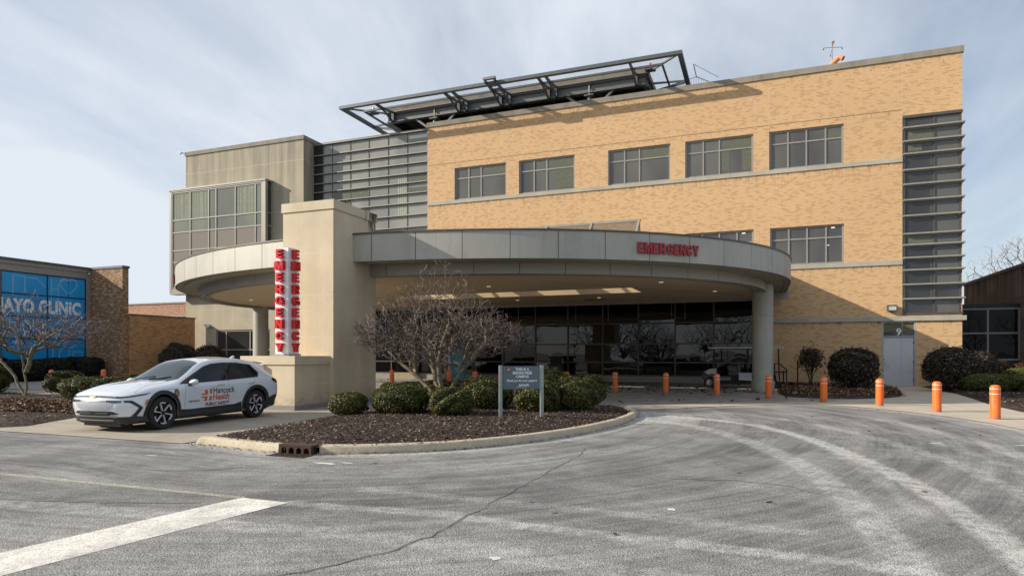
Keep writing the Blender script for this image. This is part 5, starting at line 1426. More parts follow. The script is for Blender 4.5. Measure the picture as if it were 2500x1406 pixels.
f = MB(); f.box(-2.42, 1.1, CYg-0.6, CYg+0.6, 1.97, 2.03); f.build('roof', plain('pale_cart_roof', (0.5, 0.5, 0.5, 1), 0.4), gc)
f = MB()
for (a, b) in (((-2.15, 0.9), (-2.2, 1.97)), ((0.9, 0.4), (0.85, 1.97)), ((-0.55, 0.6), (-0.6, 1.97))):
    for y in (CYg-0.52, CYg+0.52): f.beam((a[0], y, a[1]), (b[0], y, b[1]), 0.04, 0.04)
f.beam((-2.05, CYg-0.1, 0.95), (-1.75, CYg-0.1, 1.2), 0.04, 0.04); f.build('roof_post', M['black'], gc)
for (a, b) in ((-1.5, -1.02), (-0.35, 0.2)):
    f = MB(); f.box(a+0.05, b+0.1, CYg-0.5, CYg+0.5, 0.66, 0.78); f.box(b+0.0, b+0.12, CYg-0.5, CYg+0.5, 0.78, 1.2); f.build('seat', plain('brown_grey_vinyl', (0.07, 0.058, 0.05, 1), 0.5), gc)
for (a, b) in ((-0.98, -0.35), (0.05, 0.55)):
    f = MB(); f.box(a+0.02, b-0.02, CYg-0.85, CYg-0.56, 0.42, 0.72); f.box(a, b, CYg-0.87, CYg-0.55, 0.72, 0.78); f.build('cooler_box', plain('off_white_box', (0.42, 0.44, 0.45, 1), 0.4), gc)
for (x, y) in ((-2.38, CYg-0.48), (-2.38, CYg+0.48), (0.55, CYg-0.48), (0.55, CYg+0.48)):
    sgn = -1 if y < CYg else 1
    f = MB(); f.lathe([(0.14, 0.09), (0.24, 0.10), (0.265, 0.06), (0.265, -0.06), (0.24, -0.10), (0.14, -0.09), (0.14, 0.09)], (x, y, 0.28), 24, 'y'); f.build('tyre', M['black'], gc, auto=40)
    f = MB(); f.lathe([(0.001, 0.03*sgn), (0.11, 0.03*sgn), (0.13, 0.09*sgn), (0.145, 0.09*sgn)], (x, y, 0.28), 20, 'y')
    for k in range(5):
        q = k*2*math.pi/5; f.beam((x, y+0.06*sgn, 0.28), (x+0.13*math.cos(q), y+0.085*sgn, 0.28+0.13*math.sin(q)), 0.03, 0.03)
    f.build('rim', M['chrome'], gc)

# ------------------------------------------------------------------ vegetation
M['leaf_box'] = None
def leaf_mat(name, a, b, c, rough=0.5):
    t = NT(name); r = t.node('ShaderNodeNewGeometry').outputs['Random Per Island']
    col = t.mix(r, a, b); col = t.mix(t.math('GREATER_THAN', r, 0.86), col, c)
    t.set(col, rough, spec=0.35)
    tl = t.node('ShaderNodeBsdfTranslucent'); t.L(col, tl.inputs[0])
    ms = t.node('ShaderNodeMixShader'); ms.inputs[0].default_value = 0.18
    t.L(t.b.outputs[0], ms.inputs[1]); t.L(tl.outputs[0], ms.inputs[2]); t.L(ms.outputs[0], t.out.inputs[0])
    return t.m
M['leaf_box'] = leaf_mat('boxwood_leaf', (0.028, 0.038, 0.009, 1), (0.095, 0.100, 0.018, 1), (0.22, 0.185, 0.045, 1))
M['leaf_yew'] = leaf_mat('bright_yew_leaf', (0.045, 0.065, 0.012, 1), (0.10, 0.12, 0.02, 1), (0.2, 0.19, 0.03, 1))
M['leaf_dark'] = leaf_mat('winter_brown_leaf', (0.020, 0.016, 0.010, 1), (0.058, 0.044, 0.026, 1), (0.17, 0.12, 0.078, 1))
M['leaf_red'] = leaf_mat('russet_leaf', (0.05, 0.022, 0.012, 1), (0.10, 0.05, 0.02, 1), (0.15, 0.09, 0.03, 1))
M['leaf_hedge'] = leaf_mat('black_green_leaf', (0.006, 0.008, 0.005, 1), (0.016, 0.018, 0.010, 1), (0.03, 0.03, 0.015, 1))
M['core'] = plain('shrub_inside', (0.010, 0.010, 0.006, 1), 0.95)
M['wood'] = plain('shrub_wood', (0.06, 0.042, 0.03, 1), 0.9)

def shrub_mesh(name, rx, ry, h, n, leaf, seed, mat, power=2.6, lump=0.07, loose=0.05, stems=0, elong=1.6):
    """leaf-size faces spread through the outer shell of a clipped bush, around a dark core"""
    r = np.random.RandomState(seed)
    d = r.normal(size=(n, 3)); d[:, 2] = np.where(d[:, 2] < -0.25*np.abs(d[:, 2]).max(), -d[:, 2], d[:, 2]); d /= np.linalg.norm(d, axis=1)[:, None]
    cz = h*0.52
    e = (np.abs(d[:, 0])**power + np.abs(d[:, 1])**power + np.abs(d[:, 2])**power)**(-1/power)
    K = r.uniform(2.0, 5.5, (7, 3))*np.array([1, 1, 1]); ph = r.uniform(0, 6.28, 7)
    lum = sum(np.sin(d@K[i]*1.6+ph[i]) for i in range(7))/7
    s = e*(1+lump*lum*2.2) - np.abs(r.normal(size=n))*loose
    fuzz = r.rand(n) < 0.06; s = s + fuzz*r.uniform(0, loose*1.6, n)
    P = d*s[:, None]*np.array([rx, ry, h*0.5]) + np.array([0, 0, cz])
    P[:, 2] = np.maximum(P[:, 2], 0.02)
    nrm = d/np.array([rx, ry, h*0.5]); nrm /= np.linalg.norm(nrm, axis=1)[:, None]
    nrm = nrm + r.normal(size=(n, 3))*0.55; nrm /= np.linalg.norm(nrm, axis=1)[:, None]
    a = np.cross(nrm, r.normal(size=(n, 3))); a /= np.linalg.norm(a, axis=1)[:, None]; b = np.cross(nrm, a)
    L = leaf*r.uniform(0.6, 1.25, n)
    A = a*(L*elong*0.5)[:, None]; B = b*(L*0.5)[:, None]
    V = np.stack([P-A, P-B, P+A, P+B], 1).reshape(-1, 3)
    F = (np.arange(n)[:, None]*4+np.arange(4)[None, :])
    me = bpy.data.meshes.new(name); me.from_pydata(V.tolist(), [], F.tolist()); me.materials.append(mat)
    # near-black core, the shade between the leaves put into its colour
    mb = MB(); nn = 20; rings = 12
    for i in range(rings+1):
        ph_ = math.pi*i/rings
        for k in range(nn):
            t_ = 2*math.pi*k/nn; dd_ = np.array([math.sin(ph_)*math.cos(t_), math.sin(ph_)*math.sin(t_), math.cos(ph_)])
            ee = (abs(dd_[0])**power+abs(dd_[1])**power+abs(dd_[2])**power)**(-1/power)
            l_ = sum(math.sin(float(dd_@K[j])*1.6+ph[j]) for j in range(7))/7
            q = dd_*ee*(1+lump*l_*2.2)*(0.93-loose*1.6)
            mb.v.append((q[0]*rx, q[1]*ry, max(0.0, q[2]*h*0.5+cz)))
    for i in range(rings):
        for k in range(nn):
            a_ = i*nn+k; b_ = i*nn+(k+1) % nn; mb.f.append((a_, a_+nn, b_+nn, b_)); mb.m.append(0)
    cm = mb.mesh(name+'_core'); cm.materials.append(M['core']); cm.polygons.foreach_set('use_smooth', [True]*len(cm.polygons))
    st_ = MB()
    for k in range(max(3, stems)):
        q = r.uniform(0, 6.28); st_.tube([(0.04*math.cos(q), 0.04*math.sin(q), -0.03), (rx*0.3*math.cos(q), ry*0.3*math.sin(q), h*0.3), (rx*0.5*math.cos(q+.3), ry*0.5*math.sin(q+.3), h*0.6)], [0.02, 0.014, 0.006], 5)
    sm_ = st_.mesh(name+'_stem'); sm_.materials.append(M['wood'])
    return me, cm, sm_
def place_shrub(ms, name, label, cat, loc, rz=0, sc=(1, 1, 1), group=None, core=True):
    o = thing(name, label, cat, loc, group); o.rotation_euler = (0, 0, rz); o.scale = sc
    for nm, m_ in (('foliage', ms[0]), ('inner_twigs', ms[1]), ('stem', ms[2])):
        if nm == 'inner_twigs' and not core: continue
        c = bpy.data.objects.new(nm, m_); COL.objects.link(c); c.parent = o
    return o
BXM = [shrub_mesh('boxwood_a', 0.62, 0.52, 0.72, 11000, 0.030, 1, M['leaf_box'], 2.8, 0.10), shrub_mesh('boxwood_b', 0.50, 0.50, 0.70, 9500, 0.030, 2, M['leaf_box'], 2.5, 0.11), shrub_mesh('boxwood_c', 0.42, 0.40, 0.56, 7500, 0.030, 3, M['leaf_box'], 3.2, 0.09)]
G_ = 'clipped boxwood shrubs on the mulch island'
ISH = [(2, -9.93, 14.05, 0.10, 1.05, 0.95, 'smallest clipped boxwood at the left end of the island, before the pylon'),
 (0, -8.68, 14.55, 0.4, 1.08, 1.0, 'wide clipped boxwood left of the bare tree stems'),
 (0, -9.3, 17.9, 1.2, 1.05, 0.95, 'low clipped boxwood mostly hidden behind the wide one left of the tree'),
 (1, -8.2, 18.3, 0.2, 1.0, 0.92, 'clipped boxwood behind the stems of the bare tree'),
 (0, -7.25, 14.6, 2.0, 1.0, 0.98, 'clipped boxwood in front of the bare tree stems'),
 (0, -7.05, 16.5, 0.9, 1.06, 1.16, 'clipped boxwood between the bare tree and the left sign post'),
 (1, -5.55, 16.25, 0.6, 1.08, 1.12, 'clipped boxwood behind the panel of the smoke free sign'),
 (0, -6.1, 19.0, 2.6, 1.1, 1.35, 'clipped boxwood at the back, just right of the smoke free sign'),
 (1, -4.85, 18.9, 1.6, 1.02, 1.3, 'boxwood half hidden behind the rightmost round one'),
 (0, -4.72, 17.15, 1.1, 0.98, 1.25, 'big rounded boxwood at the right tip of the island')]
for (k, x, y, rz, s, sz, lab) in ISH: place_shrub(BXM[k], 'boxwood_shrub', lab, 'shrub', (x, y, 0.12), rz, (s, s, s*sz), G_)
G2 = 'clipped boxwood shrubs in the left bed'
for (k, x, y, rz, s, sz, lab) in ((0, -22.3, 15.9, 0.3, 1.25, 0.92, 'rounded boxwood just right of the left tree trunk'), (1, -26.6, 18.1, 1.0, 1.35, 0.98, 'rounded boxwood behind the left tree trunk'),
    (0, -20.5, 15.8, 1.9, 1.25, 0.90, 'boxwood partly hidden by the front of the car'), (0, -22.4, 18.4, 0.7, 1.3, 0.85, 'low boxwood behind the two front ones beside the car'), (1, -29.6, 17.0, 2.0, 1.3, 1.25, 'boxwood cut off by the left edge of the picture')):
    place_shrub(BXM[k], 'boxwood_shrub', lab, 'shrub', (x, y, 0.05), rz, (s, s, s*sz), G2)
HM = [shrub_mesh('hedge_ball', 1.15, 1.0, 1.45, 6000, 0.07, 9, M['leaf_hedge'], 3.2)]
for i, y in enumerate((20.6, 22.6, 24.5, 26.4, 28.3, 30.1)):
    place_shrub(HM[0], 'hedge_shrub', '', 'shrub', (-42.5, y, 0), i*1.3, (1, 1, 0.92+0.05*(i % 3)), 'dark hedge shrubs below the blue window wall')
hl = ['dark hedge shrub off toward the left edge below the blue windows', 'second dark hedge shrub from the left under the lettered windows', 'third dark hedge shrub from the left, behind the bare tree', 'dark hedge shrub under the blue windows left of the first bollard', 'dark hedge shrub under the heart symbol', 'rightmost dark hedge shrub, beside the brown brick pier']
for o, l_ in zip([o for o in bpy.data.objects if o.name.startswith('hedge_shrub')], hl): o['label'] = l_
DM = shrub_mesh('holly', 1.05, 0.95, 1.85, 11000, 0.062, 12, M['leaf_dark'], 2.3, 0.06, 0.12, 6)
DL = shrub_mesh('loose_shrub', 0.62, 0.55, 1.2, 2600, 0.06, 13, M['leaf_dark'], 2.0, 0.22, 0.35, 8)
TWB = shrub_mesh('twiggy_shrub', 1.25, 1.0, 1.5, 15000, 0.03, 15, M['leaf_dark'], 2.1, 0.10, 0.10, 9, 3.5)
RD = shrub_mesh('russet_shrub', 0.95, 0.85, 1.15, 8000, 0.05, 14, M['leaf_red'], 2.2, 0.07, 0.1)
YW = shrub_mesh('yew', 0.85, 0.75, 0.85, 9000, 0.038, 16, M['leaf_yew'], 2.6)
lo = place_shrub(DL, 'holly_shrub', 'thin open dark shrub with a bare stem against the wall left of the round one', 'shrub', (2.35, 35.2, 0.72), 0, (1.0, 1.0, 1.05), core=False)
f = MB(); 
for k in range(5):
    q = k*1.3; f.tube([(2.35, 35.2, 0.05), (2.35+0.1*math.cos(q), 35.2+0.1*math.sin(q), 0.6), (2.35+0.4*math.cos(q), 35.2+0.3*math.sin(q), 1.3)], [0.03, 0.02, 0.008], 6)
st_o = f.build('trunk', M['wood']); st_o.parent = lo; st_o.matrix_parent_inverse = lo.matrix_basis.inverted()
place_shrub(DM, 'holly_shrub', 'dense round dark shrub left of the grey door', 'shrub', (4.05, 33.6, 0.08), 0.5, (1.03, 1.0, 1.0))
place_shrub(DM, 'holly_shrub', 'biggest round dark shrub right of the grey door', 'shrub', (8.05, 34.3, 0.05), 2.2, (1.12, 1.0, 1.03))
place_shrub(DM, 'holly_shrub', 'dark shrub tucked behind the right side of the biggest round one', 'shrub', (9.6, 36.4, 0.0), 4.2, (0.95, 0.95, 0.95))
place_shrub(RD, 'russet_shrub', 'russet brown shrub beside the brick corner right of the big dark one', 'shrub', (10.3, 37.4, 0), 1.0, (1.15, 1.1, 1.25))
place_shrub(RD, 'russet_shrub', 'russet brown shrub at the right edge below the dark link windows', 'shrub', (12.1, 36.5, 0), 3.0, (1.2, 1.1, 1.2))
place_shrub(YW, 'yew_shrub', 'low dark green mound nearest the big round shrub', 'shrub', (9.1, 33.0, 0), 0.3, (1.12, 1.1, 1.0), 'low green mounds at the right edge')
place_shrub(YW, 'yew_shrub', 'low dark green mound at the right edge of the picture', 'shrub', (10.6, 32.9, 0), 1.8, (1.25, 1.1, 0.98), 'low green mounds at the right edge')
place_shrub(YW, 'yew_shrub', 'sunlit yellow green mound behind the two dark ones', 'shrub', (11.3, 35.2, 0.15), 2.8, (1.2, 1.1, 1.1), 'low green mounds at the right edge')
place_shrub(TWB, 'twiggy_shrub', 'left of the two leafless brown shrubs behind the car roof', 'shrub', (-38.3, 34.0, 0), 0.2, (1.0, 1.1, 1.62))
place_shrub(TWB, 'twiggy_shrub', 'right of the two leafless brown shrubs, below the tower window', 'shrub', (-36.1, 34.6, 0), 1.9, (1.05, 1.0, 1.5))

# bare trees grown toward targets that fill the crown
def bare_tree(seed, stems, crown, ntar, step, r_tip, wiggle=0.35, spur=0.6, pipe=2.35, trunk_r=0.09):
    """stems: list of polylines (from the base); crown: fn(rng,n)->targets.  Returns (trunk MB, branch MB, twig MB)"""
    r = np.random.RandomState(seed)
    P = []; par = []; depth = []
    for s in stems:
        prev = -1
        pts = [Vector(p) for p in s]
        for i in range(len(pts)-1):
            n = max(1, int((pts[i+1]-pts[i]).length/step))
            for k in range(n + (1 if i == len(pts)-2 else 0)):
                q = pts[i].lerp(pts[i+1], k/n); j = 0.012 if k else 0
                P.append((q.x+r.normal()*j, q.y+r.normal()*j, q.z)); par.append(prev); prev = len(P)-1
                depth.append(0 if len(P) == 1 else (depth[par[-1]]+step if par[-1] >= 0 else 0))
    T = crown(r, ntar); base = np.array(P[0])
    ctr = np.mean([np.array(s[-2]) for s in stems], 0)
    T = T[np.argsort(np.linalg.norm(T-ctr, axis=1))]
    cap = ntar*14+len(P); A = np.zeros((cap, 3)); A[:len(P)] = P; D = np.zeros(cap); D[:len(P)] = depth; n = len(P)
    skip = sum(1 for i in range(n) if A[i, 2] < base[2]+0.45)
    DIR = np.zeros((cap, 3)); DIR[:, 2] = 1
    for i in range(n):
        if par[i] >= 0: v = A[i]-A[par[i]]; DIR[i] = v/(np.linalg.norm(v)+1e-9)
    low = A[:n, 2] < base[2]+0.5
    blocked = np.zeros(cap, bool); blocked[:n] = low
    for t_ in T:
        v = t_-A[:n]; dist = np.linalg.norm(v, axis=1)+1e-9
        cosang = (v*DIR[:n]).sum(1)/dist
        cost = dist*(1+0.55*(1-cosang)) + 0.16*D[:n] + blocked[:n]*99
        i = int(np.argmin(cost)); d = dist[i]
        if d < step*0.6: continue
        k = max(1, int(d/step)); p0 = A[i].copy(); prev = i
        d0 = DIR[i]*d*0.35
        off = r.normal(size=3)*wiggle*step
        for q in range(1, k+1):
            u = q/k; pos = p0*(1-u)**2 + 2*u*(1-u)*(p0+d0) + t_*u*u if k > 1 else t_
            pos = pos + (r.normal(size=3)*wiggle*step*0.55 if q < k else 0)
            if n >= cap: break
            A[n] = pos; par.append(prev); D[n] = D[prev]+np.linalg.norm(pos-A[prev]); vv = pos-A[prev]; DIR[n] = vv/(np.linalg.norm(vv)+1e-9)
            prev = n; n += 1
    # radii: pipe model
    cnt = np.zeros(n); ch = [0]*n
    for i in range(n):
        if par[i] >= 0: ch[par[i]] += 1
    for i in range(n-1, -1, -1):
        if ch[i] == 0: cnt[i] = 1
        if par[i] >= 0: cnt[par[i]] += cnt[i]
    rad_ = r_tip*cnt**(1/pipe)
    rad_ = np.minimum(rad_, trunk_r)
    big = MB(); mid = MB(); tw_ = MB()
    # continuous chains
    kids = [[] for _ in range(n)]
    for i in range(n):
        if par[i] >= 0: kids[par[i]].append(i)
    started = [i for i in range(n) if par[i] < 0]
    stack = [(None, s) for s in started]
    while stack:
        pa, i = stack.pop()
        chain = ([pa] if pa is not None else []) + [i]
        while kids[chain[-1]]:
            ks = sorted(kids[chain[-1]], key=lambda q: -cnt[q]); 
            for o in ks[1:]: stack.append((chain[-1], o))
            chain.append(ks[0])
        if len(chain) < 2: continue
        rr_ = [rad_[c] for c in chain]
        if pa is not None: rr_[0] = min(rr_[0], rr_[1]*1.15)
        m0 = max(rr_)
        tgt = big if m0 > trunk_r*0.45 else (mid if m0 > r_tip*2.2 else tw_)
        # a chain can run from thick to thin: split where it becomes a twig
        tgt.tube([A[c] for c in chain], rr_, 8 if tgt is big else (5 if tgt is mid else 3), caps=False)
    # short crooked spurs
    for i in range(n):
        if cnt[i] < 10 and r.rand() < spur:
            for _ in range(1 + (r.rand() < 0.5)):
                d = DIR[i]+r.normal(size=3)*0.9; d /= np.linalg.norm(d); L = r.uniform(0.04, 0.17)
                a = A[i]; b = a+d*L*0.55; c = b+(d+r.normal(size=3)*0.5)*L*0.5
                tw_.tube([a, b, c], [r_tip*0.95, r_tip*0.8, r_tip*0.5], 3, caps=False)
    return big, mid, tw_
bkt = NT('lichen_bark'); p_ = bkt.obj()
c_ = bkt.mix(bkt.rng(bkt.noise(p_, 9, 5, 0.6), 0.35, 0.65), (0.085, 0.065, 0.048, 1), (0.21, 0.18, 0.115, 1))
c_ = bkt.mix(bkt.rng(bkt.noise(p_, 22, 3, 0.6), 0.52, 0.68), c_, (0.24, 0.235, 0.12, 1))
bkt.bump(bkt.noise(p_, 35, 4, 0.7), 0.5, 0.01); M['bark'] = bkt.set(c_, 0.9)
M['branch'] = plain('grey_branch_bark', (0.095, 0.072, 0.056, 1), 0.85, 0, 0.3, 8)
tn = NT('pale_twig'); r_i = tn.node('ShaderNodeNewGeometry').outputs['Random Per Island']
M['twig'] = tn.set(tn.mix(tn.math('POWER', r_i, 3.6), (0.040, 0.027, 0.022, 1), (0.42, 0.33, 0.27, 1)), 0.6)
tn = NT('purple_twig'); r_i = tn.node('ShaderNodeNewGeometry').outputs['Random Per Island']
M['twig_p'] = tn.set(tn.mix(tn.math('POWER', r_i, 2.5), (0.05, 0.035, 0.034, 1), (0.34, 0.28, 0.27, 1)), 0.6)

def crab_crown(cx, cy, W, zlo, zmid, ztop):
    def fn(r, n):
        out = []
        while len(out) < n:
            x, y = r.uniform(-1, 1, 2); rr = math.hypot(x, y)
            if rr > 1: continue
            hi = zmid+(ztop-zmid)*(1-rr**1.6)*(0.82+0.22*math.sin(5*x+1)*math.cos(4*y)); lo_ = zlo+(zmid-zlo)*(rr**2.2)*0.55
            hi = hi if rr < 0.85 else zmid+0.15
            z = lo_ + (hi-lo_)*(r.rand()**0.85)
            out.append((cx+x*W*0.5, cy+y*W*0.42, z))
        return np.array(out)
    return fn
bx_, by_ = -9.0, 17.35
STM = [[(bx_-0.02, by_, 0.05), (bx_-0.28, by_-0.05, 0.6), (bx_-0.8, by_-0.05, 1.05), (bx_-1.5, by_-0.1, 1.55), (bx_-2.1, by_, 2.1)],
       [(bx_, by_+0.02, 0.05), (bx_-0.1, by_+0.05, 0.6), (bx_-0.28, by_+0.1, 1.3), (bx_-0.45, by_+0.2, 2.0), (bx_-0.5, by_+0.1, 2.8)],
       [(bx_+0.05, by_, 0.05), (bx_+0.08, by_-0.1, 0.7), (bx_+0.05, by_-0.2, 1.4), (bx_+0.25, by_-0.3, 2.1), (bx_+0.5, by_-0.35, 2.6)],
       [(bx_+0.12, by_+0.02, 0.05), (bx_+0.32, by_+0.0, 0.6), (bx_+0.62, by_+0.05, 1.1), (bx_+1.2, by_+0.15, 1.75), (bx_+1.9, by_+0.1, 2.4)],
       [(bx_-0.05, by_+0.06, 0.05), (bx_-0.2, by_+0.3, 0.8), (bx_-0.9, by_+0.8, 1.6), (bx_-1.2, by_+1.2, 2.3)]]
ct = thing('crabapple_tree', 'leafless spreading multi-stemmed tree growing among the island shrubs', 'tree', (bx_, by_, 0.05))
a_, b_, c_ = bare_tree(4, STM, crab_crown(bx_-0.15, by_+0.05, 5.3, 1.30, 2.5, 4.65), 5600, 0.115, 0.0043, spur=0.55, pipe=2.1, trunk_r=0.078)
a_.build('trunk', M['bark'], ct, smooth=True); b_.build('branch', M['branch'], ct, smooth=True); c_.build('twig', M['twig'], ct)
lx, ly = -26.6, 16.6
STL = [[(lx, ly, 0.0), (lx-0.08, ly, 0.8), (lx-0.25, ly, 1.6), (lx-0.5, ly, 2.3), (lx-0.9, ly+0.2, 3.1)], [(lx-0.02, ly, 1.0), (lx+0.25, ly+0.1, 1.9), (lx+1.1, ly+0.1, 2.35), (lx+2.2, ly+0.0, 2.7)],
       [(lx-0.05, ly+0.02, 0.0), (lx-0.9, ly, 1.0), (lx-1.6, ly-0.1, 1.6), (lx-2.2, ly-0.2, 2.6)]]
lt_ = thing('crabapple_tree', 'leafless tree at the left edge in front of the blue lettered windows', 'tree', (lx, ly, 0))
a_, b_, c_ = bare_tree(8, STL, crab_crown(lx-0.4, ly+0.1, 6.6, 1.7, 2.9, 4.35), 3200, 0.15, 0.0050, spur=0.5, pipe=2.15, trunk_r=0.085)
a_.build('trunk', M['bark'], lt_, smooth=True); b_.build('branch', M['branch'], lt_, smooth=True); c_.build('twig', M['twig_p'], lt_)
def tall_crown(cx, cy, cz, W, H):
    def fn(r, n):
        d = r.normal(size=(n, 3)); d /= np.linalg.norm(d, axis=1)[:, None]; s = r.rand(n)**0.45
        return d*s[:, None]*np.array([W/2, W/2, H/2])+np.array([cx, cy, cz])
    return fn
fx, fy = 30.0, 92.0
ft = thing('bare_tree', 'tall leafless tree rising behind the brown wing at the right edge', 'tree', (fx, fy, 0))
a_, b_, c_ = bare_tree(15, [[(fx, fy, 0), (fx, fy, 6), (fx-0.5, fy, 9), (fx-1.2, fy, 12.5)], [(fx, fy, 5.5), (fx-2.0, fy, 8), (fx-3.8, fy, 10)], [(fx, fy, 6), (fx+2, fy, 9), (fx+3.4, fy, 12)]], tall_crown(fx-0.8, fy, 11.2, 12.5, 9.5), 1100, 0.55, 0.018, 0.3, 0.0, trunk_r=0.28)
a_.build('trunk', M['branch'], ft, smooth=True); b_.build('branch', M['branch'], ft, smooth=True); c_.build('twig', plain('pale_far_twig', (0.25, 0.2, 0.18, 1), 0.8), ft)

# ------------------------------------------------------------------ litter: bark chips and leaves
def chips(name, pts, zfn, smin, smax, mat, seed, elong=2.0, up=0.25):
    r = np.random.RandomState(seed); n = len(pts); P = np.array([(x, y, zfn(x, y)) for x, y in pts])
    a = r.uniform(0, 6.28, n); tl = r.normal(size=(n, 2))*up
    A = np.stack([np.cos(a), np.sin(a), tl[:, 0]], 1); B = np.stack([-np.sin(a), np.cos(a), tl[:, 1]], 1)
    L = r.uniform(smin, smax, n); A *= (L*0.5*elong)[:, None]; B *= (L*0.5)[:, None]
    V = np.stack([P-A-B*0.6, P+A*0.7-B, P+A+B*0.6, P-A*0.7+B], 1).reshape(-1, 3); F = np.arange(n)[:, None]*4+np.arange(4)[None, :]
    me = bpy.data.meshes.new(name); me.from_pydata(V.tolist(), [], F.tolist()); me.materials.append(mat)
    o = bpy.data.objects.new(name, me); COL.objects.link(o); o['kind'] = 'stuff'; return o
def island_mat(name, stops):
    t = NT(name); r = t.node('ShaderNodeNewGeometry').outputs['Random Per Island']
    cr = t.node('ShaderNodeValToRGB'); t.L(r, cr.inputs[0]); cr.color_ramp.interpolation = 'CONSTANT'
    while len(cr.color_ramp.elements) < len(stops): cr.color_ramp.elements.new(0.5)
    for e, (p, c) in zip(cr.color_ramp.elements, stops): e.position = p; e.color = c
    return t.set(cr.outputs[0], 0.85, spec=0.25)
M['chip'] = island_mat('bark_chips', [(0, (0.022, 0.015, 0.012, 1)), (0.35, (0.05, 0.034, 0.026, 1)), (0.62, (0.095, 0.066, 0.05, 1)), (0.82, (0.19, 0.14, 0.105, 1)), (0.94, (0.36, 0.29, 0.23, 1))])
M['fallen'] = island_mat('fallen_leaves', [(0, (0.05, 0.028, 0.016, 1)), (0.4, (0.10, 0.055, 0.028, 1)), (0.65, (0.20, 0.12, 0.065, 1)), (0.85, (0.34, 0.23, 0.14, 1))])
R1 = np.random.RandomState(21)
def isl_z(x, y): return 0.135+0.07*min(1, max(0, (y-9.6)/2.0))
chips('bark_chips', inside_pts(ISL_IN, 26000, R1), lambda x, y: 0.09+0.018+0.10*min(1, max(0.0, float(dist_poly(np.array([x]), np.array([y]), list(ISL_IN)+[ISL_IN[0]])[0])/1.2))**0.7, 0.012, 0.034, M['chip'], 2)
chips('bark_chips', inside_pts([(-20, 9.45), (-16.4, 9.55), (-16.1, 10.05), (-16.7, 11.0), (-17.5, 12.6), (-19.4, 14.5), (-24, 17), (-31, 18.3), (-31, 12)], 9000, R1), lambda x, y: 0.085, 0.015, 0.045, M['chip'], 3)
chips('leaf_litter', inside_pts([(-24, 11.0), (-17.4, 12.2), (-17.6, 13.3), (-19.6, 14.6), (-24.0, 15.2), (-28, 14.4)], 9000, R1), lambda x, y: 0.10+0.02*R1.rand(), 0.03, 0.07, M['fallen'], 4, 1.5, 0.5)
chips('leaf_litter', inside_pts([(0.9, 38.5), (5.9, 38.5), (5.9, 33.8), (5.3, 29.8), (4.2, 27.9), (2.8, 27.3), (1.5, 27.3), (0.9, 28.4)], 5500, R1), lambda x, y: 0.13+0.05*R1.rand(), 0.03, 0.08, M['fallen'], 5, 1.5, 0.5)
chips('bark_chips', inside_pts([(7.9, 38.0), (7.85, 32.2), (7.6, 29.0), (7.3, 25.48), (7.3, 18), (13, 18), (13, 38)], 9000, R1), lambda x, y: 0.15, 0.02, 0.06, M['chip'], 6)
lf = inside_pts([(-11, 21.2), (-4.6, 21.2), (0.3, 24.6), (3.0, 26.4), (5.0, 28.5), (5.6, 34), (0.6, 34), (0.0, 38), (-24, 38), (-24, 30), (-13, 26)], 2600, R1)
lf = [p for p in lf if R1.rand() < 0.12+1.1*math.exp(-((p[1]-31.5-0.12*p[0])/2.2)**2)*(1 if p[0] > -8 else 0.25)]
chips('leaf_litter', lf, lambda x, y: 0.03+0.02*R1.rand(), 0.05, 0.12, M['fallen'], 7, 1.5, 0.35)
lf = [(x, y) for x, y in inside_pts([(-10, 8.5), (5, 4), (5.5, 18), (2.5, 24), (-3, 21), (-3, 12)], 60, R1)]
chips('leaf_litter', lf, lambda x, y: 0.012, 0.02, 0.06, M['fallen'], 8, 1.5, 0.2)
kp = [(x+R1.normal()*0.10, y+R1.normal()*0.10) for (x, y) in fine_k for _ in range(4)]
chips('bark_chips', kp, lambda x, y: 0.158 if 0 else 0.02+0.135*(1 if float(dist_poly(np.array([x]), np.array([y]), ISL_IN[4:-5])[0]) < 0.16 else 0), 0.012, 0.03, M['chip'], 12)
# white salt clumps on the asphalt
def blob(x, y, a, b, seed):
    r = random.Random(seed); return [(x+a*math.cos(q*math.pi/8)*(0.6+0.6*r.random()), y+b*math.sin(q*math.pi/8)*(0.6+0.6*r.random())) for q in range(16)]
mb = MB()
for i, (x, y, a, b) in enumerate(((-6.3, 8.3, 0.20, 0.06), (-6.0, 8.45, 0.12, 0.04), (-2.05, 4.95, 0.055, 0.05), (-0.9, 7.2, 0.05, 0.05), (4.6, 14.6, 0.16, 0.06), (3.1, 14.3, 0.12, 0.05), (0.5, 5.3, 0.10, 0.03), (-9.5, 7.9, 0.14, 0.03))):
    mb.prism(blob(x, y, a, b, i), 0, 0.005, sides=False)
structure(mb.build('road_salt', plain('salt_crust', (0.62, 0.62, 0.6, 1), 0.9)))

# ------------------------------------------------------------------ patrol car
def catmull(P, per):
    P = np.array(P, float); out = []
    n = len(P)
    for i in range(n-1):
        p0 = P[max(i-1, 0)]; p1 = P[i]; p2 = P[i+1]; p3 = P[min(i+2, n-1)]
        if i == 0: p0 = 2*p1-p2
        if i == n-2: p3 = 2*p2-p1
        for k in range(per):
            t = k/per
            out.append(0.5*((2*p1)+(-p0+p2)*t+(2*p0-5*p1+4*p2-p3)*t*t+(-p0+3*p1-3*p2+p3)*t**3))
    out.append(P[-1]); return np.array(out)

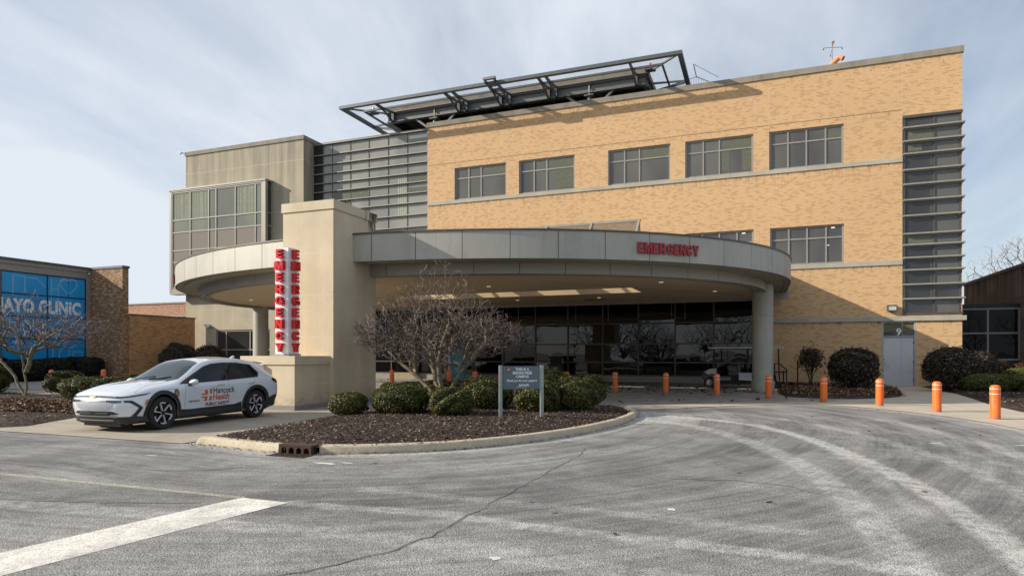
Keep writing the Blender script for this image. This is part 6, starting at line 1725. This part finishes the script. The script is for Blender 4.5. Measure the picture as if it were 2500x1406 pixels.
def car_body():
    # sections: x, then 9 half points (y, z) from under the floor up to the roof centre line
    #   floor centre, sill, rocker, crease, shoulder, belt, cant rail, roof edge, roof centre
    S = [
     (0.93,  [(0,.24),(.60,.24),(.66,.34),(.70,.48),(.70,.66),(.66,.76),(.50,.805),(.28,.825),(0,.835)]),
     (0.84,  [(0,.20),(.76,.20),(.82,.32),(.87,.50),(.86,.70),(.80,.80),(.58,.860),(.30,.885),(0,.895)]),
     (0.60,  [(0,.20),(.84,.20),(.90,.34),(.945,.52),(.93,.73),(.86,.855),(.60,.925),(.30,.950),(0,.958)]),
     (0.25,  [(0,.20),(.86,.20),(.925,.36),(.965,.58),(.95,.80),(.87,.925),(.60,.990),(.30,1.012),(0,1.018)]),
     (-0.20, [(0,.20),(.86,.20),(.92,.36),(.955,.58),(.945,.84),(.87,.965),(.62,1.040),(.30,1.065),(0,1.070)]),
     (-0.48, [(0,.20),(.86,.20),(.915,.36),(.94,.58),(.94,.86),(.88,.985),(.70,1.070),(.36,1.105),(0,1.115)]),
     (-0.85, [(0,.20),(.86,.20),(.91,.36),(.935,.58),(.94,.87),(.89,1.00),(.73,1.195),(.42,1.275),(0,1.295)]),
     (-1.25, [(0,.20),(.86,.20),(.91,.36),(.93,.58),(.94,.875),(.895,1.01),(.69,1.385),(.46,1.470),(0,1.500)]),
     (-1.60, [(0,.20),(.86,.20),(.91,.36),(.93,.58),(.94,.88),(.90,1.02),(.665,1.480),(.49,1.550),(0,1.590)]),
     (-2.10, [(0,.20),(.86,.20),(.91,.36),(.935,.58),(.945,.885),(.90,1.03),(.655,1.520),(.50,1.590),(0,1.630)]),
     (-2.70, [(0,.20),(.86,.20),(.915,.36),(.955,.58),(.955,.89),(.90,1.05),(.65,1.495),(.50,1.570),(0,1.620)]),
     (-3.15, [(0,.20),(.86,.20),(.92,.36),(.975,.60),(.965,.91),(.89,1.08),(.64,1.440),(.49,1.520),(0,1.580)]),
     (-3.50, [(0,.22),(.84,.22),(.91,.38),(.965,.62),(.95,.93),(.86,1.10),(.64,1.340),(.49,1.450),(0,1.515)]),
     (-3.72, [(0,.26),(.80,.26),(.88,.40),(.935,.62),(.92,.94),(.84,1.08),(.64,1.200),(.46,1.310),(0,1.370)]),
     (-3.88, [(0,.32),(.68,.32),(.80,.44),(.87,.62),(.86,.92),(.78,1.02),(.60,1.080),(.40,1.120),(0,1.160)]),
    ]
    X = np.array([s[0] for s in S]); Q = np.array([s[1] for s in S])     # (n,9,2)
    Xf = catmull(X[:, None], 5)[:, 0]
    Qs = catmull(Q.reshape(len(S), -1), 5).reshape(-1, 9, 2)
    rings = []
    for x, q in zip(Xf, Qs):
        h = catmull(q, 5)                       # 41 points half ring
        full = np.concatenate([h, (h[::-1]*np.array([-1, 1]))[1:-1]])
        rings.append(np.column_stack([np.full(len(full), x), full]))
    # cap rings at nose and tail
    def cap(R, sgn):
        c = R.mean(0); out = []
        for k in (0.82, 0.6, 0.38, 0.16):
            r = R.copy(); r[:, 1] = c[1]+(R[:, 1]-c[1])*k; r[:, 2] = c[2]+(R[:, 2]-c[2])*k; r[:, 0] += sgn*0.028*(1-k)
            out.append(r)
        return out
    rings = cap(rings[0], 1)[::-1]+rings+cap(rings[-1], -1)
    A = np.array(rings); m = A.shape[1]
    V = A.reshape(-1, 3)
    # sculpt: bow of the nose, undercut, raised bonnet creases, wheel bulges
    f = np.clip((V[:, 0]-0.35)/0.6, 0, 1)
    V[:, 0] -= f*0.10*(np.abs(V[:, 1])/0.7)**2.2*0.9
    V[:, 0] += f*(0.05*np.exp(-((V[:, 2]-0.60)/0.16)**2) - 0.05*np.clip((0.4-V[:, 2])/0.2, 0, 1))
    top = (V[:, 2] > 0.80) & (V[:, 0] > -0.4)
    V[:, 2] += np.where(top, 0.016*np.exp(-((np.abs(V[:, 1])-0.52)/0.05)**2)*np.clip((0.85-V[:, 0])/0.5, 0, 1), 0)
    side = np.abs(V[:, 1]) > 0.5
    V[:, 1] += np.where(side, np.sign(V[:, 1])*(-0.022)*np.exp(-((V[:, 2]-0.50)/0.10)**2)*np.clip((-0.5-V[:, 0])/0.3, 0, 1)*np.clip((V[:, 0]+2.5)/0.3, 0, 1), 0)
    n = len(rings); F = []
    for i in range(n-1):
        for k in range(m):
            a = i*m+k; b = i*m+(k+1) % m; F.append((a, b, b+m, a+m))
    F.append(tuple(range(m))[::-1]); F.append(tuple((n-1)*m+k for k in range(m)))
    me = bpy.data.meshes.new('body'); me.from_pydata(V.tolist(), [], F)
    bm = bmesh.new(); bm.from_mesh(me); bmesh.ops.recalc_face_normals(bm, faces=bm.faces)
    bvh = BVHTree.FromBMesh(bm); bm.to_mesh(me); bm.free()
    return me, bvh

def build_car():
    root = thing('patrol_car', 'white patrol car with orange and black hospital lettering parked by the beige plinth', 'car', (0, 0, 0))
    white = plain('white_car_paint', (0.66, 0.69, 0.74, 1), 0.22, 0.0, 0.01, 1, coat=1.0)
    blk = plain('black_car_plastic', (0.018, 0.018, 0.020, 1), 0.45, 0, 0.15)
    gls = plain('tinted_car_glass', (0.008, 0.009, 0.011, 1), 0.02, 0, 0.0, spec=0.45)
    scr = plain('windscreen_glass', (0.03, 0.042, 0.046, 1), 0.02, 0, 0.25, 1.5, spec=0.6)
    rub = plain('tyre_rubber', (0.014, 0.014, 0.015, 1), 0.75)
    alu = plain('machined_alloy', (0.60, 0.61, 0.63, 1), 0.3, 0.25, 0.02); dark = plain('gloss_black_alloy', (0.01, 0.01, 0.011, 1), 0.2, 0.2)
    me, bvh = car_body(); me.materials.append(white); me.materials.append(blk)
    # wheel arch cut-outs
    ob = bpy.data.objects.new('cutbody', me); COL.objects.link(ob)
    cuts = []
    for x in (0, -2.95):
        for s in (-1, 1):
            c = MB(); c.lathe([(0.001, 0.55*s), (0.415, 0.55*s), (0.415, 1.3*s), (0.001, 1.3*s)], (x, 0, 0.385), 48, 'y')
            cm = c.mesh('cut'); cm.materials.append(white); cm.materials.append(blk); cm.polygons.foreach_set('material_index', [1]*len(cm.polygons))
            bm = bmesh.new(); bm.from_mesh(cm); bmesh.ops.remove_doubles(bm, verts=bm.verts, dist=1e-5); bmesh.ops.recalc_face_normals(bm, faces=bm.faces); bm.to_mesh(cm); bm.free()
            co = bpy.data.objects.new('cut', cm); COL.objects.link(co); cuts.append(co)
            md = ob.modifiers.new('b', 'BOOLEAN'); md.object = co; md.operation = 'DIFFERENCE'; md.solver = 'EXACT'
    bpy.context.view_layer.update()
    dg = bpy.context.evaluated_depsgraph_get(); nm = bpy.data.meshes.new_from_object(ob.evaluated_get(dg))
    for c in cuts: bpy.data.objects.remove(c)
    bpy.data.objects.remove(ob)
    bm = bmesh.new(); bm.from_mesh(nm)
    for e in bm.edges:
        if len(e.link_faces) == 2 and e.calc_face_angle(0) > rad(38): e.smooth = False
    for f in bm.faces: f.smooth = True
    bm.to_mesh(nm); bm.free(); nm.name = 'body'
    body = bpy.data.objects.new('body', nm); COL.objects.link(body); body.parent = root
    lib = {'side': (lambda u, v: (Vector((u, 3, v)), Vector((0, -1, 0)))), 'far': (lambda u, v: (Vector((u, -3, v)), Vector((0, 1, 0)))),
           'front': (lambda u, v: (Vector((4, u, v)), Vector((-1, 0, 0)))), 'rear': (lambda u, v: (Vector((-8, u, v)), Vector((1, 0, 0)))), 'top': (lambda u, v: (Vector((u, v, 5)), Vector((0, 0, -1))))}
    def patch(polys, plane, name, mat, off=0.004, step=0.05, parent=None, smooth=True, thick=0.0):
        mb = MB()
        for poly in polys:
            P = np.array(poly, float); x0, y0 = P.min(0); x1, y1 = P.max(0)
            bpts = []
            for a, b in zip(poly, list(poly[1:])+[poly[0]]):
                L = math.hypot(b[0]-a[0], b[1]-a[1]); n = max(1, int(L/step))
                for k in range(n): bpts.append((a[0]+(b[0]-a[0])*k/n, a[1]+(b[1]-a[1])*k/n))
            gx = np.arange(x0+step/2, x1, step); gy = np.arange(y0+step/2, y1, step); ins = []
            for x in gx:
                for y in gy:
                    c = False; n = len(poly)
                    for i in range(n):
                        ax, ay = poly[i]; bx, by = poly[(i+1) % n]
                        if (ay > y) != (by > y) and x < (bx-ax)*(y-ay)/(by-ay+1e-12)+ax: c = not c
                    if c and min(math.hypot(x-q[0], y-q[1]) for q in bpts) > step*0.4: ins.append((x, y))
            vs = [Vector(p) for p in bpts+ins]; nb = len(bpts)
            r = geometry.delaunay_2d_cdt(vs, [(i, (i+1) % nb) for i in range(nb)], [list(range(nb))], 1, 1e-5)
            pos = []
            for v in r[0]:
                o, d = lib[plane](v.x, v.y); h = bvh.ray_cast(o, d)
                if h[0] is None: h = bvh.find_nearest(Vector((v.x, 0.9 if plane == 'side' else -0.9, v.y)) if plane in ('side', 'far') else (Vector((0.9, v.x, v.y)) if plane == 'front' else (Vector((-3.9, v.x, v.y)) if plane == 'rear' else Vector((v.x, v.y, 1.2)))))
                nn = h[1]
                if nn.dot(d) > 0: nn = -nn
                pos.append(h[0]+nn*off)
            n0 = len(mb.v); mb.v += [tuple(p) for p in pos]
            for f in r[2]:
                f = tuple(f); a, b, c = (pos[f[0]], pos[f[1]], pos[f[2]]); nrm = (b-a).cross(c-a)
                o, d = lib[plane](0, 0)
                if nrm.dot(d) > 0: f = f[::-1]
                mb.f.append(tuple(i+n0 for i in f)); mb.m.append(0)
        return mb.build(name, mat, parent or root, smooth=smooth)
    def both(polys, name, mat, **k):
        a = patch(polys, 'side', name, mat, **k); patch(polys, 'far', name, mat, **k); return a
    # glass
    both([[(-0.62,1.02),(-0.78,1.03),(-1.42,1.385),(-1.62,1.435),(-1.95,1.462),(-1.95,1.065)]], 'front_side_window', gls, off=0.006)
    both([[(-2.03,1.065),(-2.03,1.464),(-2.45,1.455),(-2.72,1.435),(-2.83,1.09)]], 'rear_side_window', gls, off=0.006)
    both([[(-2.86,1.09),(-2.76,1.432),(-2.98,1.40),(-3.13,1.20),(-3.06,1.12)]], 'quarter_window', gls, off=0.006)
    both([[(-0.50,0.995),(-1.36,1.395),(-1.62,1.46),(-2.0,1.487),(-2.5,1.48),(-3.0,1.42),(-3.19,1.2),(-3.08,1.085),(-2.0,1.04),(-0.7,1.0)]], 'window_surround', blk, off=0.003)
    patch([[(-0.40,-0.60),(-0.40,0.60),(-0.62,0.70),(-1.34,0.56),(-1.42,0.25),(-1.44,0),(-1.42,-0.25),(-1.34,-0.56),(-0.62,-0.70)]], 'top', 'windscreen', scr, off=0.005, step=0.07)
    patch([[(-3.45,0.48),(-3.74,0.52),(-3.74,-0.52),(-3.45,-0.48)]], 'top', 'rear_window', gls, off=0.005, step=0.07)
    # cladding: arches, sills, bumper
    def arch(x):
        out = [(x+0.415*math.cos(a), 0.385+0.415*math.sin(a)) for a in np.linspace(-0.42, math.pi+0.42, 30)]
        inn = [(x+0.50*math.cos(a), 0.385+0.50*math.sin(a)) for a in np.linspace(math.pi+0.34, -0.34, 30)]
        return out+inn
    both([arch(0)], 'wheel_arch_trim', blk, off=0.012, step=0.06); both([arch(-2.95)], 'wheel_arch_trim', blk, off=0.012, step=0.06)
    both([[(-0.46,0.22),(-0.47,0.42),(-0.75,0.40),(-2.2,0.42),(-2.42,0.47),(-2.46,0.22)]], 'sill_trim', blk, off=0.010)
    both([[(0.42,0.20),(0.46,0.34),(0.62,0.36),(0.86,0.345),(0.86,0.20)]], 'front_corner_trim', blk, off=0.010, step=0.04)
    both([[(-3.42,0.24),(-3.40,0.50),(-3.62,0.58),(-3.84,0.58),(-3.84,0.30)]], 'rear_bumper_trim', blk, off=0.010)
    patch([[(-0.80,0.215),(0.80,0.215),(0.78,0.31),(0.52,0.335),(0.44,0.40),(-0.44,0.40),(-0.52,0.335),(-0.78,0.31)]], 'front', 'front_bumper', blk, off=0.012, step=0.05)
    patch([[(-0.66,0.405),(-0.52,0.465),(0.52,0.465),(0.66,0.405),(0.55,0.40),(-0.55,0.40)]], 'front', 'lower_intake', plain('intake_black', (0.008, 0.008, 0.008, 1), 0.6), off=0.006)
    patch([[(-0.62,0.352),(-0.50,0.40),(-0.43,0.372),(0.43,0.372),(0.50,0.40),(0.62,0.352),(0.60,0.335),(0.46,0.35),(-0.46,0.35),(-0.60,0.335)], [(-0.5,0.285),(0.5,0.285),(0.5,0.262),(-0.5,0.262)], [(-0.40,0.435),(-0.08,0.435),(-0.08,0.425),(-0.40,0.425)], [(0.08,0.435),(0.40,0.435),(0.40,0.425),(0.08,0.425)]], 'front', 'skid_trim', plain('satin_silver_trim', (0.36, 0.37, 0.39, 1), 0.35, 0.7), off=0.016)
    # light bar, grille and side blades
    patch([[(-0.70,0.772),(-0.5,0.790),(0,0.804),(0.5,0.794),(0.72,0.778),(0.72,0.748),(0.4,0.762),(0,0.772),(-0.4,0.762),(-0.70,0.748)]], 'front', 'light_bar', plain('light_bar_black', (0.02, 0.022, 0.025, 1), 0.1, 0, spec=0.8), off=0.008)
    patch([[(-0.60,0.779),(-0.1,0.790),(-0.1,0.786),(-0.60,0.773)], [(0.60,0.779),(0.1,0.790),(0.1,0.786),(0.60,0.773)]], 'front', 'light_strip', plain('frosted_strip', (0.6, 0.62, 0.65, 1), 0.2), off=0.011)
    both([[(0.90,0.752),(0.90,0.776),(0.80,0.790),(0.42,0.838),(0.30,0.850),(0.45,0.808),(0.80,0.760)]], 'headlight_blade', plain('headlight_black', (0.02, 0.022, 0.025, 1), 0.1, 0, spec=0.8), off=0.006, step=0.03)
    gt = NT('dotted_white_grille'); p_ = gt.obj(); sp_ = gt.node('ShaderNodeSeparateXYZ'); gt.L(p_, sp_.inputs[0])
    yy = gt.math('FRACT', gt.math('MULTIPLY', sp_.outputs[1], 26.0)); zz = gt.math('FRACT', gt.math('ADD', gt.math('MULTIPLY', sp_.outputs[2], 48.0), gt.math('MULTIPLY', gt.math('FLOOR', gt.math('MULTIPLY', sp_.outputs[1], 26.0)), 0.5)))
    dm = gt.math('MULTIPLY', gt.math('LESS_THAN', gt.math('ABSOLUTE', gt.math('SUBTRACT', yy, 0.5)), 0.28), gt.math('LESS_THAN', gt.math('ABSOLUTE', gt.math('SUBTRACT', zz, 0.5)), 0.2))
    gm = gt.set(gt.mix(dm, (0.44, 0.47, 0.51, 1), (0.16, 0.175, 0.195, 1)), 0.3)
    patch([[(-0.56,0.665),(0.56,0.665),(0.50,0.56),(0.36,0.478),(-0.36,0.478),(-0.50,0.56)]], 'front', 'grille', gm, off=0.007)
    patch([[(-0.58,0.695),(0.58,0.695),(0.60,0.672),(-0.60,0.672)]], 'front', 'grille_slot', plain('slot_grey', (0.05, 0.053, 0.057, 1), 0.4), off=0.009)
    for s in (1, -1):
        patch([[(0.38*s,0.705),(0.60*s,0.703),(0.72*s,0.700),(0.72*s,0.662),(0.58*s,0.648),(0.40*s,0.668)]][0:1] if s > 0 else [[(0.38*s,0.705),(0.40*s,0.668),(0.58*s,0.648),(0.72*s,0.662),(0.72*s,0.700),(0.60*s,0.703)]], 'front', 'headlight', plain('lamp_glass_dark', (0.03, 0.03, 0.035, 1), 0.06, 0, spec=0.8), off=0.012, step=0.03)
    both([[(0.84,0.70),(0.74,0.70),(0.53,0.54),(0.64,0.36),(0.73,0.36),(0.62,0.54),(0.78,0.655),(0.84,0.66)]], 'bumper_blade', blk, off=0.012, step=0.03)
    both([[(0.47,0.60),(0.415,0.70),(0.445,0.71),(0.50,0.61)]], 'side_marker', plain('amber_marker', (0.72, 0.12, 0.01, 1), 0.25), off=0.022, step=0.03)
    both([[(-3.58,0.985),(-3.62,1.04),(-3.86,0.99),(-3.86,0.90),(-3.74,0.915)]], 'tail_light', plain('dark_tail_lens', (0.045, 0.008, 0.008, 1), 0.1, 0, spec=0.8), off=0.012, step=0.03)
    patch([[(-0.80,0.96),(0.80,0.96),(0.80,0.92),(-0.80,0.92)]], 'rear', 'rear_light_bar', plain('red_lens', (0.2, 0.01, 0.01, 1), 0.15), off=0.008)
    # door shut lines, handles, charge flap
    dl = plain('shut_line', (0.10, 0.105, 0.115, 1), 0.5)
    def line(pts, w=0.007): 
        q = []
        for a, b in zip(pts[:-1], pts[1:]):
            dx, dy = b[0]-a[0], b[1]-a[1]; L = math.hypot(dx, dy); nx, ny = -dy/L*w/2, dx/L*w/2
            q.append([(a[0]+nx, a[1]+ny), (a[0]-nx, a[1]-ny), (b[0]-nx, b[1]-ny), (b[0]+nx, b[1]+ny)])
        return q
    both(line([(-0.62,0.45),(-0.60,0.75),(-0.66,1.0)])+line([(-1.99,0.46),(-1.99,1.05)])+line([(-2.50,0.56),(-2.62,0.80),(-2.92,0.98),(-2.95,1.08)]), 'shut_line', dl, off=0.003, step=0.06)
    both(line([(-0.12,0.90),(-0.42,0.90),(-0.45,0.74),(-0.42,0.71),(-0.20,0.71),(-0.14,0.78),(-0.12,0.90)], 0.006), 'charge_flap_line', dl, off=0.003, step=0.06)
    for x in (-1.62, -2.66): both(line([(x,0.93),(x-0.22,0.94),(x-0.22,0.915),(x,0.905),(x,0.93)], 0.007), 'door_handle', dl, off=0.004, step=0.06)
    patch(line([(0.62,0.80),(0.1,0.62),(-0.35,0.66)], 0.007)+line([(0.62,-0.80),(0.1,-0.62),(-0.35,-0.66)], 0.007), 'top', 'bonnet_line', dl, off=0.003, step=0.06)
    # mirrors, antenna, wipers
    for s in (1, -1):
        m = MB(); N = 14
        for i in range(9):
            ph = math.pi*i/8
            for k in range(N):
                t_ = 2*math.pi*k/N
                m.v.append((-0.80-0.07*math.cos(ph)*1.2 - 0.02*abs(math.sin(t_)), s*(1.00+0.125*math.sin(ph)*math.cos(t_)), 1.035+0.075*math.sin(ph)*math.sin(t_)+0.01*math.cos(t_)))
        for i in range(8):
            for k in range(N):
                a = i*N+k; b = i*N+(k+1) % N; m.f.append((a, a+N, b+N, b) if s > 0 else (a, b, b+N, a+N)); m.m.append(0)
        m.build('mirror', white, root, smooth=True)
        m = MB(); m.beam((-0.74, s*0.86, 0.955), (-0.80, s*0.98, 0.985), 0.09, 0.035); m.build('mirror_arm', blk, root)
    m = MB(); m.prism([(0.10, 0), (-0.10, 0), (-0.11, 0.075), (-0.08, 0.08), (0.02, 0.03)], -0.025, 0.025, Matrix(((1,0,0,-3.05),(0,0,-1,0),(0,1,0,1.575),(0,0,0,1))), bottom=True); m.build('antenna_fin', white, root)
    sp = MB(); sp.prism([(-3.36, 0), (-3.74, -0.05), (-3.72, -0.085), (-3.4, -0.06)], -0.47, 0.47, Matrix(((1,0,0,0),(0,0,-1,0),(0,1,0,1.508),(0,0,0,1))), bottom=True); sp.build('roof_spoiler', white, root)
    m = MB(); m.beam((-0.36, 0.1, 1.10), (-0.62, 0.5, 1.165), 0.015, 0.02); m.beam((-0.36, -0.35, 1.10), (-0.58, 0.05, 1.18), 0.015, 0.02); m.build('wiper', blk, root)
    patch([[(0.03,0.758),(0.10,0.775),(0.10,0.785),(0.035,0.792),(-0.035,0.792),(-0.10,0.785),(-0.10,0.775),(-0.03,0.758)]], 'front', 'badge', plain('gold_badge', (0.16, 0.12, 0.05, 1), 0.35, 0.4), off=0.018, step=0.03)
    # decals, driver's side and passenger side
    org = plain('orange_decal', (0.60, 0.10, 0.02, 1), 0.4); bk = plain('dark_decal', (0.025, 0.03, 0.035, 1), 0.4); rd = plain('dark_red_decal', (0.20, 0.02, 0.015, 1), 0.4)
    def decal(s, size, x, z, w, mat, bold=0.0, shear=0.0, name='lettering'):
        V, F = text_mesh(s, size, bold, shear=shear, align='LEFT'); k = w/(max(v[0] for v in V)-min(v[0] for v in V)); mn = min(v[0] for v in V)
        for plane, sg_, x0 in (('side', -1, x), ('far', 1, x-w)):
            mb = MB(); pos = []
            for v in V:
                o, d = lib[plane](x0+sg_*(v[0]-mn)*k, z+v[1]); h = bvh.ray_cast(o, d); nn = h[1] if h[1].dot(d) < 0 else -h[1]; pos.append(tuple(h[0]+nn*0.006))
            put(mb, (pos, F), lambda a, b, c: (a, b, c)); mb.build(name, mat, root)
    decal('Hancock', 0.215, -1.47, 0.735, 0.70, bk, 0.002)
    decal('Health', 0.215, -1.47, 0.575, 0.53, org, 0.004)
    decal('PUBLIC SAFETY', 0.112, -1.24, 0.437, 0.80, rd, 0.003, 0.25)
    decal('EQUINOX', 0.05, -0.72, 0.565, 0.34, bk, 0.001)
    lgx = lambda P: [(-1.10+(x+1.06)*0.88, 0.565+(z-0.535)*0.78) for x, z in P]
    both([lgx(q) for q in ([(-1.35,0.90),(-1.43,0.90),(-1.43,0.755),(-1.35,0.755)], [(-1.35,0.675),(-1.43,0.675),(-1.43,0.535),(-1.35,0.535)],
          [(-1.18,0.88),(-1.27,0.88),(-1.27,0.725),(-1.06,0.725),(-1.06,0.765),(-1.18,0.765)], [(-1.06,0.675),(-1.27,0.675),(-1.27,0.535),(-1.18,0.535),(-1.18,0.635),(-1.06,0.635)])], 'cross_logo', org, off=0.006)
    sh = [(0.065*math.sin(a)*(1-0.25*math.cos(a)*0)+0, 0.095*math.cos(a)) for a in np.linspace(0, 2*math.pi, 17)[:-1]]
    both([[(-0.36+x, 0.80+y) for x, y in sh]], 'shield_badge', plain('black_gold_badge', (0.07, 0.05, 0.015, 1), 0.4), off=0.005, step=0.04)
    both([[(-0.36+x*0.62, 0.80+y*0.62) for x, y in sh]], 'shield_centre', plain('gold_badge_centre', (0.30, 0.22, 0.07, 1), 0.4), off=0.008, step=0.04)
    # floor
    # wheels
    for x in (0, -2.95):
        for s in (1, -1):
            w = bpy.data.objects.new('wheel', None); COL.objects.link(w); w.parent = root; w.location = (x, s*0.84, 0.372)
            R = 0.372
            def bld(mb, nm_, mt_, sm=None):
                o = mb.build(nm_, mt_, None, auto=sm); loc = o.location.copy(); o.parent = w; o.location = loc; return o
            t_ = MB(); t_.lathe([(0.255, -0.115), (0.34, -0.12), (0.362, -0.10), (R, -0.07), (R, 0.07), (0.362, 0.10), (0.34, 0.12), (0.262, 0.112), (0.255, 0.09), (0.255, -0.115)], (0, 0, 0), 64, 'y')
            for k in range(64):
                a = 2*math.pi*k/64; 
                for yy_ in (-0.05, 0.05): t_.beam((R*math.cos(a), yy_-0.035, R*math.sin(a)), (R*math.cos(a+0.04), yy_+0.035, R*math.sin(a+0.04)), 0.012, 0.008, up=(math.cos(a), 0, math.sin(a)))
            bld(t_, 'tyre', rub, 40)
            r_ = MB(); r_.lathe([(0.001, 0.03*s), (0.22, 0.045*s), (0.245, 0.10*s), (0.258, 0.112*s), (0.262, 0.10*s), (0.255, -0.1*s)], (0, 0, 0), 48, 'y'); bld(r_, 'rim_barrel', dark, 40)
            sp_m = MB()
            for k in range(6):
                a0 = k*math.pi/3+0.25
                def Pp(r, a, y): return (r*math.cos(a), y*s, r*math.sin(a))
                def flat(pts, y0, y1):
                    n = len(pts); b_ = len(sp_m.v)
                    for r, a in pts: sp_m.v.append(Pp(r, a, y1))
                    for r, a in pts: sp_m.v.append(Pp(r, a, y0))
                    sp_m.f.append(tuple(b_+i for i in range(n))); sp_m.m.append(0)
                    for i in range(n): j = (i+1) % n; sp_m.f.append((b_+i, b_+n+i, b_+n+j, b_+j)); sp_m.m.append(0)
                flat([(0.045, a0-0.25), (0.045, a0+0.25), (0.235, a0+0.03), (0.235, a0-0.075)], 0.06, 0.098)
                flat([(0.25, a0-0.08), (0.228, a0-0.06), (0.222, a0+0.25), (0.215, a0+0.52), (0.232, a0+0.60), (0.25, a0+0.36), (0.256, a0+0.12)], 0.08, 0.106)
            bld(sp_m, 'spoke', alu)
            hb = MB(); hb.lathe([(0.001, 0.104*s), (0.04, 0.10*s), (0.06, 0.06*s)], (0, 0, 0), 20, 'y')
            for k in range(5): a = k*2*math.pi/5; hb.box(0.052*math.cos(a)-0.009, 0.052*math.cos(a)+0.009, min(0.095*s, 0.102*s), max(0.095*s, 0.102*s), 0.052*math.sin(a)-0.009, 0.052*math.sin(a)+0.009)
            bld(hb, 'hub_cap', dark, 40)
    fl_ = MB(); fl_.box(-3.6, 0.7, -0.7, 0.7, 0.17, 0.24); fl_.box(0.45, 0.75, -0.55, 0.55, 0.12, 0.18); fl_.build('underbody', blk, root)
    return root
car = build_car()
car.location = (-13.40, 10.64, 0.013)
car.rotation_euler = (0, 0, -1.545)
car.scale = (0.99, 0.99, 0.99)

# things behind the viewpoint that the dark glass mirrors: parked cars and leafless trees
MIR = [(-17.5, -9, 0.1), (-14.6, -9.2, -0.1), (-11.4, -9.0, 0.0), (-4.4, -9.1, 0.05), (-1.3, -9.2, 0.0), (2.0, -9.0, -0.05), (5.4, -9.2, 0.06)]
cols = [(0.5, 0.5, 0.5), (0.03, 0.03, 0.035), (0.6, 0.6, 0.62), (0.55, 0.56, 0.58), (0.05, 0.06, 0.08), (0.3, 0.3, 0.31), (0.12, 0.02, 0.02)]
KEEP = {'body', 'front_side_window', 'rear_side_window', 'windscreen', 'wheel', 'front_bumper', 'grille', 'sill_trim', 'wheel_arch_trim'}
for (x, y, a), c in zip(MIR, cols):
    o = car.copy(); COL.objects.link(o); o.name = 'parked_car'; o['label'] = 'parked car mirrored small in the dark entrance glass'; o['group'] = 'parked cars mirrored in the entrance glass'
    m_ = plain('parked_car_paint', (*c, 1), 0.25, 0.2, 0.02, coat=1.0)
    for ch in list(car.children):
        if ch.name.split('.')[0] in KEEP:
            d_ = ch.copy(); COL.objects.link(d_); d_.parent = o
            for g_ in ch.children: e_ = g_.copy(); COL.objects.link(e_); e_.parent = d_
            if ch.name.startswith('body'):
                d_.data = ch.data.copy(); d_.data.materials[0] = m_
    o.location = (x, y, 0); o.rotation_euler = (0, 0, rad(90)+a)
tb_ = MB()
for i in range(13):
    x = -62+i*8.5+3*math.sin(i*2.3); y = -48+5*math.sin(i*1.7); h = 11+3.5*math.sin(i*3.1)
    a_, b_, c_ = bare_tree(40+i, [[(x, y, 0), (x, y, h*0.25), (x+0.3, y, h*0.55)], [(x, y, h*0.22), (x+2.2, y, h*0.5)], [(x, y, h*0.25), (x-2.2, y, h*0.48)]], tall_crown(x, y, h*0.55, 9.5, h*0.85), 750, 0.7, 0.022, 0.3, 0.0, trunk_r=0.22)
    for q in (a_, b_, c_): n0 = len(tb_.v); tb_.v += q.v; tb_.f += [tuple(k+n0 for k in f) for f in q.f]; tb_.m += q.m
o = tb_.build('tree_belt', M['branch']); o['kind'] = 'stuff'
